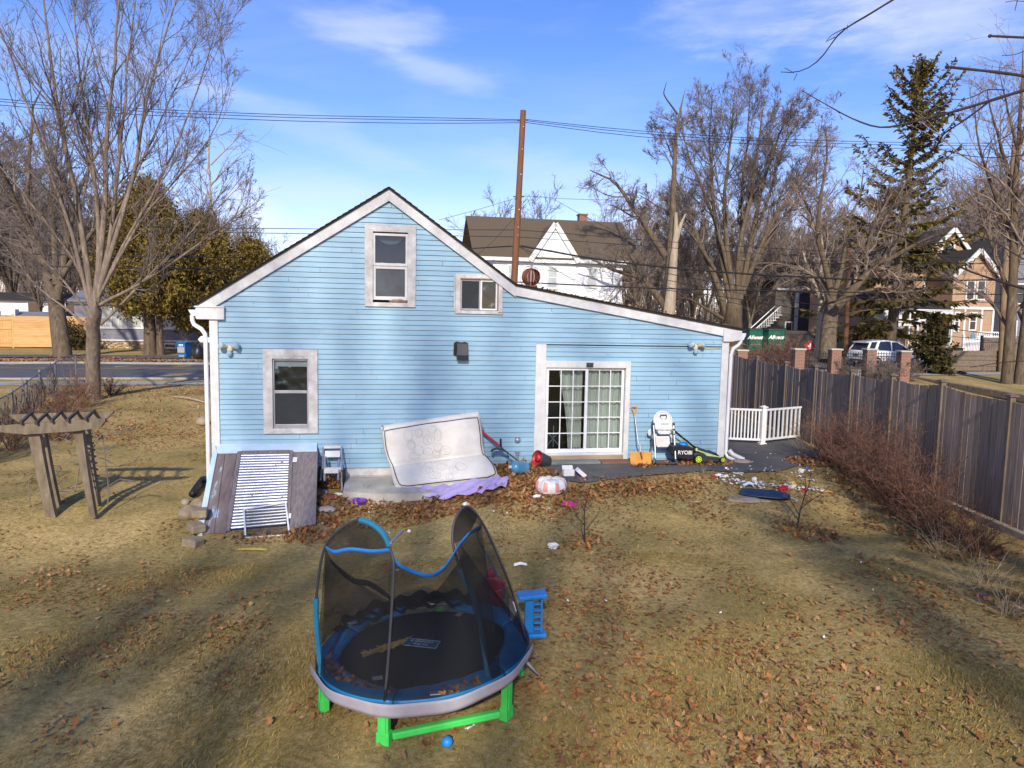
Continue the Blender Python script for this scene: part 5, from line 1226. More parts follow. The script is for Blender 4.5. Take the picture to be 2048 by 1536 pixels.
def ruled(A, B2, n, m_, sag=0.0, ax=Vector((0,0,-1))):
    bb = MB()
    def fn(i, j):
        t = i*(len(A)-1); k = min(int(t), len(A)-2); f = t-k; pa = A[k].lerp(A[k+1], f)
        t = i*(len(B2)-1); k = min(int(t), len(B2)-2); f2 = t-k; pb_ = B2[k].lerp(B2[k+1], f2)
        return pa.lerp(pb_, j)+ax*sag*math.sin(PI*j)
    bb.grid(fn, n, m_); return bb
# left arch: lower net and darker cap over the blue band
bandL = smooth_path([LA[15], tl(668,1103,6.15), tl(700,1098,6.1), tl(745,1102,6.02), LA[39]], 20)
ruled(bandL, [rp(a, RR, RZ+0.02) for a in np.linspace(211,258,13)], 20, 10, 0.03, Vector((0.3,0.6,0))).build('net', M['net'], TP, smooth='all')
capL = MB(); arcL = LA[15:40]
capL2 = ruled(arcL, bandL, 24, 6); capL2.build('net_cap', M['nettop'], TP, smooth='all')
# swag between the arches
swag = smooth_path([LA[39], tl(795,1126,5.95), tl(825,1142,6.05), tl(858,1150,6.15), tl(885,1138,6.3), tl(905,1112,6.42), tl(918,1090,6.5), tl(940,1066,6.65), tl(963,1052,6.88)], 30)
ruled(swag, [rp(a, RR, RZ+0.02) for a in np.linspace(258,318,16)], 30, 10, 0.02, Vector((0,0.5,0))).build('net', M['net'], TP, smooth='all')
# right arch panels
ruled(RA_[22:60], [rp(a, RR, RZ+0.02) for a in np.linspace(312,352,14)], 24, 10, 0.02).build('net', M['net'], TP, smooth='all')
ruled(RA_[19:38], smooth_path([RA_[19], tl(935,1072,6.6), RA_[38]], 8), 16, 5).build('net_cap', M['nettop'], TP, smooth='all')
# collapsed rear net
rear_top = smooth_path([LA[15], tl(668,1125,6.5), tl(705,1152,7.0), tl(745,1185,7.5), tl(790,1204,7.75), tl(830,1203,7.75), tl(868,1185,7.5), tl(905,1140,7.1), tl(925,1105,6.8), RA_[22]], 40)
rear_rim = [rp(a, RR, RZ+0.0) for a in np.linspace(205, -8, 40)]
bb = MB(); rq = np.random.default_rng(2)
def rear(i, j):
    t = i*40; k = min(int(t), 39); f = t-k; pa = rear_top[k].lerp(rear_top[k+1], f)
    t = i*39; k = min(int(t), 38); f = t-k; pb_ = rear_rim[k].lerp(rear_rim[k+1], f)
    w_ = math.sin(PI*j)*math.sin(PI*i)
    return pa.lerp(pb_, j)+Vector((0.03*math.sin(30*i+5*j), 0.05*math.sin(40*i+9*j), 0.04*math.sin(25*i)))*w_
bb.grid(rear, 60, 12); bb.build('net', M['net'], TP, smooth='all')
bb = MB()
for s_ in range(3):
    def fold(i, j, s_=s_):
        a = 150-100*i+8*s_; r_ = 0.95+0.10*math.sin(9*i+s_)-0.08*j; z = RZ+0.03+(0.06+0.035*math.sin(7*i+2*s_))*math.sin(PI*j)+0.03*math.sin(40*i)
        return rp(a, r_+0.15*(j-0.5), z)
    bb.grid(fold, 40, 6)
bb.build('net_fold', M['netfold'], TP, smooth='all')
bb = MB(); hang = [tl(660,1120,6.4), tl(690,1150,6.7), tl(712,1163,6.9), tl(740,1168,7.1), tl(775,1192,7.3), tl(800,1215,7.4)]
bb.tube(smooth_path(hang, 20), [0.008+0.022*math.sin(PI*k/20) for k in range(21)], 8); bb.build('net_fold', M['netfold'], TP, smooth='all')
def ribbon3(P, w_, name, mat):
    bb = MB(); n_ = len(P); vs = []
    for p in P: vs += [p+Vector((0,-0.006,w_/2)), p+Vector((0,-0.006,-w_/2))]
    bb.add(vs, [(2*i, 2*i+1, 2*i+3, 2*i+2) for i in range(n_-1)]); bb.build(name, mat, TP, smooth='all', solid=0.003)
ribbon3(bandL, 0.034, 'top_band', M['bandblue']); ribbon3(swag, 0.036, 'top_band', M['bandblue'])
ribbon3(smooth_path([swag[-1], tl(955,1075,6.8), tl(985,1130,6.85), tl(1008,1190,6.9), tl(1020,1245,6.9)], 16), 0.024, 'door_zip', M['bandblue'])
bb = MB(); P0 = [tl(1018,1195,6.92), tl(1028,1205,6.9), tl(1033,1222,6.88), tl(1026,1242,6.88), tl(1021,1240,6.9)]; bb.add(P0, [(0,1,2,3,4)]); bb.build('label_patch', M['toywhite'], TP, solid=0.004)
for (px, py) in ((705,1245),(755,1355),(918,1228),(1000,1312),(870,1385)):
    g = G(px, py, zg+RZ+0.04)-torg; bb = MB(); bb.box((g[0],g[1],RZ+0.036), (0.09,0.06,0.004), Matrix.Rotation(rs.uniform(0,3),3,'Z')); bb.build('pad_label', M['skirt'], TP)
# woven label, upside down as seen from the yard end
g = G(842, 1287, zg+RZ-0.045)-torg; rzl = PI-0.18
mt_ = Matrix.Translation(Vector((g[0], g[1], RZ-0.040))) @ Matrix.Rotation(rzl, 4, 'Z')
bb = MB(); 
for c in (((0,0.078,0),(0.37,0.012,0.004)), ((0,-0.078,0),(0.37,0.012,0.004)), ((0.179,0,0),(0.012,0.144,0.004)), ((-0.179,0,0),(0.012,0.144,0.004))):
    bb.box(mt_ @ Vector(c[0]), c[1], mt_.to_3x3())
bb.build('label_border', M['labelwhite'], TP)
bb = MB(); bb.box(mt_ @ Vector((0,0,-0.003)), (0.34,0.14,0.004), mt_.to_3x3()); bb.build('label_ground', M['labelblue'], TP)
lettering('lettering', 'my first', 0.055, M['labelwhite'], TP, mt_ @ Matrix.Translation((0,0.028,0.002)), 0.0, 0.0012)
lettering('lettering', 'trampoline', 0.055, M['labelwhite'], TP, mt_ @ Matrix.Translation((0,-0.030,0.002)), 0.0, 0.0012)
# dried branch left on the mat
g = G(770, 1302, zg+RZ-0.02); t = thing('dried_frond', 'dry tan frond lying on the black jumping mat', 'dead plant', g+np.array([0,0,0.02]), rad(38))
b = MB(); rs = random.Random(6)
for k in range(70):
    x = rs.uniform(-0.2,0.2); b.tube([(x, rs.uniform(-0.02,0.02), 0.01), (x+0.06*rs.choice((-1,1)), rs.uniform(-0.06,0.06), rs.uniform(0.0,0.04))], [0.012,0.004], 4)
b.tube([(-0.24,0,0),(0.0,0.01,0.02),(0.26,0.03,0.02),(0.36,0.06,0.02)], [0.02,0.025,0.012,0.004], 6); b.build('stem_and_leaves', pm('dry_tan_leaf', (0.33,0.22,0.08), (0.2,0.13,0.05), scale=12, rough=0.9), t)

# ---- other yard clutter
g = GT(1062, 1272)
t = thing('toy_ladder', 'bright blue plastic toy ladder piece lying beside the trampoline', 'toy part', g, 0.15)
s = 0.0
b = MB(); b.box((0.0,0.0,0.50), (0.34,0.20,0.05), Matrix.Rotation(-0.08,3,'Y')); b.build('step', M['blue'], t, bevel=0.012)
b = MB(); b.box((0.05,0.0,0.03), (0.24,0.18,0.05)); b.build('step', M['blue'], t, bevel=0.012)
b = MB(); b.box((-0.03,0,0.27), (0.10,0.06,0.43)); b.box((0.115,0,0.27), (0.025,0.06,0.43))
for k in range(6): b.box((0.065,0,0.09+k*0.075), (0.08,0.06,0.02))
b.build('lattice_web', M['blue'], t, bevel=0.004)
g = GT(975, 1205)
t = thing('toy_chair', 'faded red plastic toy seat lying behind the trampoline net', 'toy', g, 0.5); t.scale = (0.72,)*3
b = MB(); b.lathe([(0.0,0.02),(0.20,0.03),(0.27,0.12),(0.25,0.30),(0.22,0.42),(0.24,0.46)], 20, Matrix.Rotation(0.45,4,'X'), cap=False, sx=1.0, sy=0.7); b.build('shell', M['redpink'], t, smooth='all', solid=0.02)
b = MB(); b.blob((0.12,0.10,0.50), (0.10,0.08,0.10), 12, 8); b.build('head_rest', M['redpink'], t, smooth=True)
g = GT(894, 1494); b = MB(); b.blob((0,0,0.048), (0.05,0.05,0.048), 20, 14); o = b.build('ball', M['blue'], None, smooth=True); o.location = tuple(g); tag(o, 'small bright blue ball in the grass under the trampoline', 'ball')

g = GT(1527, 991); t = thing('plastic_sled', 'navy blue plastic sled lying upside down on the lawn', 'sled', g, -0.30)
b = MB()
def sled(i, j):
    x = (i-0.5)*1.0; wd = 0.27*(1-abs(2*i-1)**4*0.45); y = (j-0.5)*2*wd
    return (x, y, 0.075*(1-abs(2*j-1)**4)*(1-abs(2*i-1)**6)+0.012*math.cos(6*PI*j)+0.015)
b.grid(sled, 30, 36); b.build('hull', M['navyplastic'], t, smooth='all', solid=0.008)
b = MB(); b.tube([(0.48,-0.05,0.03),(0.55,-0.12,0.02),(0.62,-0.2,0.02),(0.58,-0.3,0.01)], 0.006, 5); b.build('pull_cord', M['paper'], t)
g = GT(1488, 1000); b = MB(); b.blob((0,0,0.0), (0.36,0.20,0.055), 16, 8, 0.07, rng=random.Random(3)); b.blob((0.36,-0.02,-0.01), (0.20,0.08,0.03), 10, 6, 0.1, rng=random.Random(4))
o = b.build('flat_stone', M['flagstone'], None, smooth='all'); o.location = tuple(g); tag(o, 'flat grey stone slab sunk in the lawn in front of the sled', 'stone')
def card(px, py, sx, sy, rz_, name, label, cat, mat, bend=0.03, group=None, dz=0.025):
    g = GT(px, py); b = MB(); k = random.Random(int(px*7+py)); p1, p2 = k.uniform(0,6), k.uniform(0,6)
    b.grid(lambda i, j: ((i-0.5)*sx*(1+0.08*math.sin(9*j+p1)), (j-0.5)*sy*(1+0.1*math.sin(7*i+p2)), dz+bend*math.sin(3.1*i*2+p1)*0.5+bend*0.5*math.sin(5*j+p2)), 8, 6)
    o = b.build(name, mat, None, smooth='all', solid=0.004); o.location = tuple(g); o.rotation_euler = (0,0,rz_); tag(o, label, cat, group); return o
def crumple(px, py, r, name, label, cat, mat, jit=0.35, group=None):
    g = GT(px, py); b = MB(); b.blob((0,0,r[2]*0.6), r, 11, 8, jit, rng=random.Random(int(px*3+py)))
    o = b.build(name, mat, None, smooth=False); o.location = tuple(g); tag(o, label, cat, group); return o
card(504, 1101, 0.52, 0.09, 0.04, 'foam_strip', 'yellow foam strip lying on the grass before the bulkhead', 'foam strip', M['yellowboard'], 0.01)
card(1041, 1131, 0.20, 0.075, 0.15, 'paper_strip', 'white folded paper strip on the grass right of the trampoline', 'litter', M['paper'], 0.02)
crumple(1107, 1096, (0.085,0.06,0.05), 'crumpled_bag', 'crumpled white bag in the middle of the lawn', 'litter', M['paper'])
crumple(1138, 1013, (0.15,0.07,0.06), 'cloth', 'magenta cloth dropped on the lawn near the sapling', 'cloth', M['pink'])
crumple(717, 1008, (0.17,0.09,0.07), 'plastic_bag', 'purple plastic bag in the leaves by the concrete slab', 'bag', M['purple'], 0.45)
card(766, 1010, 0.22, 0.05, -0.1, 'cloth_scrap', 'pale pink cloth scrap beside the purple bag', 'cloth', M['skirt'], 0.03)
crumple(678, 990, (0.09,0.045,0.03), 'paper_wad', 'white paper wad by the foot of the hose cart', 'litter', M['paper'])
crumple(652, 987, (0.045,0.045,0.04), 'bottle_cap', 'small blue plastic lid on the red soil by the bulkhead', 'lid', M['waterblue'], 0.1)
crumple(1076, 997, (0.10,0.045,0.045), 'plastic_bottle', 'crushed clear bottle in front of the inflatable ring', 'bottle', M['paper'], 0.3)
card(1062, 985, 0.16, 0.14, 0.6, 'cardboard_piece', 'brown cardboard piece left of the inflatable ring', 'cardboard', M['cardboard'], 0.02)
card(1963, 1193, 0.17, 0.055, 0.05, 'plastic_strip', 'purple plastic strip alone on the right of the lawn', 'litter', M['purple'], 0.01)
crumple(933, 1011, (0.07,0.045,0.04), 'paper_wad', 'white paper wad between the leaves and the trampoline tip', 'litter', M['paper'])
card(940, 1458, 0.10, 0.035, 0.9, 'paper_strip', 'small white paper strip near the blue ball', 'litter', M['paper'], 0.01)
crumple(818, 1064, (0.035,0.03,0.03), 'clear_cup', 'small clear cup on the grass behind the net', 'cup', M['paper'], 0.1)
card(793, 1143, 0.06, 0.05, 0.5, 'paper_scrap', 'white scrap on the grass seen through the trampoline net', 'litter', M['paper'], 0.01)
card(645, 1048, 0.05, 0.11, 0.3, 'paper_tag', 'small white tag on the ground beside the plywood panel', 'litter', M['paper'], 0.01)
b = MB(); b.blob((0,0,0.03), (0.19,0.11,0.07), 12, 7, 0.12, rng=random.Random(2)); o = b.build('concrete_lump', M['concrete'], None, smooth='all'); o.location = tuple(GT(652,1022)); tag(o, 'cracked concrete lump right beside the plywood side of the bulkhead', 'stone')
b = MB(); b.blob((0,0,0.02), (0.24,0.22,0.05), 14, 7, 0.15, rng=random.Random(9)); o = b.build('soil_heap', M['rust'], None, smooth='all'); o.location = tuple(GT(655,995)); tag(o, 'low heap of reddish soil between bulkhead and hose cart', 'soil')
# trail of party rubbish by the sled
tr = [(1436,952,(0.03,0.03,0.025),'red','tiny red cup at the left end of the rubbish trail'), (1430,949,None,None,None)]
crumple(1429, 955, (0.045,0.035,0.03), 'plastic_cup', 'small orange red cup at the left end of the rubbish', 'cup', M['red'], 0.15)
crumple(1438, 952, (0.08,0.04,0.03), 'paper_wad', 'white paper wad beside the orange red cup', 'litter', M['paper'])
crumple(1452, 954, (0.055,0.035,0.03), 'paper_wad', 'second white paper wad right of the orange red cup', 'litter', M['paper'])
card(1476, 948, 0.22, 0.06, -0.15, 'paper_strip', 'long white paper strip at the asphalt edge above the sled', 'litter', M['paper'], 0.01)
crumple(1509, 962, (0.05,0.04,0.05), 'paper_wad', 'white paper wad just above the navy sled', 'litter', M['paper'])
crumple(1566, 981, (0.11,0.06,0.06), 'cloth', 'crimson cloth at the right end of the navy sled', 'cloth', M['red'])
crumple(1587, 974, (0.06,0.045,0.05), 'food_wrapper', 'yellow wrapper among the white rubbish', 'litter', M['yellowboard'])
crumple(1607, 983, (0.05,0.04,0.04), 'plastic_cup', 'dark red cup among the rubbish by the right sapling', 'cup', M['taillight'])
card(1655, 986, 0.22, 0.10, -0.2, 'cardboard_piece', 'orange card at the right end of the rubbish trail', 'cardboard', M['shovelorange'], 0.02)
crumple(1614, 937, (0.03,0.03,0.035), 'bottle_cap', 'blue cap on the leaves at the asphalt edge', 'lid', M['blue'], 0.1)
crumple(1602, 946, (0.06,0.05,0.06), 'crumpled_bag', 'white bag on the lawn at the asphalt edge behind the right sapling', 'litter', M['paper'])
card(1615, 961, 0.24, 0.06, 0.0, 'paper_strip', 'long white strip behind the right sapling', 'litter', M['paper'], 0.015)
card(1583, 967, 0.16, 0.06, -0.2, 'paper_strip', 'cream paper strip above the yellow wrapper', 'litter', M['paper'], 0.015)
card(1497, 975, 0.22, 0.09, -0.2, 'plastic_sheet', 'pale blue plastic sheet on the left end of the sled', 'litter', M['paleblue'], 0.05, dz=0.07)
card(1390, 1006, 0.11, 0.04, 0.1, 'paper_strip', 'white strip on the lawn left of the flat stone', 'litter', M['paper'], 0.01)
b = MB(); rs = random.Random(21)
def scrap(px, py, s):
    g = GT(px, py); a = rs.uniform(0, PI); c_, s_ = math.cos(a)*s, math.sin(a)*s; k = rs.uniform(0.35, 0.9); z = rs.uniform(0.02, 0.05)
    b.add([(g[0]+x*c_-y*s_*k, g[1]+x*s_+y*c_*k, g[2]+z+rs.uniform(-0.012,0.03)) for x, y in ((-1,-1),(1,-0.8),(1.1,0.9),(-0.8,1))], [(0,1,2,3)])
for _ in range(130):
    t_ = rs.random(); px = 1445+t_*205; py = 963+ (t_*22)+rs.gauss(0, 2.6)
    scrap(px, py, rs.uniform(0.015, 0.05))
for _ in range(70): scrap(rs.uniform(1420,1660), rs.uniform(938,985), rs.uniform(0.012,0.035))
for _ in range(30): scrap(rs.uniform(1500,1700), rs.uniform(905,960), rs.uniform(0.01,0.025))
for _ in range(40): scrap(rs.uniform(640,1120), rs.uniform(965,1030), rs.uniform(0.01,0.022))
for _ in range(14): scrap(rs.uniform(700,1900), rs.uniform(1030,1300), rs.uniform(0.01,0.02))
o = b.build('paper_scraps', M['paper']); tag(o, 'many torn white paper scraps strewn over the lawn by the sled', 'litter', kind='stuff')
# ================================================================== trees and plants
def unit(a): return a/np.maximum(np.linalg.norm(a, axis=-1, keepdims=True), 1e-9)
def tubes(P, R, n):
    """P (B,K,3), R (B,K) -> vertices, quads"""
    B, K, _ = P.shape
    T = np.empty_like(P); T[:,1:-1] = P[:,2:]-P[:,:-2]; T[:,0] = P[:,1]-P[:,0]; T[:,-1] = P[:,-1]-P[:,-2]; T = unit(T)
    ref = np.where(np.abs(T[:,:1,2:3]) < 0.9, np.array([0,0,1.0]), np.array([1.0,0,0]))
    ref = np.broadcast_to(ref, T.shape)
    X = unit(np.cross(T, ref)); Y = np.cross(T, X)
    a = 2*PI*np.arange(n)/n
    V = P[:,:,None,:]+(X[:,:,None,:]*np.cos(a)[None,None,:,None]+Y[:,:,None,:]*np.sin(a)[None,None,:,None])*R[:,:,None,None]
    base = (np.arange(B)*K*n)[:,None,None]+(np.arange(K-1)*n)[None,:,None]
    j = np.arange(n)[None,None,:]; j2 = (j+1) % n
    q = np.stack([base+j, base+j2, base+n+j2, base+n+j], -1).reshape(-1, 4)
    return V.reshape(-1, 3), q
def resample(pts, K):
    pts = np.array([tuple(p) for p in pts], float); d = np.r_[0, np.cumsum(np.linalg.norm(np.diff(pts, axis=0), axis=1))]
    t = np.linspace(0, d[-1], K)
    o = np.stack([np.interp(t, d, pts[:,k]) for k in range(3)], 1)
    o[1:-1] = 0.25*o[:-2]+0.5*o[1:-1]+0.25*o[2:]
    return o, d[-1]
def grow(rng, P, R, L, nch, tmin, tmax, ang, lr, rr, up, gnarl, K, rmin=0.003):
    B, Kp, _ = P.shape
    t = np.sort(rng.uniform(tmin, tmax, (B, nch)), 1)*(Kp-1); k = np.minimum(t.astype(int), Kp-2); f = (t-k)[...,None]
    bi = np.arange(B)[:,None]
    p0 = P[bi,k]*(1-f)+P[bi,k+1]*f; tg = unit(P[bi,k+1]-P[bi,k])
    r0 = (R[bi,k]*(1-f[...,0])+R[bi,k+1]*f[...,0])*rr
    rv = unit(rng.normal(size=p0.shape)); pr = unit(np.cross(tg, rv))
    a = rng.uniform(ang[0], ang[1], (B, nch, 1)); d = unit(tg*np.cos(a)+pr*np.sin(a))
    ln = L[:,None]*rng.uniform(lr[0], lr[1], (B, nch))*(1.15-0.55*t/(Kp-1))
    d = d.reshape(-1,3); p = p0.reshape(-1,3); ln = ln.ravel(); r0 = np.maximum(r0.ravel(), rmin)
    out = [p]
    for _ in range(K-1):
        d = unit(d+np.array([0,0,up])+rng.normal(size=d.shape)*gnarl)
        p = p+d*(ln/(K-1))[:,None]; out.append(p)
    PP = np.stack(out, 1); RR_ = r0[:,None]*np.linspace(1, 0.28, K)[None]
    return PP, np.maximum(RR_, rmin*0.7), ln
def merge(parts):
    V = []; Q = []; o = 0
    for v, q in parts: V.append(v); Q.append(q+o); o += len(v)
    return np.concatenate(V), np.concatenate(Q)
def bare_tree(seed, limbs, levels, K0=12):
    """limbs: list of (points, r0, r1) in local metres; levels: grow() settings. returns trunk mesh data, crown mesh data"""
    rng = np.random.default_rng(seed)
    P = []; R = []; L = []
    for pts, r0, r1 in limbs:
        o, l = resample(pts, K0); o = o+rng.normal(size=o.shape)*0.004*l*np.linspace(0,1,K0)[:,None]
        P.append(o); R.append(np.linspace(r0, r1, K0)); L.append(l)
    P = np.array(P); R = np.array(R); L = np.array(L); R[0,-1] *= 0.1
    big = [tubes(P, R, 9)]; small = []
    for i, lv in enumerate(levels):
        n = lv.pop('n_sides', 3); to_big = lv.pop('big', False); sel = lv.pop('sel', None)
        src = (P, R, L)
        if sel: src = (P[sel], R[sel], L[sel])
        P, R, L = grow(rng, *src, **lv)
        (big if to_big else small).append(tubes(P, R, n))
    return merge(big), merge(small)
def put_tree(name, label, cat, base, data, barkm, twigm, group=None):
    t = thing(name, label, cat, base, 0, group)
    (bv, bq), (sv, sq) = data
    npmesh('trunk', bv, bq, barkm, t, smooth=True); npmesh('crown', sv, sq, twigm, t)
    return t
def lv(nch, tmin, tmax, ang, lr, rr, up, gnarl, K, rmin, n=3, big=False, sel=None):
    return dict(nch=nch, tmin=tmin, tmax=tmax, ang=ang, lr=lr, rr=rr, up=up, gnarl=gnarl, K=K, rmin=rmin, n_sides=n, big=big, sel=sel)
def limbs_px(base, Y, specs, seed, spread=2.5):
    """limb courses read off the photograph, each given its own swing in depth"""
    rng = random.Random(seed); out = []
    for pts, r0, r1 in specs:
        dy = rng.uniform(-spread, spread); n = len(pts); P = []
        for k, (x, y) in enumerate(pts):
            P.append(AT(x, y, Y+dy*(k/(n-1))**1.3)-base)
        out.append((P, r0, r1))
    return out
# ---- multi-stemmed maple at the left
mb = GT(188, 798); Ym = float(mb[1])
spec = [([(188,800),(186,740),(187,690),(188,640),(190,605)], 0.40, 0.31),
 ([(188,625),(196,560),(205,470),(213,400),(210,330),(212,250),(228,170),(235,60),(238,-70)], 0.20, 0.03),
 ([(186,620),(175,540),(165,460),(155,400),(140,340),(125,280),(112,200),(100,100),(85,0),(80,-60)], 0.19, 0.03),
 ([(191,605),(220,510),(240,450),(262,370),(275,300),(290,220),(310,130),(345,40),(360,-40)], 0.16, 0.025),
 ([(190,605),(214,520),(228,440),(232,370),(238,300),(250,240),(248,160),(262,80),(280,-40)], 0.15, 0.025),
 ([(184,625),(165,560),(150,480),(130,420),(105,360),(85,290),(60,230),(35,150),(0,60),(-20,0)], 0.13, 0.02),
 ([(196,612),(230,592),(273,575),(355,517),(430,463),(520,400)], 0.11, 0.012),
 ([(200,650),(235,619),(270,578),(330,520),(400,440),(470,350)], 0.09, 0.012),
 ([(193,602),(230,530),(280,440),(340,370),(400,310),(440,250),(455,190)], 0.10, 0.015),
 ([(185,640),(150,590),(110,540),(60,500),(10,480),(-40,470)], 0.08, 0.012),
 ([(183,662),(140,622),(80,580),(30,520),(-10,470)], 0.08, 0.012),
 ([(190,604),(200,520),(196,440),(190,360),(178,270),(165,180),(150,90),(145,-20)], 0.15, 0.02),
 ([(194,606),(240,500),(300,400),(350,300),(390,200),(410,110),(440,20)], 0.10, 0.015),
 ([(186,606),(150,520),(95,450),(50,390),(10,340),(-30,300)], 0.09, 0.015),
 ([(190,604),(215,500),(250,390),(300,300),(330,220),(370,150),(400,60)], 0.09, 0.014)]
data = bare_tree(1, limbs_px(mb, Ym, [(p, r*0.64, q*0.7) for p, r, q in spec], 3, 2.6), [
    lv(13, 0.2, 0.97, (0.3,0.75), (0.20,0.42), 0.5, 0.14, 0.10, 7, 0.011, 4, False, list(range(1,15))),
    lv(8, 0.12, 0.98, (0.3,0.8), (0.25,0.5), 0.6, 0.08, 0.12, 5, 0.008, 3),
    lv(6, 0.12, 1.0, (0.3,0.8), (0.3,0.6), 0.65, 0.05, 0.12, 4, 0.006, 3),
    lv(2, 0.3, 1.0, (0.3,0.8), (0.35,0.6), 0.65, 0.02, 0.12, 3, 0.005, 3)])
put_tree('maple_tree', 'tall bare multi stemmed maple with smooth grey trunk at the left', 'tree', mb, data, M['bark_grey'], M['twig'])
# ---- lichened tree across the street
b2 = GT(127, 714); Y2 = float(b2[1])
spec = [([(127,716),(118,650),(112,600),(108,570)], 0.80, 0.62), ([(108,600),(88,535),(70,470),(58,400),(56,330),(62,250),(80,180)], 0.42, 0.06),
 ([(114,600),(128,520),(140,450),(152,390),(185,330),(215,260)], 0.40, 0.06), ([(104,560),(60,500),(20,440),(-30,400)], 0.25, 0.05),
 ([(112,570),(110,480),(100,400),(110,300),(130,220)], 0.3, 0.05), ([(118,560),(160,500),(200,440),(250,390),(280,320)], 0.25, 0.05), ([(66,470),(30,400),(0,330),(-20,260)], 0.2, 0.04)]
data = bare_tree(2, limbs_px(b2, Y2, [(p, r*0.72, q*0.7) for p, r, q in spec], 5, 5), [
    lv(9, 0.2, 0.97, (0.4,1.0), (0.25,0.5), 0.5, 0.06, 0.2, 6, 0.03, 4, False, [1,2,3,4,5,6]),
    lv(7, 0.15, 0.98, (0.4,1.0), (0.3,0.55), 0.6, 0.03, 0.2, 5, 0.018), lv(6, 0.15, 1.0, (0.3,0.9), (0.3,0.6), 0.65, 0.0, 0.2, 4, 0.013)])
put_tree('street_tree', 'thick lichened bare tree before the new wooden fence across the street', 'tree', b2, data, M['bark_brown'], M['twig'])
# ---- slender birch-like tree by the cedars
b3 = G(424, 700, 0.0); Y3 = 57.0; b3 = AT(424, 690, Y3); b3[2] = 0
spec = [([(424,690),(423,560),(421,456),(419,350),(417,250)], 0.22, 0.04)]+[([(421,y),(421+s*40,y-40),(421+s*70,y-70)], 0.07, 0.02) for y, s in ((480,1),(450,-1),(430,1),(400,-1),(370,1),(350,-1),(520,1),(330,1))]
data = bare_tree(4, limbs_px(b3, Y3, spec, 5, 1), [lv(8, 0.2, 0.97, (0.4,1.0), (0.25,0.5), 0.5, 0.02, 0.2, 5, 0.015), lv(6, 0.1, 1, (0.4,1), (0.4,0.7), 0.6, 0, 0.2, 4, 0.012)])
put_tree('birch_tree', 'slender pale bare tree rising behind the ochre cedars', 'tree', b3, data, M['bark_pale'], M['twig_grey'])
# ---- ochre cedars
def sprays(rng, centres, per, spread, size, droop=0.4, name='crown', mat=None, parent=None):
    n = len(centres); C = np.repeat(centres, per, 0)+rng.normal(size=(n*per,3))*spread
    m = len(C); d = unit(rng.normal(size=(m,3))+np.array([0,0,-droop])); s_ = unit(np.cross(d, rng.normal(size=(m,3))))
    l = size*rng.uniform(0.6,1.4,(m,1)); w = l*0.38
    V = np.stack([C-d*l*0.5, C+s_*w*0.5, C+d*l*0.5, C-s_*w*0.5], 1).reshape(-1,3)
    return npmesh(name, V, np.arange(m*4).reshape(-1,4), mat, parent)
def cedar(base, label, h0, h1, prof, rad_, seed, trunks, n=420, group=None):
    rng = np.random.default_rng(seed); t = thing('cedar_tree', label, 'tree', base, 0, group)
    b = MB()
    for (dx, r_, top) in trunks: b.tube([(dx,0,-0.1),(dx*0.95,0,1.0),(dx*0.9,0,h1*0.4),(dx*0.7,0,top)], [r_*1.25,r_,r_*0.7,0.03], 9)
    b.build('trunk', M['bark_brown'], t, smooth=True)
    zz = rng.uniform(0, 1, n); a = rng.uniform(0, 2*PI, n)
    rr_ = np.interp(zz, prof[0], prof[1])*rad_*(0.45+0.55*rng.uniform(0,1,n)**0.6)*(1+0.22*np.sin(3*a+5*zz)+0.15*np.sin(7*a-9*zz))
    C = np.stack([rr_*np.cos(a), rr_*np.sin(a), h0+(h1-h0)*zz], 1)
    sprays(rng, C, 70, np.array([0.27,0.27,0.36]), 0.27, 0.9, 'crown', M['ochre_leaf'], t)
    # dead inner branches
    P = np.stack([np.stack([C[:200]*np.array([0,0,1.0])-np.array([0,0,0.6]), C[:200]*np.array([0.6,0.6,1])-np.array([0,0,0.2]), C[:200]*1.06], 1)], 0)[0]
    v, q = tubes(P, np.tile(np.array([0.05,0.03,0.012]), (200,1)), 3); npmesh('branches', v, q, M['twig'], t)
    return t
cb = GT(301, 709); pf = ([0,0.12,0.35,0.6,0.8,1.0],[0.55,0.85,1.0,0.85,0.6,0.12])
cedar(cb, 'ochre green cedar with two trunks beside the blue bin', 3.1, 11.9, pf, 3.6, 1, ((0,0.42,9.5),(0.75,0.24,7.0)), 360, 'cedars across the street')
c2b = np.array([AT(405,690,55)[0], 55.0, 0.0]); cedar(c2b, 'ochre green cedar right of the two trunked one and nearer the eaves', 2.0, 10.3, pf, 3.5, 2, ((0,0.3,8),), 320, 'cedars across the street')
c3b = np.array([AT(505,690,60)[0], 60.0, 0.0]); cedar(c3b, 'low ochre cedar showing over the left roof slope', 1.0, 9.0, pf, 3.0, 3, ((0,0.3,7),), 300, 'cedars across the street')
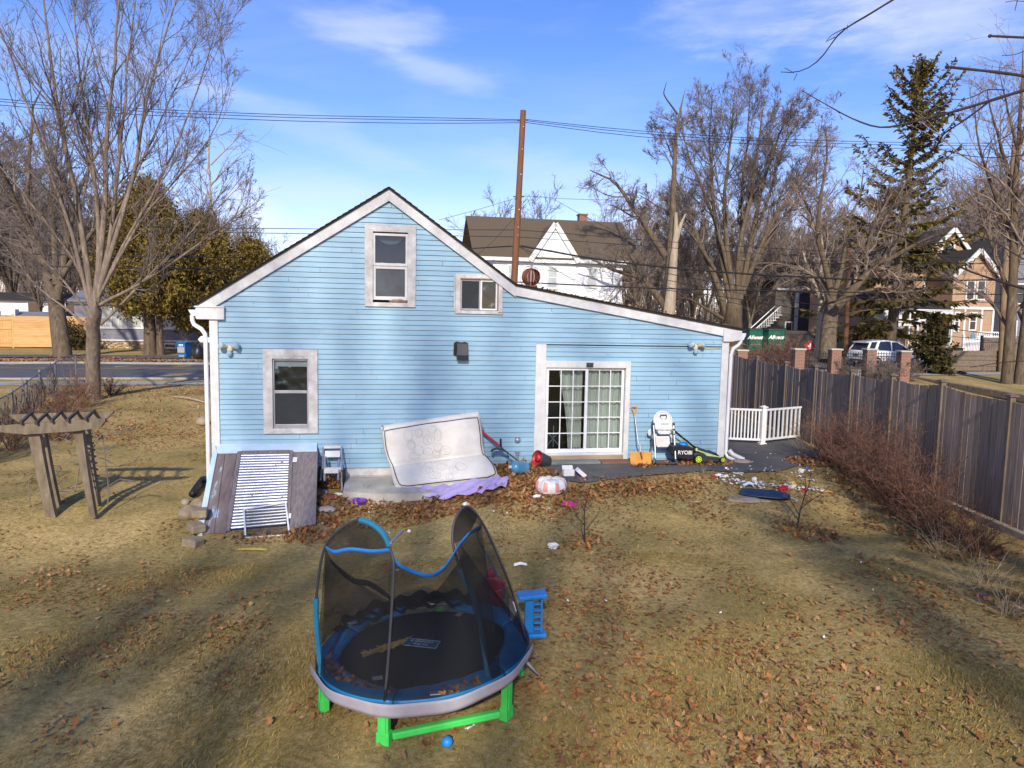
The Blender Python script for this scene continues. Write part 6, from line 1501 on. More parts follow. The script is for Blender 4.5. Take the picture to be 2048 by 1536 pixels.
# ---- broken snag right of the white house
b4 = np.array([AT(1336,640,50)[0], 50.0, 0.2])
spec = [([(1334,660),(1338,560),(1342,500),(1346,430),(1348,370),(1352,300),(1356,230),(1372,172)], 0.42, 0.03),
 ([(1346,470),(1331,512),(1300,465),(1269,421),(1251,392),(1229,362),(1180,340)][1:], 0.26, 0.03), ([(1328,612),(1317,592),(1280,552),(1233,543),(1200,527),(1160,505)], 0.26, 0.03),
 ([(1351,262),(1378,242),(1408,234)], 0.08, 0.02), ([(1355,228),(1338,205),(1326,188),(1333,165)], 0.07, 0.015), ([(1350,330),(1325,262),(1305,240)], 0.06, 0.015)]
data = bare_tree(6, limbs_px(b4, 50, spec, 9, 2.5), [lv(12, 0.2, 0.97, (0.5,1.2), (0.2,0.45), 0.5, 0.05, 0.25, 5, 0.022, 4, False, [1,2,3,5]), lv(10, 0.1, 1, (0.4,1.1), (0.3,0.6), 0.6, 0.02, 0.25, 4, 0.014), lv(7, 0.1, 1, (0.4,1.1), (0.4,0.7), 0.6, 0.02, 0.25, 3, 0.011)])
t = put_tree('broken_tree', 'tall broken tree with a pale split lower trunk beyond the low roof', 'tree', b4, data, M['bark_brown'], M['twig'])
b = MB(); 
for pts, r0, r1 in limbs_px(b4, 49.4, [([(1336,650),(1342,585),(1347,520),(1352,470),(1352,425)], 0.46, 0.10), ([(1352,480),(1362,448),(1371,428)], 0.2, 0.05)], 1, 0.0):
    b.tube(pts, np.linspace(r0, r1, len(pts)), 9)
b.build('split_trunk', M['bark_pale'], t, smooth=True)
# ---- big spreading maple
b5 = np.array([AT(1467,690,60)[0], 60.0, 0.0])
spec = [([(1464,690),(1466,640),(1470,600)], 1.15, 0.9), ([(1455,640),(1435,560),(1400,490),(1375,420),(1350,350),(1330,300)], 0.5, 0.05),
 ([(1462,610),(1440,500),(1425,400),(1420,300),(1425,190)], 0.42, 0.05), ([(1468,610),(1452,480),(1450,380),(1460,280),(1470,185)], 0.45, 0.05),
 ([(1475,620),(1477,500),(1500,400),(1515,300),(1530,195)], 0.45, 0.05), ([(1480,600),(1503,480),(1522,380),(1550,290),(1590,200)], 0.42, 0.05),
 ([(1484,590),(1530,470),(1580,390),(1620,330),(1645,250)], 0.38, 0.05), ([(1468,590),(1440,470),(1400,370),(1372,300),(1362,250)], 0.36, 0.05),
 ([(1490,560),(1560,440),(1600,400),(1650,310)], 0.28, 0.04), ([(1476,600),(1485,480),(1480,380),(1495,290),(1500,180)], 0.36, 0.05),
 ([(1450,640),(1400,610),(1350,580),(1300,570)], 0.25, 0.04), ([(1500,490),(1540,390),(1560,300),(1610,220)], 0.25, 0.04), ([(1430,540),(1385,470),(1330,420),(1280,390)], 0.25, 0.04)]
data = bare_tree(7, limbs_px(b5, 60, [(p, r*0.62, q*0.6) if k else (p, r*0.8, q*0.7) for k, (p, r, q) in enumerate(spec)], 11, 5), [lv(16, 0.32, 0.98, (0.35,0.9), (0.18,0.40), 0.42, 0.08, 0.15, 6, 0.020, 4, False, list(range(1,13))), lv(8, 0.15, 0.98, (0.3,0.85), (0.28,0.52), 0.6, 0.06, 0.18, 5, 0.016), lv(6, 0.12, 1.0, (0.3,0.8), (0.3,0.6), 0.65, 0.04, 0.18, 4, 0.012), lv(5, 0.2, 1.0, (0.3,0.8), (0.5,0.9), 0.65, 0.05, 0.16, 3, 0.009)])
put_tree('spreading_maple', 'huge fan shaped bare maple beyond the low roof', 'tree', b5, data, M['bark_brown'], M['twig'])
# ---- pruned street tree
b6 = np.array([AT(1655,715,42)[0], 42.0, 0.4])
spec = [([(1654,722),(1657,660),(1664,610),(1672,590)], 0.50, 0.38), ([(1662,605),(1652,570),(1630,550),(1606,539),(1568,530),(1535,524),(1505,530)], 0.20, 0.03),
 ([(1674,612),(1698,592),(1728,550),(1761,527),(1805,503),(1850,478),(1905,455)], 0.28, 0.03), ([(1666,600),(1648,520),(1632,470),(1640,400),(1655,330),(1650,250)], 0.20, 0.02),
 ([(1690,595),(1712,540),(1740,480),(1762,420),(1800,370)], 0.2, 0.02), ([(1720,560),(1735,500),(1745,450),(1800,400),(1850,370)], 0.15, 0.02), ([(1634,475),(1618,420),(1600,380),(1610,330)], 0.12, 0.02),
 ([(1700,590),(1760,575),(1810,590),(1850,560)], 0.12, 0.02), ([(1665,600),(1690,520),(1690,450),(1720,400),(1730,330)], 0.16, 0.02)]
data = bare_tree(8, limbs_px(b6, 42, spec, 2, 3), [lv(10, 0.2, 0.98, (0.5,1.2), (0.2,0.42), 0.5, 0.10, 0.25, 6, 0.016, 4, False, list(range(1,9))), lv(9, 0.1, 1, (0.4,1.1), (0.3,0.6), 0.6, 0.08, 0.22, 5, 0.011), lv(7, 0.1, 1, (0.4,1.0), (0.35,0.6), 0.6, 0.05, 0.2, 3, 0.009)])
put_tree('pruned_tree', 'crooked pruned bare tree with mossy forks behind the iron fence', 'tree', b6, data, M['bark_brown'], M['twig_grey'])
b7 = np.array([AT(1640,712,45)[0], 45.0, 0.4])
spec = [([(1638,715),(1644,650),(1641,590),(1640,540),(1644,470)], 0.36, 0.10), ([(1642,600),(1625,560),(1610,520),(1600,470)], 0.12, 0.03), ([(1642,570),(1660,530),(1668,480)], 0.12, 0.03)]
data = bare_tree(9, limbs_px(b7, 45, spec, 2, 2), [lv(12, 0.2, 0.98, (0.5,1.3), (0.3,0.6), 0.5, 0.0, 0.3, 6, 0.02, 4), lv(8, 0.1, 1, (0.4,1.1), (0.35,0.6), 0.6, -0.04, 0.25, 4, 0.012)])
put_tree('lichen_tree', 'pale lichen covered trunk just left of the crooked pruned tree', 'tree', b7, data, M['bark_pale'], M['twig_grey'])
# ---- trees at the right edge
b8 = GT(2016, 778); Y8 = float(b8[1])
spec = [([(2012,780),(2018,700),(2024,600),(2030,500),(2028,400),(2036,300),(2040,200),(2046,90)], 0.30, 0.03), ([(2036,775),(2046,690),(2054,600),(2066,480),(2070,330),(2080,200)], 0.26, 0.03),
 ([(2024,600),(2000,540),(1985,490),(1960,430),(1950,360)], 0.13, 0.02), ([(2028,480),(2000,420),(1975,350),(1955,280),(1950,210)], 0.12, 0.02), ([(2030,420),(2010,320),(1990,250),(1975,180)], 0.12, 0.02), ([(2036,300),(2015,220),(2000,150)], 0.09, 0.015),
 ([(2026,560),(2050,480),(2070,400)], 0.1, 0.02), ([(2020,660),(1980,600),(1930,570),(1890,540)], 0.1, 0.015)]
data = bare_tree(10, limbs_px(b8, Y8, spec, 4, 3), [lv(11, 0.2, 0.98, (0.4,1.0), (0.25,0.5), 0.5, 0.08, 0.2, 6, 0.015, 4), lv(7, 0.1, 1, (0.4,1.0), (0.3,0.6), 0.6, 0.05, 0.2, 5, 0.011), lv(4, 0.1, 1, (0.4,1.0), (0.35,0.6), 0.6, 0.03, 0.2, 3, 0.008)])
put_tree('twin_tree', 'bare twin trunked tree at the right edge behind the board fence', 'tree', b8, data, M['bark_brown'], M['twig_grey'])
# ---- spruces
def spruce(base, label, h, rbase, seed, dens, leafm, sparse_top=0.0, lean=0.0, name='spruce_tree', z0=0.12, nl=26, size=0.30, group=None, rpow=0.8):
    rng = np.random.default_rng(seed); t = thing(name, label, 'tree', base, 0, group)
    b = MB(); b.tube([(0,0,-0.2),(lean*0.3,0,h*0.3),(lean*0.6,0,h*0.65),(lean,0,h)], [h*0.020,h*0.015,h*0.008,0.02], 9); b.build('trunk', M['bark_brown'], t, smooth=True)
    P = []; 
    for k in range(nl):
        f = (k+0.5)/nl; z = h*(z0+(0.985-z0)*f); n_ = int(rng.integers(4, 7)); r0 = rbase*(1-f)**rpow+0.05*rbase
        for j in range(n_):
            a = rng.uniform(0, 2*PI); L = r0*rng.uniform(0.45, 1.15); up = 0.05+0.9*f**2
            d = np.array([math.cos(a), math.sin(a), 0])
            pts = [np.array([lean*f,0,z])+d*L*s_+np.array([0,0,L*(up*s_-0.62*(1-f)*s_*s_+0.45*s_**3)]) for s_ in (0,0.25,0.5,0.75,1.0)]
            P.append(pts)
    P = np.array(P); B = len(P); R = np.linspace(0.012*rbase, 0.003*rbase, 5)[None].repeat(B,0)
    v, q = tubes(P, R, 4); npmesh('branches', v, q, M['bark_brown'], t)
    # side shoots hung with needles
    m = dens; tt = rng.uniform(0.12, 1.0, (B, m))*4; k = np.minimum(tt.astype(int), 3); f = (tt-k)[...,None]; bi = np.arange(B)[:,None]
    C = P[bi,k]*(1-f)+P[bi,k+1]*f; tg = unit(P[bi,k+1]-P[bi,k])
    sd = unit(np.cross(tg, np.array([0,0,1.0])))*rng.choice([-1,1],(B,m,1))
    d = unit(tg*0.5+sd*rng.uniform(0,1,(B,m,1))+rng.normal(size=C.shape)*0.35+np.array([0,0,-0.35])); l = size*rng.uniform(0.5,1.3,(B,m,1))*(0.6+0.4*(1-C[...,2:3]/h)); s_ = unit(np.cross(d, rng.normal(size=C.shape))); w = l*0.22
    V = np.stack([C-s_*w*0.5, C+d*l*0.6-s_*w*0.8, C+d*l, C+d*l*0.6+s_*w*0.8], 2).reshape(-1,3)
    npmesh('needles', V, np.arange(len(V)).reshape(-1,4), leafm, t)
    return t
sb = np.array([AT(1775,740,54)[0], 54.0, 0.3])
spruce(sb, 'tall ragged spruce standing against the sky at the right', 21.6, 6.3, 3, 85, M['spruce_leaf'], lean=0.9, z0=0.10, nl=25, size=0.66, rpow=0.55)
sb2 = np.array([AT(1862,760,41)[0], 41.0, 0.3])
spruce(sb2, 'small dark spruce standing beside the parked white car', 3.5, 1.55, 5, 85, M['shrub_leaf'], z0=0.05, nl=20, size=0.34, name='small_spruce', rpow=0.8)
sb3 = np.array([AT(118,660,56)[0]+4.6, 53.5, 0.0])
# ---- overhanging tree at the right of the lens: trunk outside the frame, limbs reaching in
ob = np.array([7.2, 3.2, float(terr(7.2,3.2))])
def nearl(pts, Y0_, Y1_, r0, r1):
    n = len(pts); return ([AT(x, y, Y0_+(Y1_-Y0_)*k/(n-1))-ob for k, (x, y) in enumerate(pts)], r0, r1)
top = np.array([7.2, 3.2, 7.5])-ob
limb = [([np.array([0,0,-0.2]), np.array([0.05,0.02,2.5]), np.array([-0.05,0.1,5.0]), np.array([0.1,0,9.0])], 0.20, 0.09)]
tw = []
for (pts, Ya, Yb, r0, r1) in (
    ([(2250,150),(2130,163),(2048,180),(1960,208),(1880,231),(1780,255),(1752,256),(1700,236),(1650,208),(1605,182)], 4.6, 5.4, 0.022, 0.004),
    ([(2200,-160),(2050,-110),(1900,-70),(1785,0),(1725,37),(1692,55),(1672,72),(1650,108),(1625,134),(1590,147),(1563,144)], 4.4, 5.0, 0.020, 0.004),
    ([(2250,190),(2120,165),(2040,150),(1965,141),(1894,134)], 4.2, 4.3, 0.020, 0.012),
    ([(2250,90),(2100,78),(2048,75),(1980,72)], 4.4, 4.4, 0.016, 0.011),
    ([(2100,70),(2048,103),(2030,110),(2005,111)], 4.8, 4.8, 0.006, 0.003),
    ([(1975,206),(1930,240),(1895,262),(1885,270),(1875,290),(1850,320),(1800,345),(1745,372)], 5.0, 5.6, 0.011, 0.003),
    ([(2250,320),(2130,300),(2048,310),(1990,316),(1940,313),(1890,302),(1868,295)], 4.8, 5.2, 0.010, 0.003),
    ([(2010,180),(1975,178),(1955,190),(1930,199),(1896,199)], 4.9, 5.0, 0.007, 0.003),
    ([(2100,-40),(2048,5),(2035,0),(2012,4)], 4.6, 4.6, 0.005, 0.003), ([(2035,0),(2030,20)], 4.6, 4.6, 0.004, 0.003),
    ([(1594,147),(1588,160)], 5.0, 5.0, 0.004, 0.003), ([(1588,146),(1570,136)], 5.0, 5.0, 0.004, 0.003),
    ([(1690,56),(1660,72),(1652,84)], 4.9, 4.9, 0.005, 0.003), ([(1695,50),(1694,60)], 4.9, 4.9, 0.004, 0.002), ([(1670,74),(1655,82)], 5.0, 5.0, 0.005, 0.003),
    ([(1880,232),(1872,250),(1868,246)], 5.1, 5.1, 0.005, 0.003), ([(1880,231),(1876,215),(1866,222)], 5.1, 5.1, 0.005, 0.003),
    ([(1680,227),(1668,218)], 5.3, 5.3, 0.004, 0.003), ([(1660,218),(1640,214)], 5.3, 5.3, 0.003, 0.002), ([(1685,240),(1680,232)], 5.3, 5.3, 0.004, 0.003), ([(1845,240),(1842,255)], 5.2, 5.2, 0.004, 0.002),
    ([(2250,640),(2130,600),(2048,578),(1990,560),(1930,540),(1870,505),(1800,470),(1740,455),(1690,430)], 4.4, 6.0, 0.016, 0.004),
    ([(2250,560),(2120,545),(2048,520),(1985,480),(1930,465),(1880,470),(1830,490)], 4.6, 5.8, 0.010, 0.003),
    ([(2250,760),(2130,735),(2048,720),(1980,728),(1940,735)], 4.4, 5.0, 0.008, 0.003)):
    tw.append(nearl(pts, Ya, Yb, r0, r1))
t = thing('overhanging_tree', 'dark budded branches hanging into the upper right corner', 'tree', ob)
b = MB()
for P, r0, r1 in limb: b.tube(P, np.linspace(r0, r1, len(P)), 10)
for k, i in enumerate((0, 1, 2, 3, 6, 21, 22, 23)):
    e0 = tw[i][0][0]; h = 2.0+0.45*k
    b.tube([(0,0,h), tuple(np.array([0,0,h])*0.5+np.array(e0)*0.5+np.array([0,0,0.25])), tuple(e0)], [0.06, 0.035, tw[i][1]], 8)
b.build('trunk', M['bark_dark'], t, smooth=True)
b = MB()
for P, r0, r1 in tw:
    o_, l_ = resample(P, max(5, len(P)*3)); rr_ = 0.62*np.linspace(r0, r1, len(o_))*(1+0.10*np.sin(np.arange(len(o_))*2.1))
    b.tube(o_, rr_, 8); e_ = o_[-1]
    b.blob(tuple(e_), (r1*1.0,)*3, 7, 5)
    for k in range(3, len(o_)-2, 5): b.blob(tuple(o_[k]), (rr_[k]*1.3,)*3, 6, 4)
b.build('crown', M['bark_dark'], t, smooth=True)
# ---- trees in the yard behind the viewer (their shade falls on lawn and wall)
def free_tree(seed, h, spread, nst, r0):
    rng = random.Random(seed); L = [([(0,0,-0.2),(0.05,0.05,h*0.12),(0,0.1,h*0.25)], r0, r0*0.75)]
    for k in range(nst):
        a = 2*PI*k/nst+rng.uniform(-0.3,0.3); s_ = spread*rng.uniform(0.4,1.0); hh = h*rng.uniform(0.75,1.0)
        L.append(([(0,0.1,h*rng.uniform(0.16,0.25)), (math.cos(a)*s_*0.3, math.sin(a)*s_*0.3, h*0.42), (math.cos(a)*s_*0.65, math.sin(a)*s_*0.65, h*0.68), (math.cos(a)*s_, math.sin(a)*s_, hh)], r0*rng.uniform(0.4,0.55), r0*0.06))
    return L
for (x, y, h, sp_w, ns, r0, sd, lab) in ((-4.6,-13,29,6,8,0.25,31,'bare tree behind the viewer, left of the other'), (4.9,-12,28,6,8,0.24,32,'bare tree behind the viewer, right of the other'), (-1.9,-15,31,8,9,0.26,33,'bare tree behind the viewer, farthest back')):
    data = bare_tree(sd, free_tree(sd, h, sp_w, ns, r0), [lv(6, 0.25, 0.97, (0.4,0.9), (0.25,0.45), 0.45, 0.08, 0.15, 6, 0.013, 4, False, list(range(1,ns+1))), lv(5, 0.1, 1, (0.4,0.9), (0.3,0.6), 0.6, 0.05, 0.15, 5, 0.008), lv(2, 0.1, 1, (0.4,0.9), (0.35,0.6), 0.6, 0.05, 0.15, 3, 0.008)])
    put_tree('yard_tree', lab, 'tree', (x, y, float(terr(x,y))), data, M['bark_grey'], M['twig'], 'yard trees behind the viewer')
# ---- far woods: a few kinds, each stand one tree
PROTO = []
for sd, h, sp_w, ns in ((61,15,4.0,6),(62,16,5.0,7),(63,13,3.5,5),(64,17,5.5,7)):
    data = bare_tree(sd, free_tree(sd, h, sp_w, ns, 0.28), [lv(10, 0.15, 0.97, (0.35,0.9), (0.25,0.5), 0.5, 0.10, 0.16, 5, 0.03, 3, False, list(range(1,ns+1))), lv(8, 0.1, 1, (0.35,0.9), (0.3,0.6), 0.6, 0.06, 0.16, 4, 0.022), lv(7, 0.1, 1, (0.3,0.9), (0.35,0.7), 0.6, 0.05, 0.16, 3, 0.017)])
    PROTO.append(data)
roots = []
def far_tree(px, Y, h_scale, k, label, group, bark, twig):
    x = AT(px, 650, Y)[0]; z = float(terr2(x, Y))
    for r_ in roots:
        if r_[1] == k and r_[2] == twig.name:
            return dup(r_[0], (x, Y, z), random.uniform(0, 6.28), label, h_scale)
    t = put_tree('bare_tree', label, 'tree', (x, Y, z), PROTO[k], bark, twig, group); t.scale = (h_scale,)*3; roots.append((t, k, twig.name)); return t
random.seed(5)
LB = 'bare brown tree in the dense row beyond the fence at the left'
for i, (px, Y, s) in enumerate(((-40,66,1.3),(25,72,1.2),(80,64,0.85),(140,74,0.95),(190,68,0.85),(240,80,1.0),(-10,90,1.45),(60,95,1.3),(170,95,1.15),(290,84,0.9),(340,78,0.9),(390,90,0.95),(470,88,0.95),(530,84,0.72),(565,95,0.6),(215,100,1.15),(315,94,1.0),(440,74,0.7),(500,92,0.75),(410,100,0.9))):
    far_tree(px, Y, s, i % 4, LB, 'bare trees beyond the street at the left', M['bark_brown'], M['twig'])
LB2 = 'bare tree in the woods behind the big maple and the spruce'
for i, (px, Y, s) in enumerate(((1255,78,0.95),(1300,70,1.1),(1360,85,1.0),(1410,92,1.0),(1530,82,0.98),(1570,95,1.05),(1610,88,1.0),(1665,80,1.0),(1700,96,1.1),(1760,90,1.1),(1850,92,1.15),(1905,98,1.25),(1950,90,1.3),(1990,100,1.3),(2030,88,1.3),(2075,94,1.2),(1925,74,1.0),(1275,60,0.85),(1385,72,0.9),(1640,70,0.85),(1480,86,1.0),(1500,74,0.85),(1590,78,0.95),(1725,84,1.1),(1800,98,1.2),(1880,84,1.1),(1970,82,1.25),(2015,78,1.25),(2050,98,1.4),(1330,96,1.05),(1440,100,1.05),(1550,100,1.1))):
    far_tree(px, Y, s, (i+1) % 4, LB2, 'bare trees in the woods at the right', M['bark_grey'], M['twig_grey'])
for i, (px, Y, s) in enumerate(((985,78,0.92),(1040,80,0.98),(1068,84,0.9))):
    far_tree(px, Y, s, i, 'bare treetop just over the white house ridge', 'treetops over the white house', M['bark_brown'], M['twig'])
# the wood farther off reads as one mass
rng = np.random.default_rng(77); VV = []; QQ = []; off = 0
(bv, bq), (sv, sq) = PROTO[1]; (bv2, bq2), (sv2, sq2) = PROTO[0]
for i in range(90):
    px = rng.uniform(-150, 2250); Y = rng.uniform(105, 170)
    if 480 < px < 1180: continue
    x = AT(px, 650, Y)[0]; a = rng.uniform(0, 6.28); s_ = rng.uniform(0.8, 1.35)*(1.15 if px < 500 else 0.95); c_, sn = math.cos(a)*s_, math.sin(a)*s_
    for (v, q) in (((bv, bq), (sv, sq)) if i % 2 else ((bv2, bq2), (sv2, sq2))):
        w_ = np.stack([v[:,0]*c_-v[:,1]*sn+x, v[:,0]*sn+v[:,1]*c_+Y, v[:,2]*s_], 1); VV.append(w_); QQ.append(q+off); off += len(v)
for i in range(60):
    px = rng.uniform(-150, 2250); Y = rng.uniform(84, 130); x = AT(px, 650, Y)[0]; a = rng.uniform(0, 6.28); s_ = rng.uniform(0.22, 0.42); c_, sn = math.cos(a)*s_*1.6, math.sin(a)*s_*1.6
    v, q = sv2[:len(sv2)], sq2; VV.append(np.stack([v[:,0]*c_-v[:,1]*sn+x, v[:,0]*sn+v[:,1]*c_+Y, v[:,2]*s_-1.2*s_*3], 1)); QQ.append(q+off); off += len(v)
nS = 5200; sx_ = rng.uniform(-150, 2250, nS); sy_ = rng.uniform(82, 135, nS); ok_ = (sx_ < 480) | (sx_ > 1230); sx_, sy_ = sx_[ok_], sy_[ok_]; nS = len(sx_)
X0 = np.array([AT(p_, 650, 1.0)[0] for p_ in sx_])*sy_; hS = rng.uniform(2.5, 8.5, nS); P0 = np.stack([X0, sy_, np.full(nS, -0.2)], 1); lean_ = rng.normal(size=(nS,2))*0.10
PS = np.stack([P0+np.stack([lean_[:,0]*hS*t_, lean_[:,1]*hS*t_, hS*t_], 1) for t_ in (0, 0.4, 0.75, 1.0)], 1); RS = rng.uniform(0.03, 0.09, (nS,1))*np.array([1, 0.8, 0.5, 0.2])[None]
P2_, R2_, L2_ = grow(rng, PS, RS, hS, 6, 0.15, 1.0, (0.4,1.1), (0.2,0.45), 0.5, 0.1, 0.2, 3, 0.022)
for (p_, r_) in ((PS, RS), (P2_, R2_)):
    v, q = tubes(p_, r_, 3); VV.append(v); QQ.append(q+off); off += len(v)
o = npmesh('far_wood', np.concatenate(VV), np.concatenate(QQ), M['twig_far']); tag(o, 'hazy brown far woodland filling the horizon', 'woodland', kind='stuff')

# ---- brush and shrubs
def shrub(base, h, r_, n, seed, name, label, cat, mat, group=None, lean=(0,0), rad0=0.008, lv2=(6,5), thin=0.004):
    rng = np.random.default_rng(seed); a = rng.uniform(0, 2*PI, n); rr_ = rng.uniform(0, 1, n)
    p0 = np.stack([0.18*r_*np.cos(a)*rr_, 0.18*r_*np.sin(a)*rr_, np.full(n, -0.03)], 1); d = unit(np.stack([np.cos(a)*rr_*r_/h+lean[0], np.sin(a)*rr_*r_/h+lean[1], np.ones(n)], 1))
    L = h*rng.uniform(0.5, 1.1, n); P = [p0]; p = p0
    for _ in range(6): d = unit(d+rng.normal(size=d.shape)*0.14+np.stack([np.cos(a), np.sin(a), 0*a], 1)*0.05*rr_[:,None]); p = p+d*(L/6)[:,None]; P.append(p)
    P = np.stack(P, 1); R = np.full((n,1), rad0)*np.linspace(1, 0.35, 7)[None]
    parts = [tubes(P, R, 4)]; PP, RR_, LL = P, R, L
    for nc in lv2:
        PP, RR_, LL = grow(rng, PP, RR_, LL, nc, 0.2, 1.0, (0.3,1.0), (0.25,0.5), 0.6, 0.03, 0.2, 4, thin); parts.append(tubes(PP, RR_, 3))
    v, q = merge(parts); o = npmesh(name, v, q, mat); o.location = tuple(base); tag(o, label, cat, group); return o
fs = [(7.45,15.6,1.5,1.1),(7.4,14.6,1.7,1.2),(7.35,13.7,1.8,1.3),(7.3,12.9,1.7,1.3),(7.25,12.2,1.5,1.2),(7.2,11.5,1.2,1.1),(7.45,16.6,1.1,0.9),(7.3,10.8,0.8,0.9)]
for i, (x, y, h, r_) in enumerate(fs):
    shrub((x, y, float(terr(x,y))), h, r_*0.85, 36, 100+i, 'brush_bush', 'reddish brown leafless brush bush against the board fence', 'bush', M['twig_red'], 'brush along the board fence', (-0.12,-0.05), 0.008, (5,4))
for i, (px, py, h) in enumerate(((1885,1105,0.8),(1960,1170,0.6),(2010,1230,0.5))):
    g = GT(px, py); shrub(g, h, 0.9, 22, 130+i, 'dry_weed', 'dry tan weed stalks at the fence end of the lawn', 'weeds', M['bark_pale'], 'dry weeds by the fence', (-0.2,-0.1), 0.004, (3,), 0.003)
g = GT(1605, 905); shrub(g, 0.95, 0.5, 14, 140, 'dry_grass_stalks', 'tall dry grass stalks at the edge of the asphalt', 'weeds', M['bark_pale'], None, (-0.25,0), 0.003, (2,), 0.002)
g = GT(1405, 950); shrub(g, 0.25, 0.3, 16, 141, 'weed_tuft', 'small dry weed tuft on the asphalt edge in front of the mower', 'weeds', M['bark_pale'], None, (0,0), 0.003, (2,), 0.002)
g = GT(725, 995); shrub(g, 0.36, 0.6, 9, 142, 'weed_stalks', 'thin dark weed stalks on the corner of the concrete slab', 'weeds', M['twig'], None, (0,0), 0.003, (2,), 0.002)
for (px, py, pts, lab, sd) in ((1170,1085,[[(1170,1088),(1169,1050),(1168,1020),(1178,985),(1184,962)],[(1169,1050),(1152,1030),(1145,1015)],[(1168,1022),(1160,1000)],[(1172,1060),(1195,1030),(1200,1015)]], 'thin dark sapling on the lawn in front of the inflatable ring', 1),
                               (1595,1060,[[(1594,1062),(1598,1030),(1603,1010),(1612,985),(1611,955),(1609,938)],[(1600,1020),(1615,1005),(1640,990),(1658,972)],[(1598,1030),(1586,1008),(1572,990)],[(1606,1000),(1618,970),(1622,945)],[(1596,1040),(1575,1010),(1560,1000)]], 'bare branching sapling on the lawn beside the navy sled', 2)):
    g = GT(px, py); Ys = float(g[1]); lb_ = limbs_px(g, Ys, [(p, 0.016 if k == 0 else 0.009, 0.004) for k, p in enumerate(pts)], sd, 0.25)
    d_ = bare_tree(sd+200, lb_, [lv(5, 0.3, 1, (0.4,1.0), (0.3,0.5), 0.6, 0.08, 0.15, 5, 0.003), lv(3, 0.3, 1, (0.4,1.0), (0.3,0.5), 0.6, 0.05, 0.15, 4, 0.0025)], 10)
    put_tree('sapling', lab, 'tree', g, d_, M['bark_dark'], M['twig'])
# left boundary brush
for i, (px, py, h, r_) in enumerate(((60,868,1.0,1.3),(95,845,1.1,1.4),(130,830,1.2,1.4),(160,815,1.2,1.3),(20,900,1.2,1.4),(175,790,1.1,1.2),(220,790,0.8,1.0),(115,880,0.8,1.1))):
    g = GT(px, py); shrub(g, h, r_, 26, 150+i, 'brush_bush', 'rust coloured tangled brush along the chain link fence', 'bush', M['twig_red'], 'brush along the chain link fence', (0,0), 0.010, (5,3), 0.006)
g = GT(190, 960)
b = MB(); rs = random.Random(33); pgv = pg
for k in range(16):
    x0 = rs.uniform(40,240); y0 = rs.uniform(870,990); P = [GT(x0, y0)+np.array([0,0,rs.uniform(0.02,0.25)])]
    for _ in range(4): P.append(P[-1]+np.array([rs.uniform(-0.1,0.5), rs.uniform(-0.25,0.25), rs.uniform(-0.15,0.18)]))
    b.tube(P, [rs.uniform(0.008,0.016)]*4+[0.004], 5)
for pts in ([(155,862),(168,920),(178,965),(190,1020)],[(205,870),(212,930),(218,985),(215,1010)],[(60,1005),(58,960),(75,940)],[(195,985),(240,958),(270,962)],[(205,870),(160,930),(150,980)]):
    b.tube([AT(x, y, Y0+0.3) for x, y in pts], 0.012, 5)
o = b.build('bare_vines', M['twig']); tag(o, 'tangled bare vines hanging around the leaning arbour', 'vines')
# hedge and brush beyond the board fence
for i, (px, Y, h, r_) in enumerate(((1510,39,1.9,1.8),(1540,40,2.1,2.0),(1570,39,1.9,1.9),(1595,40,1.7,1.5),(1755,35.2,1.5,1.2),(1690,36.5,1.3,1.0),(1815,37,1.3,1.0),(1780,36,1.2,1.1))):
    x = AT(px, 700, Y)[0]; shrub((x, Y, float(terr2(x,Y))), h, r_, 40, 170+i, 'hedge_bush', 'brown leafless hedge bush among the brick pillars', 'bush', M['twig'] if i > 3 else M['twig_red'], 'brown hedge by the brick pillars', (0,0), 0.014, (6,5), 0.009)
g = GT(88, 700)
for i, (px, Y) in enumerate(((150,54.5),)):
    x = AT(px, 680, Y)[0]; t = thing('evergreen_bush', 'small dark evergreen bush before the new wooden fence', 'bush', (x, Y, 0)); sprays(np.random.default_rng(4), np.random.default_rng(5).normal(size=(60,3))*np.array([0.5,0.5,0.6])+np.array([0,0,1.0]), 40, np.array([0.2,0.2,0.2]), 0.22, 0.3, 'foliage', M['shrub_leaf'], t); b = MB(); b.tube([(0,0,0),(0,0,1.2)], 0.04, 6); b.build('stem', M['bark_brown'], t)

# ---- grass: matted dormant blades
def scatter(rng, n, px0, px1, py0, py1, bias=1.0):
    """random points of ground in view, as thick on the ground near as far (world-even), cut to the lawn"""
    out = []
    return out
def lawn_ok(x, y):
    u_, w_ = uw(x, y)
    ok = ~((w_ < 0.06) & (w_ > -9.2) & (u_ > -7.2) & (u_ < 4.4))
    ok &= ~((w_ < 1.5-0.18*sm(u_,1.0,2.5)-0.1*sm(u_,3,5)) & (u_ > -0.35) & (x < 8.6))
    ok &= ~((u_ > -4.5) & (u_ < -0.9) & (w_ < 1.9+0.35*(-(u_+4.5))/1.0*0.35) & (w_ > -1))
    ok &= ~((u_ > -7.1) & (u_ < -4.95) & (w_ < 2.25) & (w_ > -1))
    return ok
rng = np.random.default_rng(5)
def fbm(x, y, s, seed=0):
    r_ = np.random.default_rng(seed); v = 0*x
    for k in range(14):
        a = r_.uniform(0, 2*PI); f = s*r_.uniform(0.5, 2.6); v = v+np.sin((x*np.cos(a)+y*np.sin(a))*f+r_.uniform(0,6.28))
    return v/math.sqrt(14*0.5)
def view_pts(n, ymin, ymax, power):
    y = (rng.uniform(0, 1, n)*(ymax**power-ymin**power)+ymin**power)**(1/power)
    x = rng.uniform(-0.80, 0.80, n)*(y+0.6)
    return x, y
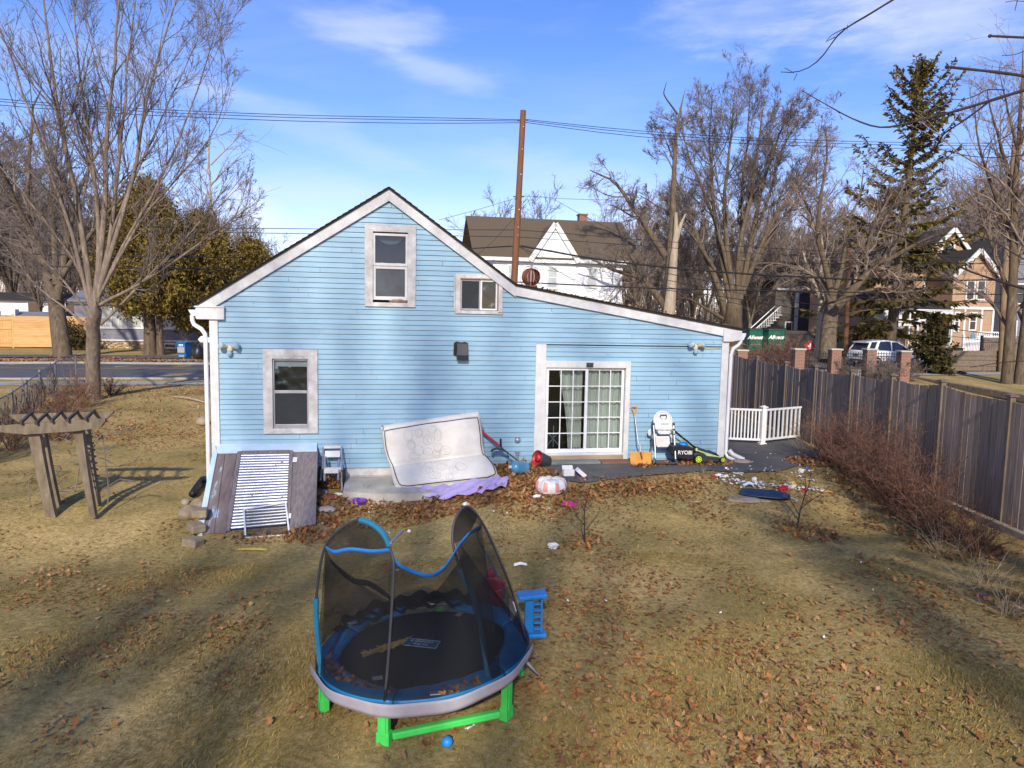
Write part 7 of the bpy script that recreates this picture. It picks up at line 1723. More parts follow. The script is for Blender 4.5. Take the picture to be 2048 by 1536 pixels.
def blades(n, ymin, ymax, power, L, W, name, label):
    x, y = view_pts(n, ymin, ymax, power); k = lawn_ok(x, y) & (x < 8.1); thick = fbm(x, y, 1.6, 3)
    k &= rng.uniform(-3.6, 0.4, n) < thick
    x, y = x[k], y[k]; z = terr2(x, y); n = len(x)
    flow = 1.2*fbm(x, y, 0.5, 7)+0.5*fbm(x, y, 2.0, 8)+rng.normal(size=n)*0.7
    tall = np.clip(1+0.35*fbm(x, y, 1.1, 9), 0.5, 1.4)
    l = L*rng.uniform(0.5, 1.3, n)*tall; lift = np.clip(rng.normal(0.34, 0.20, n), 0.06, 0.9)
    dx, dy = np.cos(flow)*np.cos(lift), np.sin(flow)*np.cos(lift); dz = np.sin(lift); px_, py_ = -np.sin(flow), np.cos(flow); w = W*rng.uniform(0.6, 1.4, n)
    p = np.stack([x, y, z-0.004], 1); d = np.stack([dx, dy, dz], 1); s_ = np.stack([px_, py_, 0*x], 1)
    a = p-s_*w[:,None]/2; b_ = p+s_*w[:,None]/2; m = p+d*(l*0.55)[:,None]; c1 = m+s_*(w*0.4)[:,None]; c2 = m-s_*(w*0.4)[:,None]; e_ = p+d*l[:,None]-np.stack([0*x,0*x,l*0.22], 1)
    V = np.stack([a, b_, c1, c2, e_], 1).reshape(-1,3); i0 = np.arange(n)*5
    o = npmesh(name, V, [np.stack([i0, i0+1, i0+2, i0+3], 1), np.stack([i0+3, i0+2, i0+4], 1)], M['grassblade']); tag(o, label, 'grass', kind='stuff'); return o
blades(190000, 4.3, 11.0, 1.3, 0.062, 0.0075, 'lawn_grass', 'matted dormant lawn grass in the foreground')
blades(130000, 10.5, 30.0, 1.2, 0.065, 0.012, 'lawn_grass', 'matted dormant lawn grass farther back round the house')
# ---- fallen leaves
tmpl = np.array([(0,-0.5),(0.16,-0.32),(0.42,-0.30),(0.26,-0.05),(0.50,0.14),(0.24,0.20),(0.16,0.42),(0,0.62),(-0.16,0.42),(-0.24,0.20),(-0.50,0.14),(-0.26,-0.05),(-0.42,-0.30),(-0.16,-0.32)])
def leaves(x, y, z, size, name, label, tilt=0.35):
    n = len(x); m = len(tmpl); s_ = size*rng.uniform(0.55, 1.25, n); a = rng.uniform(0, 2*PI, n)
    curl = rng.uniform(-0.9, 1.3, n); fold = rng.uniform(-0.6, 1.0, n)
    T = np.broadcast_to(tmpl, (n, m, 2))*(1+rng.normal(size=(n,m,1))*0.10)
    T = np.concatenate([np.zeros((n,1,2)), T], 1)
    X = T[...,0]*rng.uniform(0.6,1.0,(n,1)); Y = T[...,1]; Z = curl[:,None]*Y**2+fold[:,None]*np.abs(X)*0.7
    tx, ty = rng.normal(size=n)*tilt, rng.normal(size=n)*tilt
    Z = Z+tx[:,None]*X+ty[:,None]*Y; Z = Z-Z.min(1, keepdims=True)*0.9
    c_, sn = np.cos(a)[:,None], np.sin(a)[:,None]
    V = np.stack([x[:,None]+s_[:,None]*(X*c_-Y*sn), y[:,None]+s_[:,None]*(X*sn+Y*c_), z[:,None]+s_[:,None]*Z*0.75], -1).reshape(-1,3)
    i0 = (np.arange(n)*(m+1))[:,None]; k = np.arange(m)[None]
    q = np.stack([i0+0*k, i0+1+k, i0+1+(k+1) % m], -1).reshape(-1,3)
    o = npmesh(name, V, q, M['deadleaf']); tag(o, label, 'leaves', kind='stuff'); return o
n = 130000; x, y = view_pts(n, 4.3, 24, 1.35)
d = 0.40+0.55*fbm(x, y, 0.7, 21)+0.5*fbm(x, y, 2.6, 22); right = sm(x, -1.0, 1.5)*0.75
k = (rng.uniform(0, 3.4, n) < d-0.25+right+0.25*(x < -6)*(y > 17)) & lawn_ok(x, y) & (x < 8.1)
x, y = x[k], y[k]; leaves(x, y, terr2(x, y)+0.012+rng.uniform(0,0.02,len(x)), 0.062, 'fallen_leaves', 'scattered brown fallen leaves all over the lawn')
# drifts along the wall, slab edge, saplings, fence
XX = []; YY = []; ZZ = []
def drift(px, py, rx, ry, n, hz):
    if hz < 0.2: ry *= 1.4; n = int(n*0.85)
    g = GT(px, py); a = rng.uniform(0, 2*PI, n); r_ = np.sqrt(rng.uniform(0, 1, n))*(1.0 if hz > 0.2 else 1.25); dx, dy = r_*np.cos(a)*rx, r_*np.sin(a)*ry
    c_, s_ = math.cos(YAW), math.sin(YAW); X = g[0]+dx*c_-dy*s_; Y = g[1]+dx*s_+dy*c_
    XX.append(X); YY.append(Y); ZZ.append(terr2(X, Y)+0.02+(hz if hz > 0.2 else hz*0.55)*(1-r_**2)*rng.uniform(0.1, 1, n))
for a in ((664,972,0.33,0.30,420,0.32),(662,930,0.25,0.2,160,0.40),(700,1010,0.9,0.22,700,0.07),(800,1030,1.2,0.28,800,0.07),(900,1012,0.9,0.25,520,0.07),(1000,985,0.7,0.30,520,0.08),(1060,958,0.55,0.42,620,0.09),(1030,935,0.5,0.25,260,0.10),
          (1090,1010,0.8,0.35,480,0.06),(1180,985,1.1,0.22,520,0.06),(1300,975,1.0,0.25,420,0.05),(1330,905,0.24,0.20,300,0.24),(1385,930,0.35,0.12,160,0.05),(1290,935,0.25,0.1,90,0.05),(1435,930,0.35,0.1,140,0.05),
          (1330,930,0.5,0.12,160,0.04),(1640,925,0.75,0.35,560,0.09),(1700,930,0.6,0.5,420,0.08),(1760,985,0.6,0.7,420,0.06),(1820,1040,0.6,0.8,420,0.06),(1890,1090,0.4,0.6,200,0.05),(1610,1065,0.45,0.3,200,0.05),(1175,1088,0.35,0.25,110,0.04),
          (640,1060,0.3,0.4,220,0.06),(560,1078,0.8,0.12,170,0.05),(600,1066,0.2,0.2,120,0.08),(300,800,3.0,1.6,700,0.03),(330,780,3.5,1.2,700,0.03),(250,840,2.2,1.0,400,0.03),(200,870,1.5,0.8,300,0.03)):
    drift(*a)
x, y, z = map(np.concatenate, (XX, YY, ZZ)); leaves(x, y, z, 0.075, 'leaf_drift', 'deep drifts of dry leaves along the wall, slab and fence', 0.7)
# leaves caught on things and along the far verge
def on_px(n, fn): 
    P = np.array([fn() for _ in range(n)]); return P[:,0], P[:,1], P[:,2]
rs = random.Random(44)
def onpad():
    a = rs.choice([rs.uniform(205,262), rs.uniform(285,310)]); r_ = rs.uniform(0.93,1.05); return (TC[0]+r_*math.cos(rad(a)), TC[1]+r_*math.sin(rad(a)), zg+RZ+0.03)
x, y, z = on_px(110, onpad); leaves(x, y, z, 0.06, 'leaf_litter', 'dry leaf crumbs gathered on the front of the trampoline pad', 0.5)
def verge():
    s_, t_ = rs.uniform(-14, 22), RW+0.3+abs(rs.gauss(0,1))*1.9; p = rpt(s_, t_); return (p[0], p[1], p[2]+0.05)
x, y, z = on_px(5000, verge); leaves(x, y, z, 0.17, 'leaf_litter', 'orange leaves strewn along the verge across the street', 0.4)
def roofl():
    u_ = rs.uniform(-0.6, 4.5); w_ = -rs.uniform(0.0, 3.0); q_ = HW(u_, w_, roofz(u_)+0.03); return tuple(q_)
x, y, z = on_px(500, roofl); leaves(x, y, z, 0.08, 'leaf_litter', 'dead leaves scattered on the low roof slope', 0.4)
# ================================================================== across the street and beyond
class Pl:
    """a building front: vertical plane through an origin, parallel to the street"""
    def __init__(s, px, py, Y, yaw=YAW):
        q = AT(px, py, Y); s.o = np.array([q[0], q[1], float(terr2(q[0], q[1]))]); s.yaw = yaw
        s.ex = np.array([math.cos(yaw), math.sin(yaw), 0]); s.n = np.array([-s.ex[1], s.ex[0], 0])
    def p(s, px, py, off=0.0):
        d = ray(px, py); o = s.o+s.n*off; t = np.dot(o-CAM, s.n)/np.dot(d, s.n); q = CAM+d*t-s.o
        return Vector((float(q@s.ex), float(off), float(q[2])))
def clap(b, x0, x1, z0, z1, y, e=0.14, mi=0):
    z = z0
    while z < z1-0.01:
        zt = min(z+e, z1); b.add([(x0,y-0.02,z),(x1,y-0.02,z),(x1,y,zt),(x0,y,zt)], [(0,1,2,3)], mi); b.add([(x0,y,z),(x1,y,z),(x1,y-0.02,z),(x0,y-0.02,z)], [(0,1,2,3)], mi); z = zt
def gclap(b, pts, y, e=0.14, mi=0):
    """clapboards filling a convex polygon of (x,z)"""
    zs = [p[1] for p in pts]; z = min(zs)
    def span(zz):
        xs = []
        for i in range(len(pts)):
            (xa, za), (xb, zb) = pts[i], pts[(i+1) % len(pts)]
            if abs(za-zb) < 1e-9: 
                if abs(zz-za) < 1e-6: xs += [xa, xb]
            elif min(za,zb)-1e-9 <= zz <= max(za,zb)+1e-9: xs.append(xa+(xb-xa)*(zz-za)/(zb-za))
        return (min(xs), max(xs)) if xs else (0, 0)
    while z < max(zs)-0.01:
        zt = min(z+e, max(zs)-1e-4); a = span(z+1e-5); c = span(zt)
        b.add([(a[0],y-0.025,z),(a[1],y-0.025,z),(c[1],y,zt),(c[0],y,zt)], [(0,1,2,3)], mi); b.add([(a[0],y,z),(a[1],y,z),(a[1],y-0.025,z),(a[0],y-0.025,z)], [(0,1,2,3)], mi); z = zt
def win(parent, a, c, y=-0.03, trim=0.12, tm=None, gm=None, rail=True, name='window', vb=0):
    """window between lower-left and upper-right corners in local coords"""
    x0, x1, z0, z1 = a.x, c.x, a.z, c.z; b = MB(); tm = tm or M['white']
    frame4(b, x0-trim, x1+trim, z0-trim*1.2, z1+trim, trim, y-0.05, y+0.03)
    if rail: b.bx(x0, x1, y-0.04, y, (z0+z1)/2-0.03, (z0+z1)/2+0.03)
    for k in range(vb): x = x0+(x1-x0)*(k+1)/(vb+1); b.bx(x-0.025, x+0.025, y-0.035, y, z0, z1)
    w = b.build(name, tm, parent); b = MB(); b.bx(x0, x1, y-0.012, y-0.004, z0, z1); b.build('pane', gm or M['glass_dark'], w); return w
# ---- white house
W = Pl(1110, 600, 50.0)
t = thing('white_house', 'white clapboard house with brown roof and pointed front gable behind the pole', 'house', W.o, W.yaw)
rl, rr_ = W.p(932,431.6,4.8), W.p(1240,444.5,4.8); el, er = W.p(958,511,-0.3), W.p(1256,520.5,-0.3); wl, wr = W.p(985,600,0).x, W.p(1243,600,0).x
ez = (el.z+er.z)/2; rz_ = (rl.z+rr_.z)/2
b = MB(); clap(b, wl, wr, 2.0, ez-0.25, 0.0, 0.15); b.bx(wl, wr, 0.03, 9.3, 0, ez-0.25); 
for x in (wl+0.02, wr-0.02): b.add([(x,0.0,ez-0.3),(x,9.6,ez-0.3),(x,4.8,rz_-0.25)], [(0,1,2)])
b.build('clapboard_wall', M['whitesiding'], t)
def roofslab(b, x0, x1, y0, z0, y1, z1, th=0.12):
    b.add([(x0,y0,z0),(x1,y0,z0),(x1,y1,z1),(x0,y1,z1),(x0,y0,z0-th),(x1,y0,z0-th),(x1,y1,z1-th),(x0,y1,z1-th)], [(0,1,2,3),(7,6,5,4),(0,4,5,1),(1,5,6,2),(2,6,7,3),(3,7,4,0)])
b = MB(); roofslab(b, rl.x, rr_.x+0.15, -0.35, ez, 4.8, rz_); roofslab(b, rl.x, rr_.x+0.15, 9.95, ez, 4.8, rz_)
g0, g1, gp = W.p(1060,518,-0.4), W.p(1158,518,-0.4), W.p(1113.5,444,-0.4); gx_ = (g0.x+g1.x)/2
yb = 4.6
for s_, g in ((-1, g0), (1, g1)):
    b.add([(g.x,-0.45,g0.z),(gx_,-0.45,gp.z),(gx_,yb,gp.z),(g.x,yb*0.2,g0.z)], [(0,1,2,3)])
rf = b.build('roof', M['shingle_brown'], t)
b = MB(); gclap(b, [(g0.x+0.05,ez-0.35),(g1.x-0.05,ez-0.35),(gx_,gp.z-0.12)], -0.30, 0.15); b.build('front_gable', M['whitesiding'], t)
b = MB()
for g in (g0, g1): b.beam((g.x,-0.42,g0.z-0.12), (gx_,-0.42,gp.z-0.12), 0.14, 0.34, up=(0,0,1))
b.bx(el.x, g0.x+0.05, -0.42, -0.22, ez-0.30, ez-0.06); b.bx(g1.x-0.05, er.x, -0.42, -0.22, ez-0.30, ez-0.06); b.build('white_trim', M['white'], t)
b = MB(); oc = W.p(1108,493,-0.12); m = Matrix.Translation((oc.x,-0.32,oc.z)) @ Matrix.Rotation(PI/2,4,'X') @ Matrix.Rotation(PI/8,4,'Z'); b.lathe([(0.30,0.0),(0.40,0.0),(0.40,0.04),(0.30,0.04)], 8, m, cap=False); b.lathe([(0,0.02),(0.3,0.02)], 8, m, cap=False)
for k in (-1,0,1): b.bx(oc.x+k*0.13-0.02, oc.x+k*0.13+0.02, -0.38, -0.345, oc.z-0.2, oc.z+0.2)
b.build('octagon_vent', M['white'], t)
for (x0, y0, x1, y1) in ((1096,536,1113,574),(1176,539,1192,572),(1017,532,1022,565)): win(t, W.p(x0,y1), W.p(x1,y0), -0.03, 0.13, M['white'], M['litwindow'])
a_, c_ = W.p(1157.5,446,5.2), W.p(1173.6,431,5.2); b = MB(); b.bx(a_.x, c_.x, 5.0, 5.7, rz_-1, c_.z); b.bx(a_.x-0.06, c_.x+0.06, 4.94, 5.76, c_.z, c_.z+0.1); b.build('chimney', M['brick'], rf)
# ---- tan house
W = Pl(1945, 640, 58.0)
t = thing('tan_house', 'tan clapboard house with two white trimmed gables and a porch', 'house', W.o, W.yaw)
fl, fr_ = W.p(1904,600).x, W.p(1988,600).x; pk, e0_, e1_ = W.p(1962,496,-0.3), W.p(1909,550,-0.3), W.p(1997,543,-0.3); ez = (e0_.z+e1_.z)/2; mx_ = (fl+fr_)/2; pz = pk.z
b = MB(); clap(b, fl, fr_, 0, ez-0.1, 0, 0.14); gclap(b, [(fl,ez-0.1),(fr_,ez-0.1),(mx_,pz-0.25)], 0.0, 0.14); b.bx(fl, fr_, 0.03, 7, 0, ez-0.1)
bw0 = W.p(1745,600,3).x; clap(b, bw0, fl, 0, ez+0.3, 3.0, 0.14); b.bx(bw0, fr_, 3.03, 12, 0, ez+0.3)
p2, q0_, q1_ = W.p(1905,455,4.0), W.p(1866,492,4.0), W.p(1932,497,4.0); q0_ = Vector((p2.x-(q1_.x-p2.x)*1.25,4,q1_.z)); gclap(b, [(q0_.x+0.3,q1_.z-0.9),(q1_.x-0.2,q1_.z-0.9),(q1_.x-0.2,q1_.z-0.2),(p2.x,p2.z-0.3),(q0_.x+0.3,q1_.z-0.2)], 4.0, 0.14)
b.build('clapboard_wall', M['tansiding'], t)
b = MB()
for s_ in (-1, 1):
    ex_ = mx_+s_*((fr_-fl)/2+0.35); b.add([(ex_,-0.4,ez-0.25),(mx_,-0.4,pz),(mx_,8,pz),(ex_,8,ez-0.25)], [(0,1,2,3)])
for xx in (q0_.x-0.2, q1_.x+0.2): b.add([(xx,3.7,q1_.z-0.15),(p2.x,3.7,p2.z),(p2.x,12,p2.z),(xx,12,q1_.z-0.15)], [(0,1,2,3)])
b.add([(bw0-0.4,2.7,ez+0.25),(fl,2.7,ez+0.25),(fl,7,ez+3.2),(bw0-0.4,7,ez+3.2)], [(0,1,2,3)])
pr0, pr1 = W.p(1748,616,-0.2), W.p(1903,603,-0.2); b.add([(pr0.x,-0.3,pr0.z+0.05),(fl,-0.3,pr0.z+0.05),(fl,3.0,pr0.z+1.3),(pr0.x,3.0,pr0.z+1.3)], [(0,1,2,3)])
b.build('roof', M['shingle_dark'], t)
for s_ in (-1, 1): b = MB(); ex_ = mx_+s_*((fr_-fl)/2+0.35); b.beam((ex_,-0.38,ez-0.42), (mx_,-0.38,pz-0.16), 0.12, 0.32); b.build('rake_trim', M['white'], t)
for xx in (q0_.x-0.2, q1_.x+0.2): b = MB(); b.beam((xx,3.68,q1_.z-0.3), (p2.x,3.68,p2.z-0.15), 0.12, 0.30); b.build('rake_trim', M['white'], t)
b = MB()
zb_ = W.p(1930,616).z; b.bx(fl-0.1, fr_+0.1, -0.08, -0.03, zb_-0.1, zb_+0.12)
for x in (fl, fr_, W.p(1928,640).x, W.p(1962,640).x): b.bx(x-0.09, x+0.09, -0.07, -0.03, 0, zb_-0.1)
b.build('white_trim', M['white'], t)
win(t, W.p(1932,597), W.p(1948,563)); win(t, W.p(1953,597), W.p(1969,563)); win(t, W.p(1938,658), W.p(1951,627)); win(t, W.p(1908,660), W.p(1917,626)); win(t, W.p(1884,506,4), W.p(1905,494,4), 3.96, 0.2); win(t, W.p(1848,588,3), W.p(1862,566,3), 2.95, 0.14)
pz0 = pr0.z; b = MB(); b.bx(pr0.x, fl, -0.25, -0.05, pz0-0.35, pz0)
for px in (1748,1772,1797,1800,1818,1835,1852,1903): x = W.p(px,650,-0.15).x; b.bx(x-0.07, x+0.07, -0.22, -0.08, 0.9, pz0-0.35)
b.bx(W.p(1797,650).x, W.p(1850,650).x, -0.2, -0.1, W.p(1820,652,-0.15).z, W.p(1820,638,-0.15).z); b.bx(pr0.x, fl, -0.2, -0.1, 0.75, 0.95)
for k in range(12): x = W.p(1862,650).x+k*0.15; b.bx(x, x+0.05, -0.2, -0.12, 0.95, 1.8)
porch = b.build('porch', M['white'], t)
b = MB()
for px in (1804,1823,1841): x = W.p(px,650,-0.15).x; b.bx(x-0.3, x+0.3, -0.12, -0.09, 0.95, W.p(1820,653,-0.15).z)
b.bx(pr0.x, W.p(1796,650).x, -0.12, -0.09, 0.95, 1.9); b.build('porch_panel', M['tansiding'], t)
b = MB(); b.bx(pr0.x, W.p(1796,650).x, -0.11, -0.09, 1.9, pz0-0.35); b.build('porch_glazing', M['litwindow'], t)
b = MB(); z0_ = 0.0
for k in range(9):
    x = W.p(1799,690).x+k*0.25
    b.beam((x,-0.15,0.05), (x+0.5,-0.15,0.75), 0.02, 0.04); b.beam((x+0.5,-0.15,0.05), (x,-0.15,0.75), 0.02, 0.04)
b.build('lattice', M['white'], t)
b = MB(); m = Matrix.Translation(W.p(1945,676,-0.6)) @ Matrix.Rotation(PI/2,4,'X'); b.lathe([(0.0,-0.05),(0.34,-0.05),(0.36,0.0),(0.34,0.05),(0.0,0.05)], 16, m, sx=0.55, sy=1.2)
o = b.build('toy_slide_board', M['waterblue']); o.location = tuple(W.o); o.rotation_euler = (0,0,W.yaw); tag(o, 'turquoise oval board leaning on the front of the tan house', 'toy')
W = Pl(2030, 640, 64.0); t = thing('grey_house', 'dark grey clapboard house cut by the right edge', 'house', W.o, W.yaw)
x0 = W.p(2001,640).x; b = MB(); gclap(b, [(x0,0),(x0+9,0),(x0+9,8.2),(x0+4.5,11.2),(x0,8.2)], 0, 0.15); b.bx(x0, x0+9, 0.03, 9, 0, 8.2); b.build('clapboard_wall', M['greysiding'], t)
b = MB(); b.add([(x0-0.4,-0.4,7.9),(x0+4.5,-0.4,11.4),(x0+4.5,9,11.4),(x0-0.4,9,7.9)], [(0,1,2,3)]); b.add([(x0+9.4,-0.4,7.9),(x0+4.5,-0.4,11.4),(x0+4.5,9,11.4),(x0+9.4,9,7.9)], [(0,1,2,3)]); b.build('roof', M['shingle_dark'], t)
win(t, Vector((x0+1.2,0,4.9)), Vector((x0+2.2,0,6.5))); win(t, Vector((x0+0.8,0,1.4)), Vector((x0+1.6,0,3.2)))
# ---- dark house with white outside stairs, dumpsters in front
W = Pl(1600, 650, 74.0); t = thing('dark_house', 'dark low house with white outside stairs behind the dumpsters', 'house', W.o, W.yaw)
x0, x1 = W.p(1548,650).x, W.p(1665,650).x; ht = W.p(1600,560).z
b = MB(); clap(b, x0, x1, 0, ht, 0, 0.16); b.bx(x0, x1, 0.03, 7, 0, ht); gclap(b, [(x0,ht),(x1,ht),((x0+x1)/2,ht+2.6)], 0, 0.16); b.build('clapboard_wall', M['darksiding'], t)
b = MB()
for xx in (x0-0.4, x1+0.4): b.add([(xx,-0.4,ht-0.2),((x0+x1)/2,-0.4,ht+2.9),((x0+x1)/2,7,ht+2.9),(xx,7,ht-0.2)], [(0,1,2,3)])
b.build('roof', M['shingle_dark'], t)
b = MB(); b.bx(x0+2.2, x0+2.6, -0.08, 0, 0.6, ht-1); b.bx(x1-1.0, x1-0.8, -0.08, 0, 0.6, ht-1); b.bx(x0, x1, -0.3, -0.05, ht-1.1, ht-0.9); b.build('white_trim', M['white'], t)
win(t, Vector((x0+1.3,0,1.0)), Vector((x0+1.9,0,2.7)))
sA, sB = W.p(1503,660,-2.0), W.p(1556,612,-2.0)
b = MB()
for k in range(10): f = k/9; b.box((sA.x+(sB.x-sA.x)*f, -2.0, sA.z-0.9+(sB.z-sA.z)*f), (0.4, 1.1, 0.05))
b.beam((sA.x,-2.55,sA.z), (sB.x,-2.55,sB.z), 0.05, 0.08); b.beam((sA.x,-1.45,sA.z), (sB.x,-1.45,sB.z), 0.05, 0.08)
for k in range(16): f = k/15; x = sA.x+(sB.x-sA.x)*f; z = sA.z+(sB.z-sA.z)*f; b.bx(x-0.02, x+0.02, -2.57, -2.53, z-0.9, z)
b.bx(sA.x-0.08, sA.x+0.08, -2.62, -2.48, 0, sA.z+0.2); rl_ = W.p(1484,655,-2.0)
b.bx(rl_.x, sA.x, -2.57, -2.53, sA.z-0.05, sA.z)
for k in range(12): x = rl_.x+(sA.x-rl_.x)*k/12; b.bx(x, x+0.05, -2.57, -2.53, 0.3, sA.z)
b.build('stairs', M['vinyl'], t)
def dumpster(px0, px1, ptop, Y, label, words):
    W = Pl((px0+px1)/2, 690, Y, 0.1); t = thing('dumpster', label, 'dumpster', W.o, W.yaw, 'green dumpsters before the dark house'); a, c = W.p(px0,ptop), W.p(px1,ptop)
    b = MB(); b.bx(a.x, c.x, 0, 1.6, 0.12, a.z); b.bx(a.x-0.05, c.x+0.05, -0.05, 1.65, a.z, a.z+0.10)
    b.build('bin_body', M['dumpgreen'], t, bevel=0.02); b = MB(); b.bx(a.x, c.x, 0.05, 1.55, a.z+0.10, a.z+0.2); b.build('lid', M['black'], t)
    lettering('lettering', words, 0.45, M['letter'], t, Matrix.Translation(((a.x+c.x)/2,-0.012,a.z-0.62)) @ Matrix.Rotation(PI/2,4,'X'), 0.35, 0.02)
    lettering('lettering', '- - - - -', 0.3, M['letter'], t, Matrix.Translation(((a.x+c.x)/2,-0.012,a.z-1.2)) @ Matrix.Rotation(PI/2,4,'X'), 0, 0.0)
dumpster(1538, 1572, 660.5, 63.0, 'bright green dumpster with white script nearest the dark fence', 'Allwaste')
dumpster(1500, 1526, 661, 64.0, 'dark green dumpster left of the bright one', 'Allwaste')
# ---- fences, pillars beyond
def board_fence(name, px0, px1, ptop, Y, label, mat, yaw=RA, horiz=False, bw=0.14, cap=True):
    W = Pl((px0+px1)/2, 700, Y, yaw); t = thing(name, label, 'fence', W.o, yaw); a, c = W.p(px0, ptop), W.p(px1, ptop); zt = (a.z+c.z)/2; n_ = max(1, int((c.x-a.x)/2.4)); rs = random.Random(int(px0))
    for k in range(n_):
        xa, xb = a.x+(c.x-a.x)*k/n_, a.x+(c.x-a.x)*(k+1)/n_; b = MB()
        if horiz:
            z = 0.1
            while z < zt-0.05: b.bx(xa, xb, -0.012, 0.012, z, min(z+bw-0.012, zt)); z += bw
        else:
            x = xa
            while x < xb-0.02: b.bx(x, min(x+bw-0.008, xb), -0.011+rs.uniform(-0.004,0.004), 0.011, 0.05, zt+rs.uniform(-0.02,0.02)); x += bw
            for z in (0.4, zt*0.6, zt-0.25): b.bx(xa, xb, -0.06, -0.012, z-0.05, z+0.05)
        b.build('board_panel', mat, t)
        b = MB(); b.bx(xa-0.06, xa+0.06, -0.02, 0.1, 0, zt+0.12); b.build('fence_post', mat, t)
    return t
board_fence('wooden_fence', 24, 106, 632.5, 55.5, 'new honey coloured horizontal board gate across the street', M['newwood'], RA, True, 0.19)
board_fence('wooden_fence', -60, 22, 632, 55.6, 'new honey coloured vertical board fence left of the horizontal boards', M['newwood'], RA, False, 0.2)
board_fence('wooden_fence', 108, 178, 634, 55.6, 'new honey coloured vertical board fence right of the horizontal boards', M['newwood'], RA, False, 0.2)
board_fence('board_fence', 1898, 2110, 702, 44.0, 'long low weathered board fence behind the small spruce', M['cedarpost'], RA, False, 0.15)
board_fence('board_fence', 1965, 2130, 676, 46.5, 'higher weathered board fence section at the far right', M['cedarpost'], RA, False, 0.15)
board_fence('dark_fence', 1572, 1650, 662, 60.0, 'dark board fence between the dumpsters and the lichened trunk', M['darksiding'], 0.1, False, 0.15)
board_fence('privacy_screen', 1676, 1748, 655, 58.0, 'black fabric privacy screen behind the parked car', M['darkscreen'], 0.2, True, 0.5)
W = Pl(1932, 690, 52.0); t = thing('picket_fence', 'white picket fence before the tan house', 'fence', W.o, W.yaw); a, c = W.p(1929,676), W.p(1978,676)
b = MB(); n_ = 16
for k in range(n_+1): x = a.x+(c.x-a.x)*k/n_; b.bx(x-0.035, x+0.035, -0.01, 0.01, 0.1, a.z)
b.bx(a.x, c.x, 0.01, 0.05, 0.3, 0.4); b.bx(a.x, c.x, 0.01, 0.05, a.z-0.3, a.z-0.2); b.build('pickets', M['vinyl'], t)
b = MB(); b.bx(a.x-0.14, a.x, -0.05, 0.1, 0, a.z+0.25); b.build('gate_post', M['vinyl'], t)
a, c = W.p(1966,664), W.p(2016,664); t = thing('lattice_fence', 'white lattice topped fence right of the picket fence', 'fence', W.o, W.yaw); b = MB()
for k in range(14): x = a.x+(c.x-a.x)*k/13; b.bx(x-0.03, x+0.03, 0.5, 0.53, a.z-1.2, a.z)
for k in range(4): z = a.z-0.35*k; b.bx(a.x, c.x, 0.48, 0.55, z-0.05, z+0.03)
b.build('lattice', M['vinyl'], t)
# brick pillars and iron fence
PILL = [(1483,699,19),(1597,696.5,15),(1670,697,18),(1740,697,19),(1808,701,15)]
PW = Pl(1650, 720, 36.5, 0.02)
for i, (px, pt, w_) in enumerate(PILL):
    a = PW.p(px, pt); wd = 0.50; lab = ['brick pillar nearest the low roof corner', 'brick pillar half hidden by the brown hedge', 'brick pillar right before the crooked pruned tree', 'brick pillar in front of the rear of the white car', 'brick pillar close to the small dark spruce'][i]
    t = thing('brick_pillar', lab, 'pillar', PW.o+PW.ex*a.x, PW.yaw, 'brick pillars of the iron fence'); h = a.z
    b = MB(); b.bx(-wd/2, wd/2, -wd/2, wd/2, -0.2, h-0.08); b.build('shaft', M['brick'], t, bevel=0.01); b = MB(); b.bx(-wd/2-0.05, wd/2+0.05, -wd/2-0.05, wd/2+0.05, h-0.079, h); b.build('cap', M['concrete'], t, bevel=0.01)
    if i < 4:
        a2 = PW.p(PILL[i+1][0], pt); L = a2.x-a.x-wd; t = thing('iron_fence', 'black iron railing '+['between the roof corner pillar and the hedge pillar','between the hedge pillar and the pruned tree pillar','between the pruned tree pillar and the car pillar','between the car pillar and the spruce pillar'][i], 'fence', PW.o+PW.ex*(a.x+wd/2), PW.yaw, 'iron fence panels')
        b = MB(); n_ = max(3, int(L/0.13))
        for k in range(n_): x = L*(k+0.5)/n_; b.bx(x-0.011, x+0.011, -0.011, 0.011, 0.02, h-0.15)
        b.build('pickets', M['ironblack'], t); b = MB(); b.bx(0, L, -0.02, 0.02, 0.15, 0.19); b.bx(0, L, -0.02, 0.02, h-0.42, h-0.38); b.bx(0, L, -0.02, 0.02, h-0.28, h-0.24); b.build('rails', M['ironblack'], t)
# round red sign, wall edge
q_ = AT(1620, 692, 44); t = thing('red_sign', 'round red sign with a white mark on a short post', 'sign', (q_[0], q_[1], float(terr2(q_[0],q_[1]))), 0); h = q_[2]-float(terr2(q_[0],q_[1]))
b = MB(); m = Matrix.Translation((0,0,h)) @ Matrix.Rotation(PI/2,4,'X'); b.lathe([(0.0,0.02),(0.28,0.02),(0.30,0.0),(0.28,-0.02),(0,-0.02)], 24, m); b.build('disc', M['red'], t, smooth=True)
b = MB(); b.bx(-0.03,0.05,-0.03,-0.022,h-0.18,h+0.18); b.bx(-0.14,-0.06,-0.03,-0.022,h-0.05,h+0.02); b.build('mark', M['letter'], t); b = MB(); b.bx(-0.02,0.02,0.025,0.06,0,h); b.build('post', M['ironblack'], t)
b = MB(); q0_, q1_ = G(1880,772), G(2090,830)
b.beam((q0_[0]-1, q0_[1]+0.5, 0.28), (q1_[0]+2, q1_[1]+0.5, 0.2), 0.3, 0.35); tag(b.build('retaining_edge', M['fieldstone'], None, bevel=0.05), 'low stone edging beyond the board fence at the far right', 'edging')
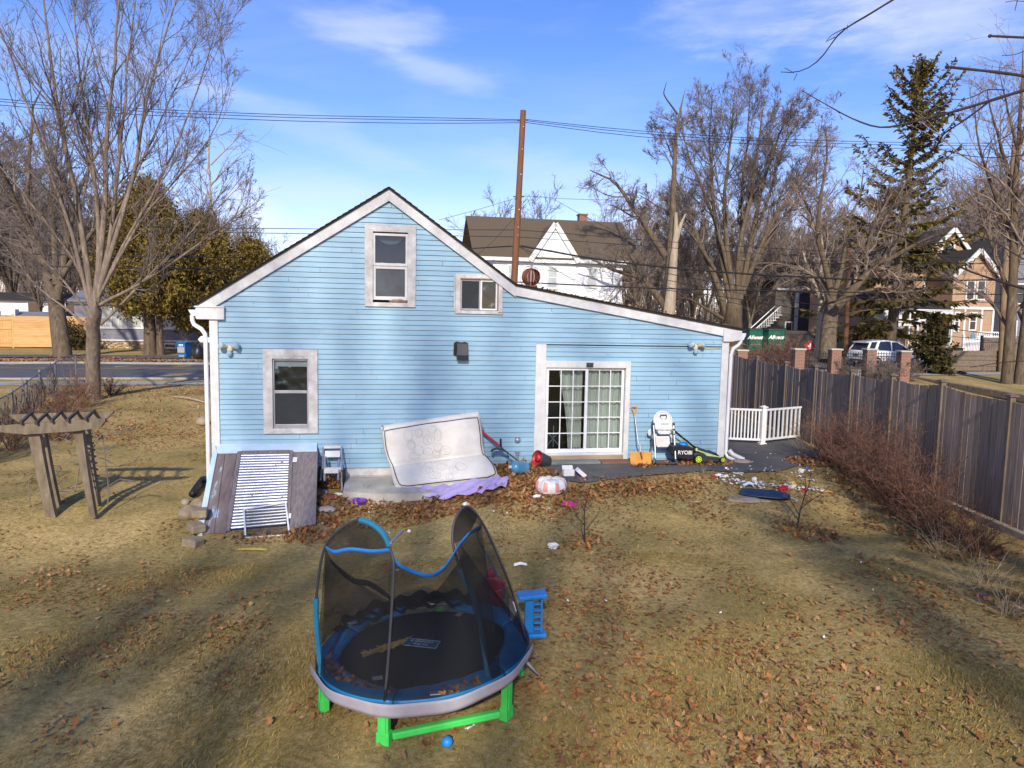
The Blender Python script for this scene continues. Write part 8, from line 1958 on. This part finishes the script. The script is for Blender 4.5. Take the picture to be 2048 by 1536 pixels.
# ---- parked white car
cw = AT(1772, 720, 46.0); cz_ = float(terr2(cw[0], cw[1]))+0.03
CR_ = thing('parked_car', 'white sport utility car parked beyond the iron fence', 'car', (cw[0], cw[1], cz_), RA-0.05)
b = MB()
def loft(secs, b, mi=0):
    """secs: list of (x, [(y,z)...]) closed rings"""
    n_ = len(secs[0][1]); vs = []
    for x, ring in secs: vs += [(x, y, z) for y, z in ring]
    fs = [(i*n_+j, (i+1)*n_+j, (i+1)*n_+(j+1) % n_, i*n_+(j+1) % n_) for i in range(len(secs)-1) for j in range(n_)]
    fs += [tuple(range(n_-1,-1,-1)), tuple((len(secs)-1)*n_+j for j in range(n_))]
    b.add(vs, fs, mi)
def sec(x, w, z0, z1, wt=None): 
    wt = wt or w*0.92; return (x, [(-w*0.94,z0),(w*0.94,z0),(w,z0+0.15),(w,(z0+z1)/2+0.1),(wt,z1),(-wt,z1),(-w,(z0+z1)/2+0.1),(-w,z0+0.15)])
loft([sec(-2.24,0.80,0.42,0.85), sec(-2.18,0.88,0.32,1.05), sec(-1.9,0.92,0.27,1.10), sec(-0.6,0.93,0.25,1.08), sec(0.9,0.93,0.25,1.05), sec(1.5,0.92,0.26,1.0), sec(2.05,0.88,0.28,0.88), sec(2.28,0.75,0.36,0.74)], b)
b.build('body', M['carwhite'], CR_, smooth=True, bevel=0.03)
def cab(x, w0, w1, z0, z1): return (x, [(-w0,z0),(w0,z0),(w1,z1),(-w1,z1)])
b = MB(); loft([cab(-2.08,0.80,0.74,1.06,1.12), cab(-1.72,0.84,0.66,1.05,1.60), cab(-0.6,0.85,0.68,1.05,1.70), cab(0.2,0.85,0.66,1.04,1.63), cab(1.15,0.82,0.70,1.02,1.08)], b); b.build('glasshouse', M['glass_dark'], CR_, smooth=True)
b = MB(); loft([(-1.98,[(-0.69,1.56),(0.69,1.56),(0.62,1.60),(-0.62,1.60)]), (-1.6,[(-0.70,1.60),(0.70,1.60),(0.62,1.68),(-0.62,1.68)]), (-0.6,[(-0.71,1.66),(0.71,1.66),(0.62,1.75),(-0.62,1.75)]), (0.15,[(-0.70,1.60),(0.70,1.60),(0.6,1.66),(-0.6,1.66)])], b); b.build('roof_panel', M['carwhite'], CR_, smooth=True, bevel=0.02)
b = MB()
for s_ in (-1, 1):
    for (xa, za, xb, zb2, w_) in ((-2.05,1.08,-1.72,1.60,0.13),(-1.45,1.08,-1.15,1.66,0.16),(-0.30,1.06,-0.28,1.68,0.06),(1.15,1.06,0.2,1.62,0.06)):
        b.beam((xa, s_*0.845, za), (xb, s_*0.685, zb2), w_, 0.03, up=(0,s_,0.3))
b.build('pillars', M['carwhite'], CR_)
b = MB()
for s_ in (-1, 1): b.box((-2.10, s_*0.80, 0.98), (0.22, 0.12, 0.20))
b.build('tail_lamps', M['taillight'], CR_, bevel=0.02)
b = MB(); b.box((-2.20,0,0.42), (0.12,1.5,0.18)); 
for s_ in (-1,1): b.bx(-1.75,1.75,s_*0.925-0.02,s_*0.925+0.02,0.25,0.42)
b.bx(-2.26,-2.235,-0.25,0.25,0.72,0.84); b.build('bumper_trim', M['charcoal'], CR_)
for x in (-1.36, 1.34):
    for s_ in (-1, 1):
        m = Matrix.Translation((x, s_*0.86, 0.34)) @ Matrix.Rotation(PI/2,4,'X'); b = MB(); b.lathe([(0.22,-0.11),(0.33,-0.11),(0.345,-0.05),(0.345,0.05),(0.33,0.11),(0.22,0.11)], 22, m); wh = b.build('wheel', M['tyre'], CR_, smooth=True)
        b = MB(); b.lathe([(0.0,-0.10),(0.20,-0.115),(0.225,-0.10)], 18, m, cap=False); b.lathe([(0.0,0.10),(0.20,0.115),(0.225,0.10)], 18, m, cap=False); b.build('rim', M['alu'], wh, smooth=True)
b = MB(); b.bx(1.05,1.2,-1.02,-0.90,1.04,1.18); b.bx(1.05,1.2,0.90,1.02,1.04,1.18); b.build('mirrors', M['carwhite'], CR_, bevel=0.02)
q_ = AT(1910, 705, 50.0); t = thing('dark_bin', 'dark wheeled bin behind the small spruce', 'bin', (q_[0], q_[1], float(terr2(q_[0],q_[1]))), 0.2)
b = MB(); loft([(-0.3,[(-0.32,0),(0.32,0),(0.36,1.15),(-0.36,1.15)]),(0.3,[(-0.32,0),(0.32,0),(0.36,1.15),(-0.36,1.15)])], b); b.build('bin_body', M['charcoal'], t, bevel=0.02); b = MB(); b.bx(-0.36,0.36,-0.4,0.4,1.152,1.22); b.build('lid', M['black'], t, bevel=0.02)
# ---- stone-footed house at the left across the street
W = Pl(300, 700, 57.5); t = thing('porch_house', 'white house with a glazed porch, grey skirt and field stone base', 'house', W.o, W.yaw)
z1_, z2_, z3_, z4_ = W.p(300,698).z, W.p(300,681).z, W.p(300,657).z, W.p(300,604).z
xl, xr = W.p(150,660).x, W.p(413,660).x; xr2 = W.p(398,660).x
rs = random.Random(2); b = MB(); b.bx(xl, xr, 0.06, 6, -0.3, z2_-0.02)
x = xl
for row in range(4):
    x = xl+rs.uniform(0,0.3); zc = (row+0.5)*z2_/4
    while x < xr: w_ = rs.uniform(0.16,0.30); b.blob((x+w_, 0.05, zc+rs.uniform(-0.04,0.04)), (w_, 0.08, z2_/7.2), 7, 5, 0.15, rng=rs); x += w_*1.9
b.build('stone_base', pm('warm_field_stone', (0.42,0.32,0.19), (0.27,0.20,0.13), scale=1.5, rough=0.95, island=0.35), t, smooth='all')
b = MB(); clap(b, xl, xr2, z2_, z3_-0.06, -0.02, 0.22); b.bx(xl, xr2, 0.01, 5, z2_, z4_); b.build('grey_skirt', M['greysiding'], t)
b = MB(); b.bx(xl, xr2, -0.12, 0.0, z3_-0.06, z3_+0.10); b.bx(xl, xr2, -0.10, 0.0, z4_-0.30, z4_); b.bx(xl, xr2, -0.05, 0.0, z2_-0.06, z2_+0.04); b.bx(W.p(398,660).x, xr, -0.01, 4, z2_, z4_); b.build('white_trim', M['white'], t)
wx = [(203,219),(225,249),(255,281),(287,312),(318,336),(342,366),(371,396)]
for (p0, p1) in wx: win(t, W.p(p0,653,-0.02), W.p(p1,617,-0.02), -0.02, 0.10, M['white'], M['litwindow'], True, 'window', 1)
win(t, W.p(403,656), W.p(408,647), -0.03, 0.05); win(t, W.p(330,694,-0.05), W.p(351,689,-0.05), -0.06, 0.1, M['white'], M['glass_dark'], False)
b = MB(); roofslab(b, xl-0.3, xr+0.4, -0.5, z4_+0.02, 3.5, z4_+1.3); roofslab(b, xl-0.3, xr+0.4, 7.5, z4_+0.02, 3.5, z4_+1.3); b.build('roof', M['greysiding'], t)
W = Pl(60, 640, 66.0); t = thing('white_outbuilding', 'long low white building seen over the new wooden fence', 'building', W.o, W.yaw)
xa, xb = W.p(-80,620).x, W.p(182,620).x; zt = W.p(60,600).z; b = MB(); b.bx(xa, xb, 0, 6, 0, zt); b.build('wall', M['whitesiding'], t)
b = MB(); roofslab(b, xa-0.3, xb+0.3, -0.4, zt+0.05, 3, zt+0.7); b.build('roof', M['shingle_dark'], t)
for (p0, p1) in ((58,80),(98,108),(133,150)): win(t, W.p(p0,632), W.p(p1,606), -0.03, 0.08, M['white'], M['glass_dark'], False)
W = Pl(50, 640, 61.0); t = thing('grey_shed', 'low shed with a blue grey roof just behind the new wooden fence', 'shed', W.o, W.yaw); a, c = W.p(-60,634), W.p(104,634); b = MB(); b.bx(a.x, c.x, 0, 4, 0, a.z-0.2); b.build('wall', M['greysiding'], t); b = MB(); roofslab(b, a.x-0.2, c.x+0.2, -0.3, a.z-0.15, 2.2, a.z+0.55); b.build('roof', M['greysiding'], t)
b = MB(); q_ = W.p(20,620,1.0); b.box((0,0,0), (1.1,0.7,0.55)); 
for k in range(6): b.bx(-0.5,0.5,-0.37,-0.352,-0.22+k*0.07,-0.19+k*0.07)
o = b.build('air_conditioner', M['aircon']); o.location = tuple(W.o+W.ex*q_.x+W.n*1.0+np.array([0,0,a.z+0.45])); o.rotation_euler = (0,0,W.yaw); tag(o, 'white air conditioner box on the blue grey shed roof', 'air conditioner')
# ---- bins at the kerb
q_ = AT(370, 717, 47.5); g = np.array([q_[0], q_[1], 0.06])
t = thing('recycling_bin', 'blue lidded recycling bin standing at the kerb across the street', 'bin', g, YAW-0.35)
b = MB(); loft([(-0.30,[(-0.28,0.05),(0.28,0.05),(0.38,0.98),(-0.38,0.98)]),(0.30,[(-0.28,0.05),(0.28,0.05),(0.38,0.98),(-0.38,0.98)])], b); b.build('bin_body', M['bluebin'], t, bevel=0.03)
b = MB(); b.bx(-0.36,0.36,-0.42,0.42,0.982,1.06); b.build('lid', M['bluebin'], t, bevel=0.03)
b = MB(); b.bx(-0.26,0.26,-0.40,-0.375,0.35,0.72); b.build('front_panel', M['skirt'], t)
b = MB()
for k, zz in enumerate((0.78,0.86)): 
    for j in range(3): b.bx(-0.16+j*0.11,-0.08+j*0.11,-0.395,-0.37,zz,zz+0.05)
b.build('lettering', M['letter'], t)
for s_ in (-1, 1): b = MB(); b.lathe([(0.0,-0.03),(0.12,-0.03),(0.12,0.03),(0,0.03)], 14, Matrix.Translation((s_*0.30,0.26,0.12)) @ Matrix.Rotation(PI/2,4,'Y')); b.build('wheel', M['tyre'], t)
b = MB(); b.bx(-0.2,0.2,-0.36,-0.34,0.05,0.2); b.build('foot_rail', M['alu'], t)
q_ = AT(397, 722, 46.3); b = MB(); b.lathe([(0.0,0.0),(0.30,0.02),(0.36,0.25),(0.33,0.55),(0.24,0.78),(0.08,0.88),(0.10,0.98),(0.0,1.0)], 14); 
rr2 = random.Random(5)
b.v = [(x*(1+rr2.uniform(-0.1,0.1)), y*(1+rr2.uniform(-0.1,0.1)), z) for x, y, z in b.v]
o = b.build('rubbish_bag', M['bagfilm'], None, smooth='all'); o.location = (q_[0], q_[1], 0.06); tag(o, 'black rubbish bag standing beside the dark kerb bin', 'rubbish bag')
q_ = AT(413, 719, 47.0); t = thing('wheeled_bin', 'dark grey wheeled bin by the house corner board', 'bin', (q_[0], q_[1], 0.06), YAW)
b = MB(); loft([(-0.30,[(-0.30,0.03),(0.30,0.03),(0.36,1.0),(-0.36,1.0)]),(0.30,[(-0.30,0.03),(0.30,0.03),(0.36,1.0),(-0.36,1.0)])], b); b.build('bin_body', M['charcoal'], t, bevel=0.03); b = MB(); b.bx(-0.36,0.36,-0.40,0.40,1.002,1.06); b.build('lid', M['charcoal'], t)
b = MB(); b.blob((-0.22,0,0.22), (0.26,0.28,0.24), 12, 8, 0.15, rng=rr2); b.blob((0.2,-0.05,0.18), (0.24,0.26,0.20), 12, 8, 0.15, rng=rr2); o = b.build('white_bags', M['paper'], None, smooth='all'); o.location = (q_[0], q_[1], 1.08); tag(o, 'white rubbish bags piled on the dark grey bin', 'rubbish bag')
# ---- chain link fence
cl = [GT(153,763), GT(113,789), GT(82,815), GT(56,842), GT(28,870), GT(-20,905), GT(-90,950)]
def chainmat():
    m, nt, bb, o = newmat('chain_link_wire'); bb.inputs['Base Color'].default_value = (0.30,0.30,0.31,1); bb.inputs['Metallic'].default_value = 0.6; bb.inputs['Roughness'].default_value = 0.5
    tc = nd(nt, 'ShaderNodeTexCoord'); sp = nd(nt, 'ShaderNodeSeparateXYZ'); nt.links.new(tc.outputs['Object'], sp.inputs['Vector'])
    def mth(op, a, b2=None):
        n_ = nd(nt, 'ShaderNodeMath', operation=op)
        for i, v in enumerate((a, b2)):
            if v is None: continue
            if isinstance(v, (int, float)): n_.inputs[i].default_value = v
            else: nt.links.new(v, n_.inputs[i])
        return n_.outputs['Value']
    x, z = sp.outputs['X'], sp.outputs['Z']; l1 = mth('PINGPONG', mth('ADD', x, z), 0.04); l2 = mth('PINGPONG', mth('SUBTRACT', x, z), 0.04)
    mn = mth('MINIMUM', l1, l2); fac = mth('LESS_THAN', mn, 0.010)
    t_ = nd(nt, 'ShaderNodeBsdfTransparent'); ms = nd(nt, 'ShaderNodeMixShader'); nt.links.new(fac, ms.inputs['Fac']); nt.links.new(t_.outputs['BSDF'], ms.inputs[1]); nt.links.new(bb.outputs['BSDF'], ms.inputs[2]); nt.links.new(ms.outputs['Shader'], o.inputs['Surface'])
    return m
CM = chainmat(); CF = thing('chain_link_fence', 'sagging chain link fence climbing from the left edge to the street', 'fence', cl[0]); M['galv'] = pm('dull_galvanised_pipe', (0.24,0.25,0.26), (0.17,0.175,0.18), scale=5, rough=0.6, metal=0.4)
for k in range(len(cl)):
    p = cl[k]-cl[0]; b = MB(); b.tube([(p[0],p[1],p[2]-0.1),(p[0],p[1],p[2]+1.28)], 0.035, 8); b.blob((p[0],p[1],p[2]+1.29), (0.045,0.045,0.03), 8, 5); b.build('fence_post', M['galv'], CF, smooth=True)
    if k:
        q_ = cl[k-1]-cl[0]; b = MB(); b.tube([(q_[0],q_[1],q_[2]+1.22),(p[0],p[1],p[2]+1.22)], 0.022, 6); b.build('top_rail', M['galv'], CF)
        d = p-q_; L = float(np.hypot(d[0], d[1])); me = bpy.data.meshes.new('wire_mesh'); me.from_pydata([(0,0,0.02),(L,0,d[2]+0.02),(L,0,d[2]+1.2),(0,0,1.2)], [], [(0,1,2,3)]); me.materials.append(CM)
        o = link('wire_mesh', me, CF); o.location = tuple(q_); o.rotation_euler = (0,0,math.atan2(d[1], d[0]))
b = MB(); rs = random.Random(9)
for k in range(1, len(cl)):
    p, q_ = cl[k]-cl[0], cl[k-1]-cl[0]
    for j in range(26 if k > 1 else 8):
        f = rs.random(); c0_ = p+(q_-p)*f; P = [c0_+np.array([0,0,rs.uniform(0,0.3)])]
        for _ in range(4): P.append(P[-1]+(q_-p)/np.linalg.norm(q_-p)*rs.uniform(-0.3,0.3)+np.array([rs.uniform(-0.05,0.05),0,rs.uniform(0.02,0.36)]))
        b.tube(P, 0.013, 3)
b.build('dead_vines', M['twig'], CF)
crumple(100, 838, (0.28,0.14,0.12), 'crumpled_bag', 'white and red plastic bag caught in the brush behind the arbour', 'litter', M['paper'])
crumple(128, 868, (0.20,0.20,0.16), 'grey_tarp', 'bundle of grey tarp hanging low behind the arbour', 'tarp', M['greysiding'], 0.3)
g = GT(405, 850); b = MB(); b.blob((0,0,0.12), (0.2,0.2,0.16), 10, 7, 0.12); o = b.build('field_stone', M['flagstone'], None, smooth='all'); o.location = tuple(g); tag(o, 'pale stone on the lawn beside the left house corner', 'stone')
b = MB(); p0 = GT(340,795); p1 = GT(411,808); b.tube([p0+np.array([0,0,0.05]), (p0+p1)/2+np.array([0,0,0.12]), p1+np.array([0,0,0.06])], [0.012,0.03,0.035], 7); tag(b.build('fallen_branch', M['bark_pale']), 'pale fallen branch on the lawn left of the house', 'branch')
# ---- utility poles and wires
def WP(px, py, off=0.0):
    n2 = np.array([RN[0], RN[1], 0]); o = AT(1036, 500, 36.5)+n2*off; d = ray(px, py); t_ = np.dot(o-CAM, n2)/np.dot(d, n2); return CAM+d*t_
PO = WP(1027, 700); pb = np.array([PO[0], PO[1], 0.0]); tp_ = WP(1046.5, 221); lowp = WP(1028.5, 560); dirp = (tp_-lowp)/(tp_[2]-lowp[2]); base = lowp-dirp*lowp[2]
t = thing('utility_pole', 'tall leaning brown utility pole behind the blue house roof', 'utility pole', base)
b = MB(); b.tube([(0,0,-0.3), tuple((lowp-base)), tuple(tp_-base)], [0.19,0.175,0.14], 12); b.build('shaft', M['pole'], t, smooth=True)
for py in (242, 394, 492, 564):
    q_ = WP(1046.5-(py-221)*0.053, py)-base; b = MB(); b.tube([q_+np.array([-0.28,-0.1,0.0]), q_+np.array([0.28,-0.1,0.0])], 0.03, 6); b.build('bracket', M['charcoal'], t)
b = MB()
for py in (255,300,350,420,455,471): q_ = WP(1046.5-(py-221)*0.053+2.2, py)-base; b.blob(tuple(q_+np.array([0,-0.14,0])), (0.035,0.03,0.035), 6, 4)
b.build('bolt_heads', M['alu'], t)
q1_ = WP(2007, 700); t = thing('utility_pole', 'weathered pale topped utility pole at the right edge', 'utility pole', (q1_[0], q1_[1], float(terr2(q1_[0],q1_[1]))))
tb = np.array([q1_[0], q1_[1], float(terr2(q1_[0],q1_[1]))]); b = MB(); b.tube([(0,0,-0.3), tuple(WP(2009,560)-tb), tuple(WP(2020,420)-tb), tuple(WP(2031,274)-tb)], [0.2,0.19,0.17,0.15], 12); b.build('shaft', M['pole_old'], t, smooth=True)
b = MB()
for py in (290, 420, 560): q_ = WP(2030-(py-274)*0.075, py)-tb; b.tube([q_+np.array([-0.3,-0.15,0]), q_+np.array([0.3,-0.15,0])], 0.04, 6)
b.build('brackets', M['alu'], t)
Y3 = 48.0; q_ = AT(1692, 705, Y3); z_ = float(terr2(q_[0],q_[1])); t = thing('utility_pole', 'shorter reddish utility pole between the pruned tree and the spruce', 'utility pole', (q_[0], q_[1], z_)); tb = np.array([q_[0], q_[1], z_])
b = MB(); b.tube([(0,0,-0.3), tuple(AT(1698,500,Y3)-tb)], [0.17,0.13], 10); b.build('shaft', M['pole'], t, smooth=True)
WIRES = []
def wire(pts, r=0.014, off=0.0, label=None, group='overhead cables along the street', arc=2):
    P = [WP(x, y, off) for x, y in pts]; o_, l_ = resample(P, max(6, len(P)*3)) if len(P) > 2 else (np.array(P), 1)
    b = MB(); b.tube(o_, r, 5); o = b.build('overhead_cable', M['wire'], None, smooth='all'); tag(o, label or 'black overhead cable strung along the street behind the blue house', 'cable', group); return o
LT = 'thin upper power line at the top of the tall brown pole'
for dy in (-5, 0, 7): 
    wire([(-300,165+dy),(0,205+dy),(300,224+dy),(600,236+dy),(850,240+dy),(1043,242+dy*0.5)], 0.016, 0, LT, 'upper power lines')
    wire([(1049,241+dy*0.5),(1250,265+dy),(1450,279+dy),(1700,288+dy),(1860,291+dy),(2030,292+dy),(2300,270+dy)], 0.016, 0, LT, 'upper power lines')
LM_ = 'black overhead cable strung along the street behind the blue house'
for pts, r in (([(-200,503),(0,507),(300,513),(600,517),(1030,492)], 0.03), ([(-200,527),(100,533),(540,541),(800,551),(1028,564)], 0.03), ([(-200,452),(440,456),(760,459),(1035,460)], 0.016), ([(-200,462),(440,465),(800,470),(1034,474)], 0.016),
               ([(1040,460),(1150,468),(1280,480),(1600,500),(2020,520),(2200,515)], 0.016), ([(1038,474),(1150,482),(1280,492),(1600,512),(2018,530),(2200,527)], 0.016),
               ([(1036,491),(1090,499),(1160,515),(1300,532),(1500,549),(1760,562),(2010,560),(2200,550)], 0.05), ([(1032,564),(1150,570),(1300,577),(1600,583),(2010,590),(2200,583)], 0.035),
               ([(1300,577),(1440,592),(1600,618),(1800,645),(2048,676),(2200,690)], 0.022), ([(1300,540),(1440,568),(1600,585),(1800,600),(2010,606),(2200,602)], 0.02), ([(1280,560),(1440,600),(1600,636),(1760,655),(2048,690),(2200,700)], 0.016),
               ([(1290,552),(1440,580),(1620,610),(1800,622),(2010,622),(2200,615)], 0.016), ([(1470,520),(1600,527),(1760,528),(2010,526),(2200,520)], 0.016)):
    wire(pts, r, 0, LM_)
LD = 'thin slack service wire between the tall brown pole and the white house'
for pts in ([(878,440),(960,418),(1040,394)], [(940,522),(985,485),(1060,399)], [(1042,392),(1075,393),(1100,396),(1140,398),(1240,401)], [(1105,397),(1160,428),(1240,468),(1300,500)], [(1036,492),(1090,530),(1180,575),(1240,600)], [(1036,493),(1100,520),(1180,535),(1240,552)], [(985,520),(1100,542),(1240,560)], [(1040,492),(1075,515),(1120,545),(1165,572)]):
    wire(pts, 0.011, 2.5, LD, 'service wires around the tall pole')
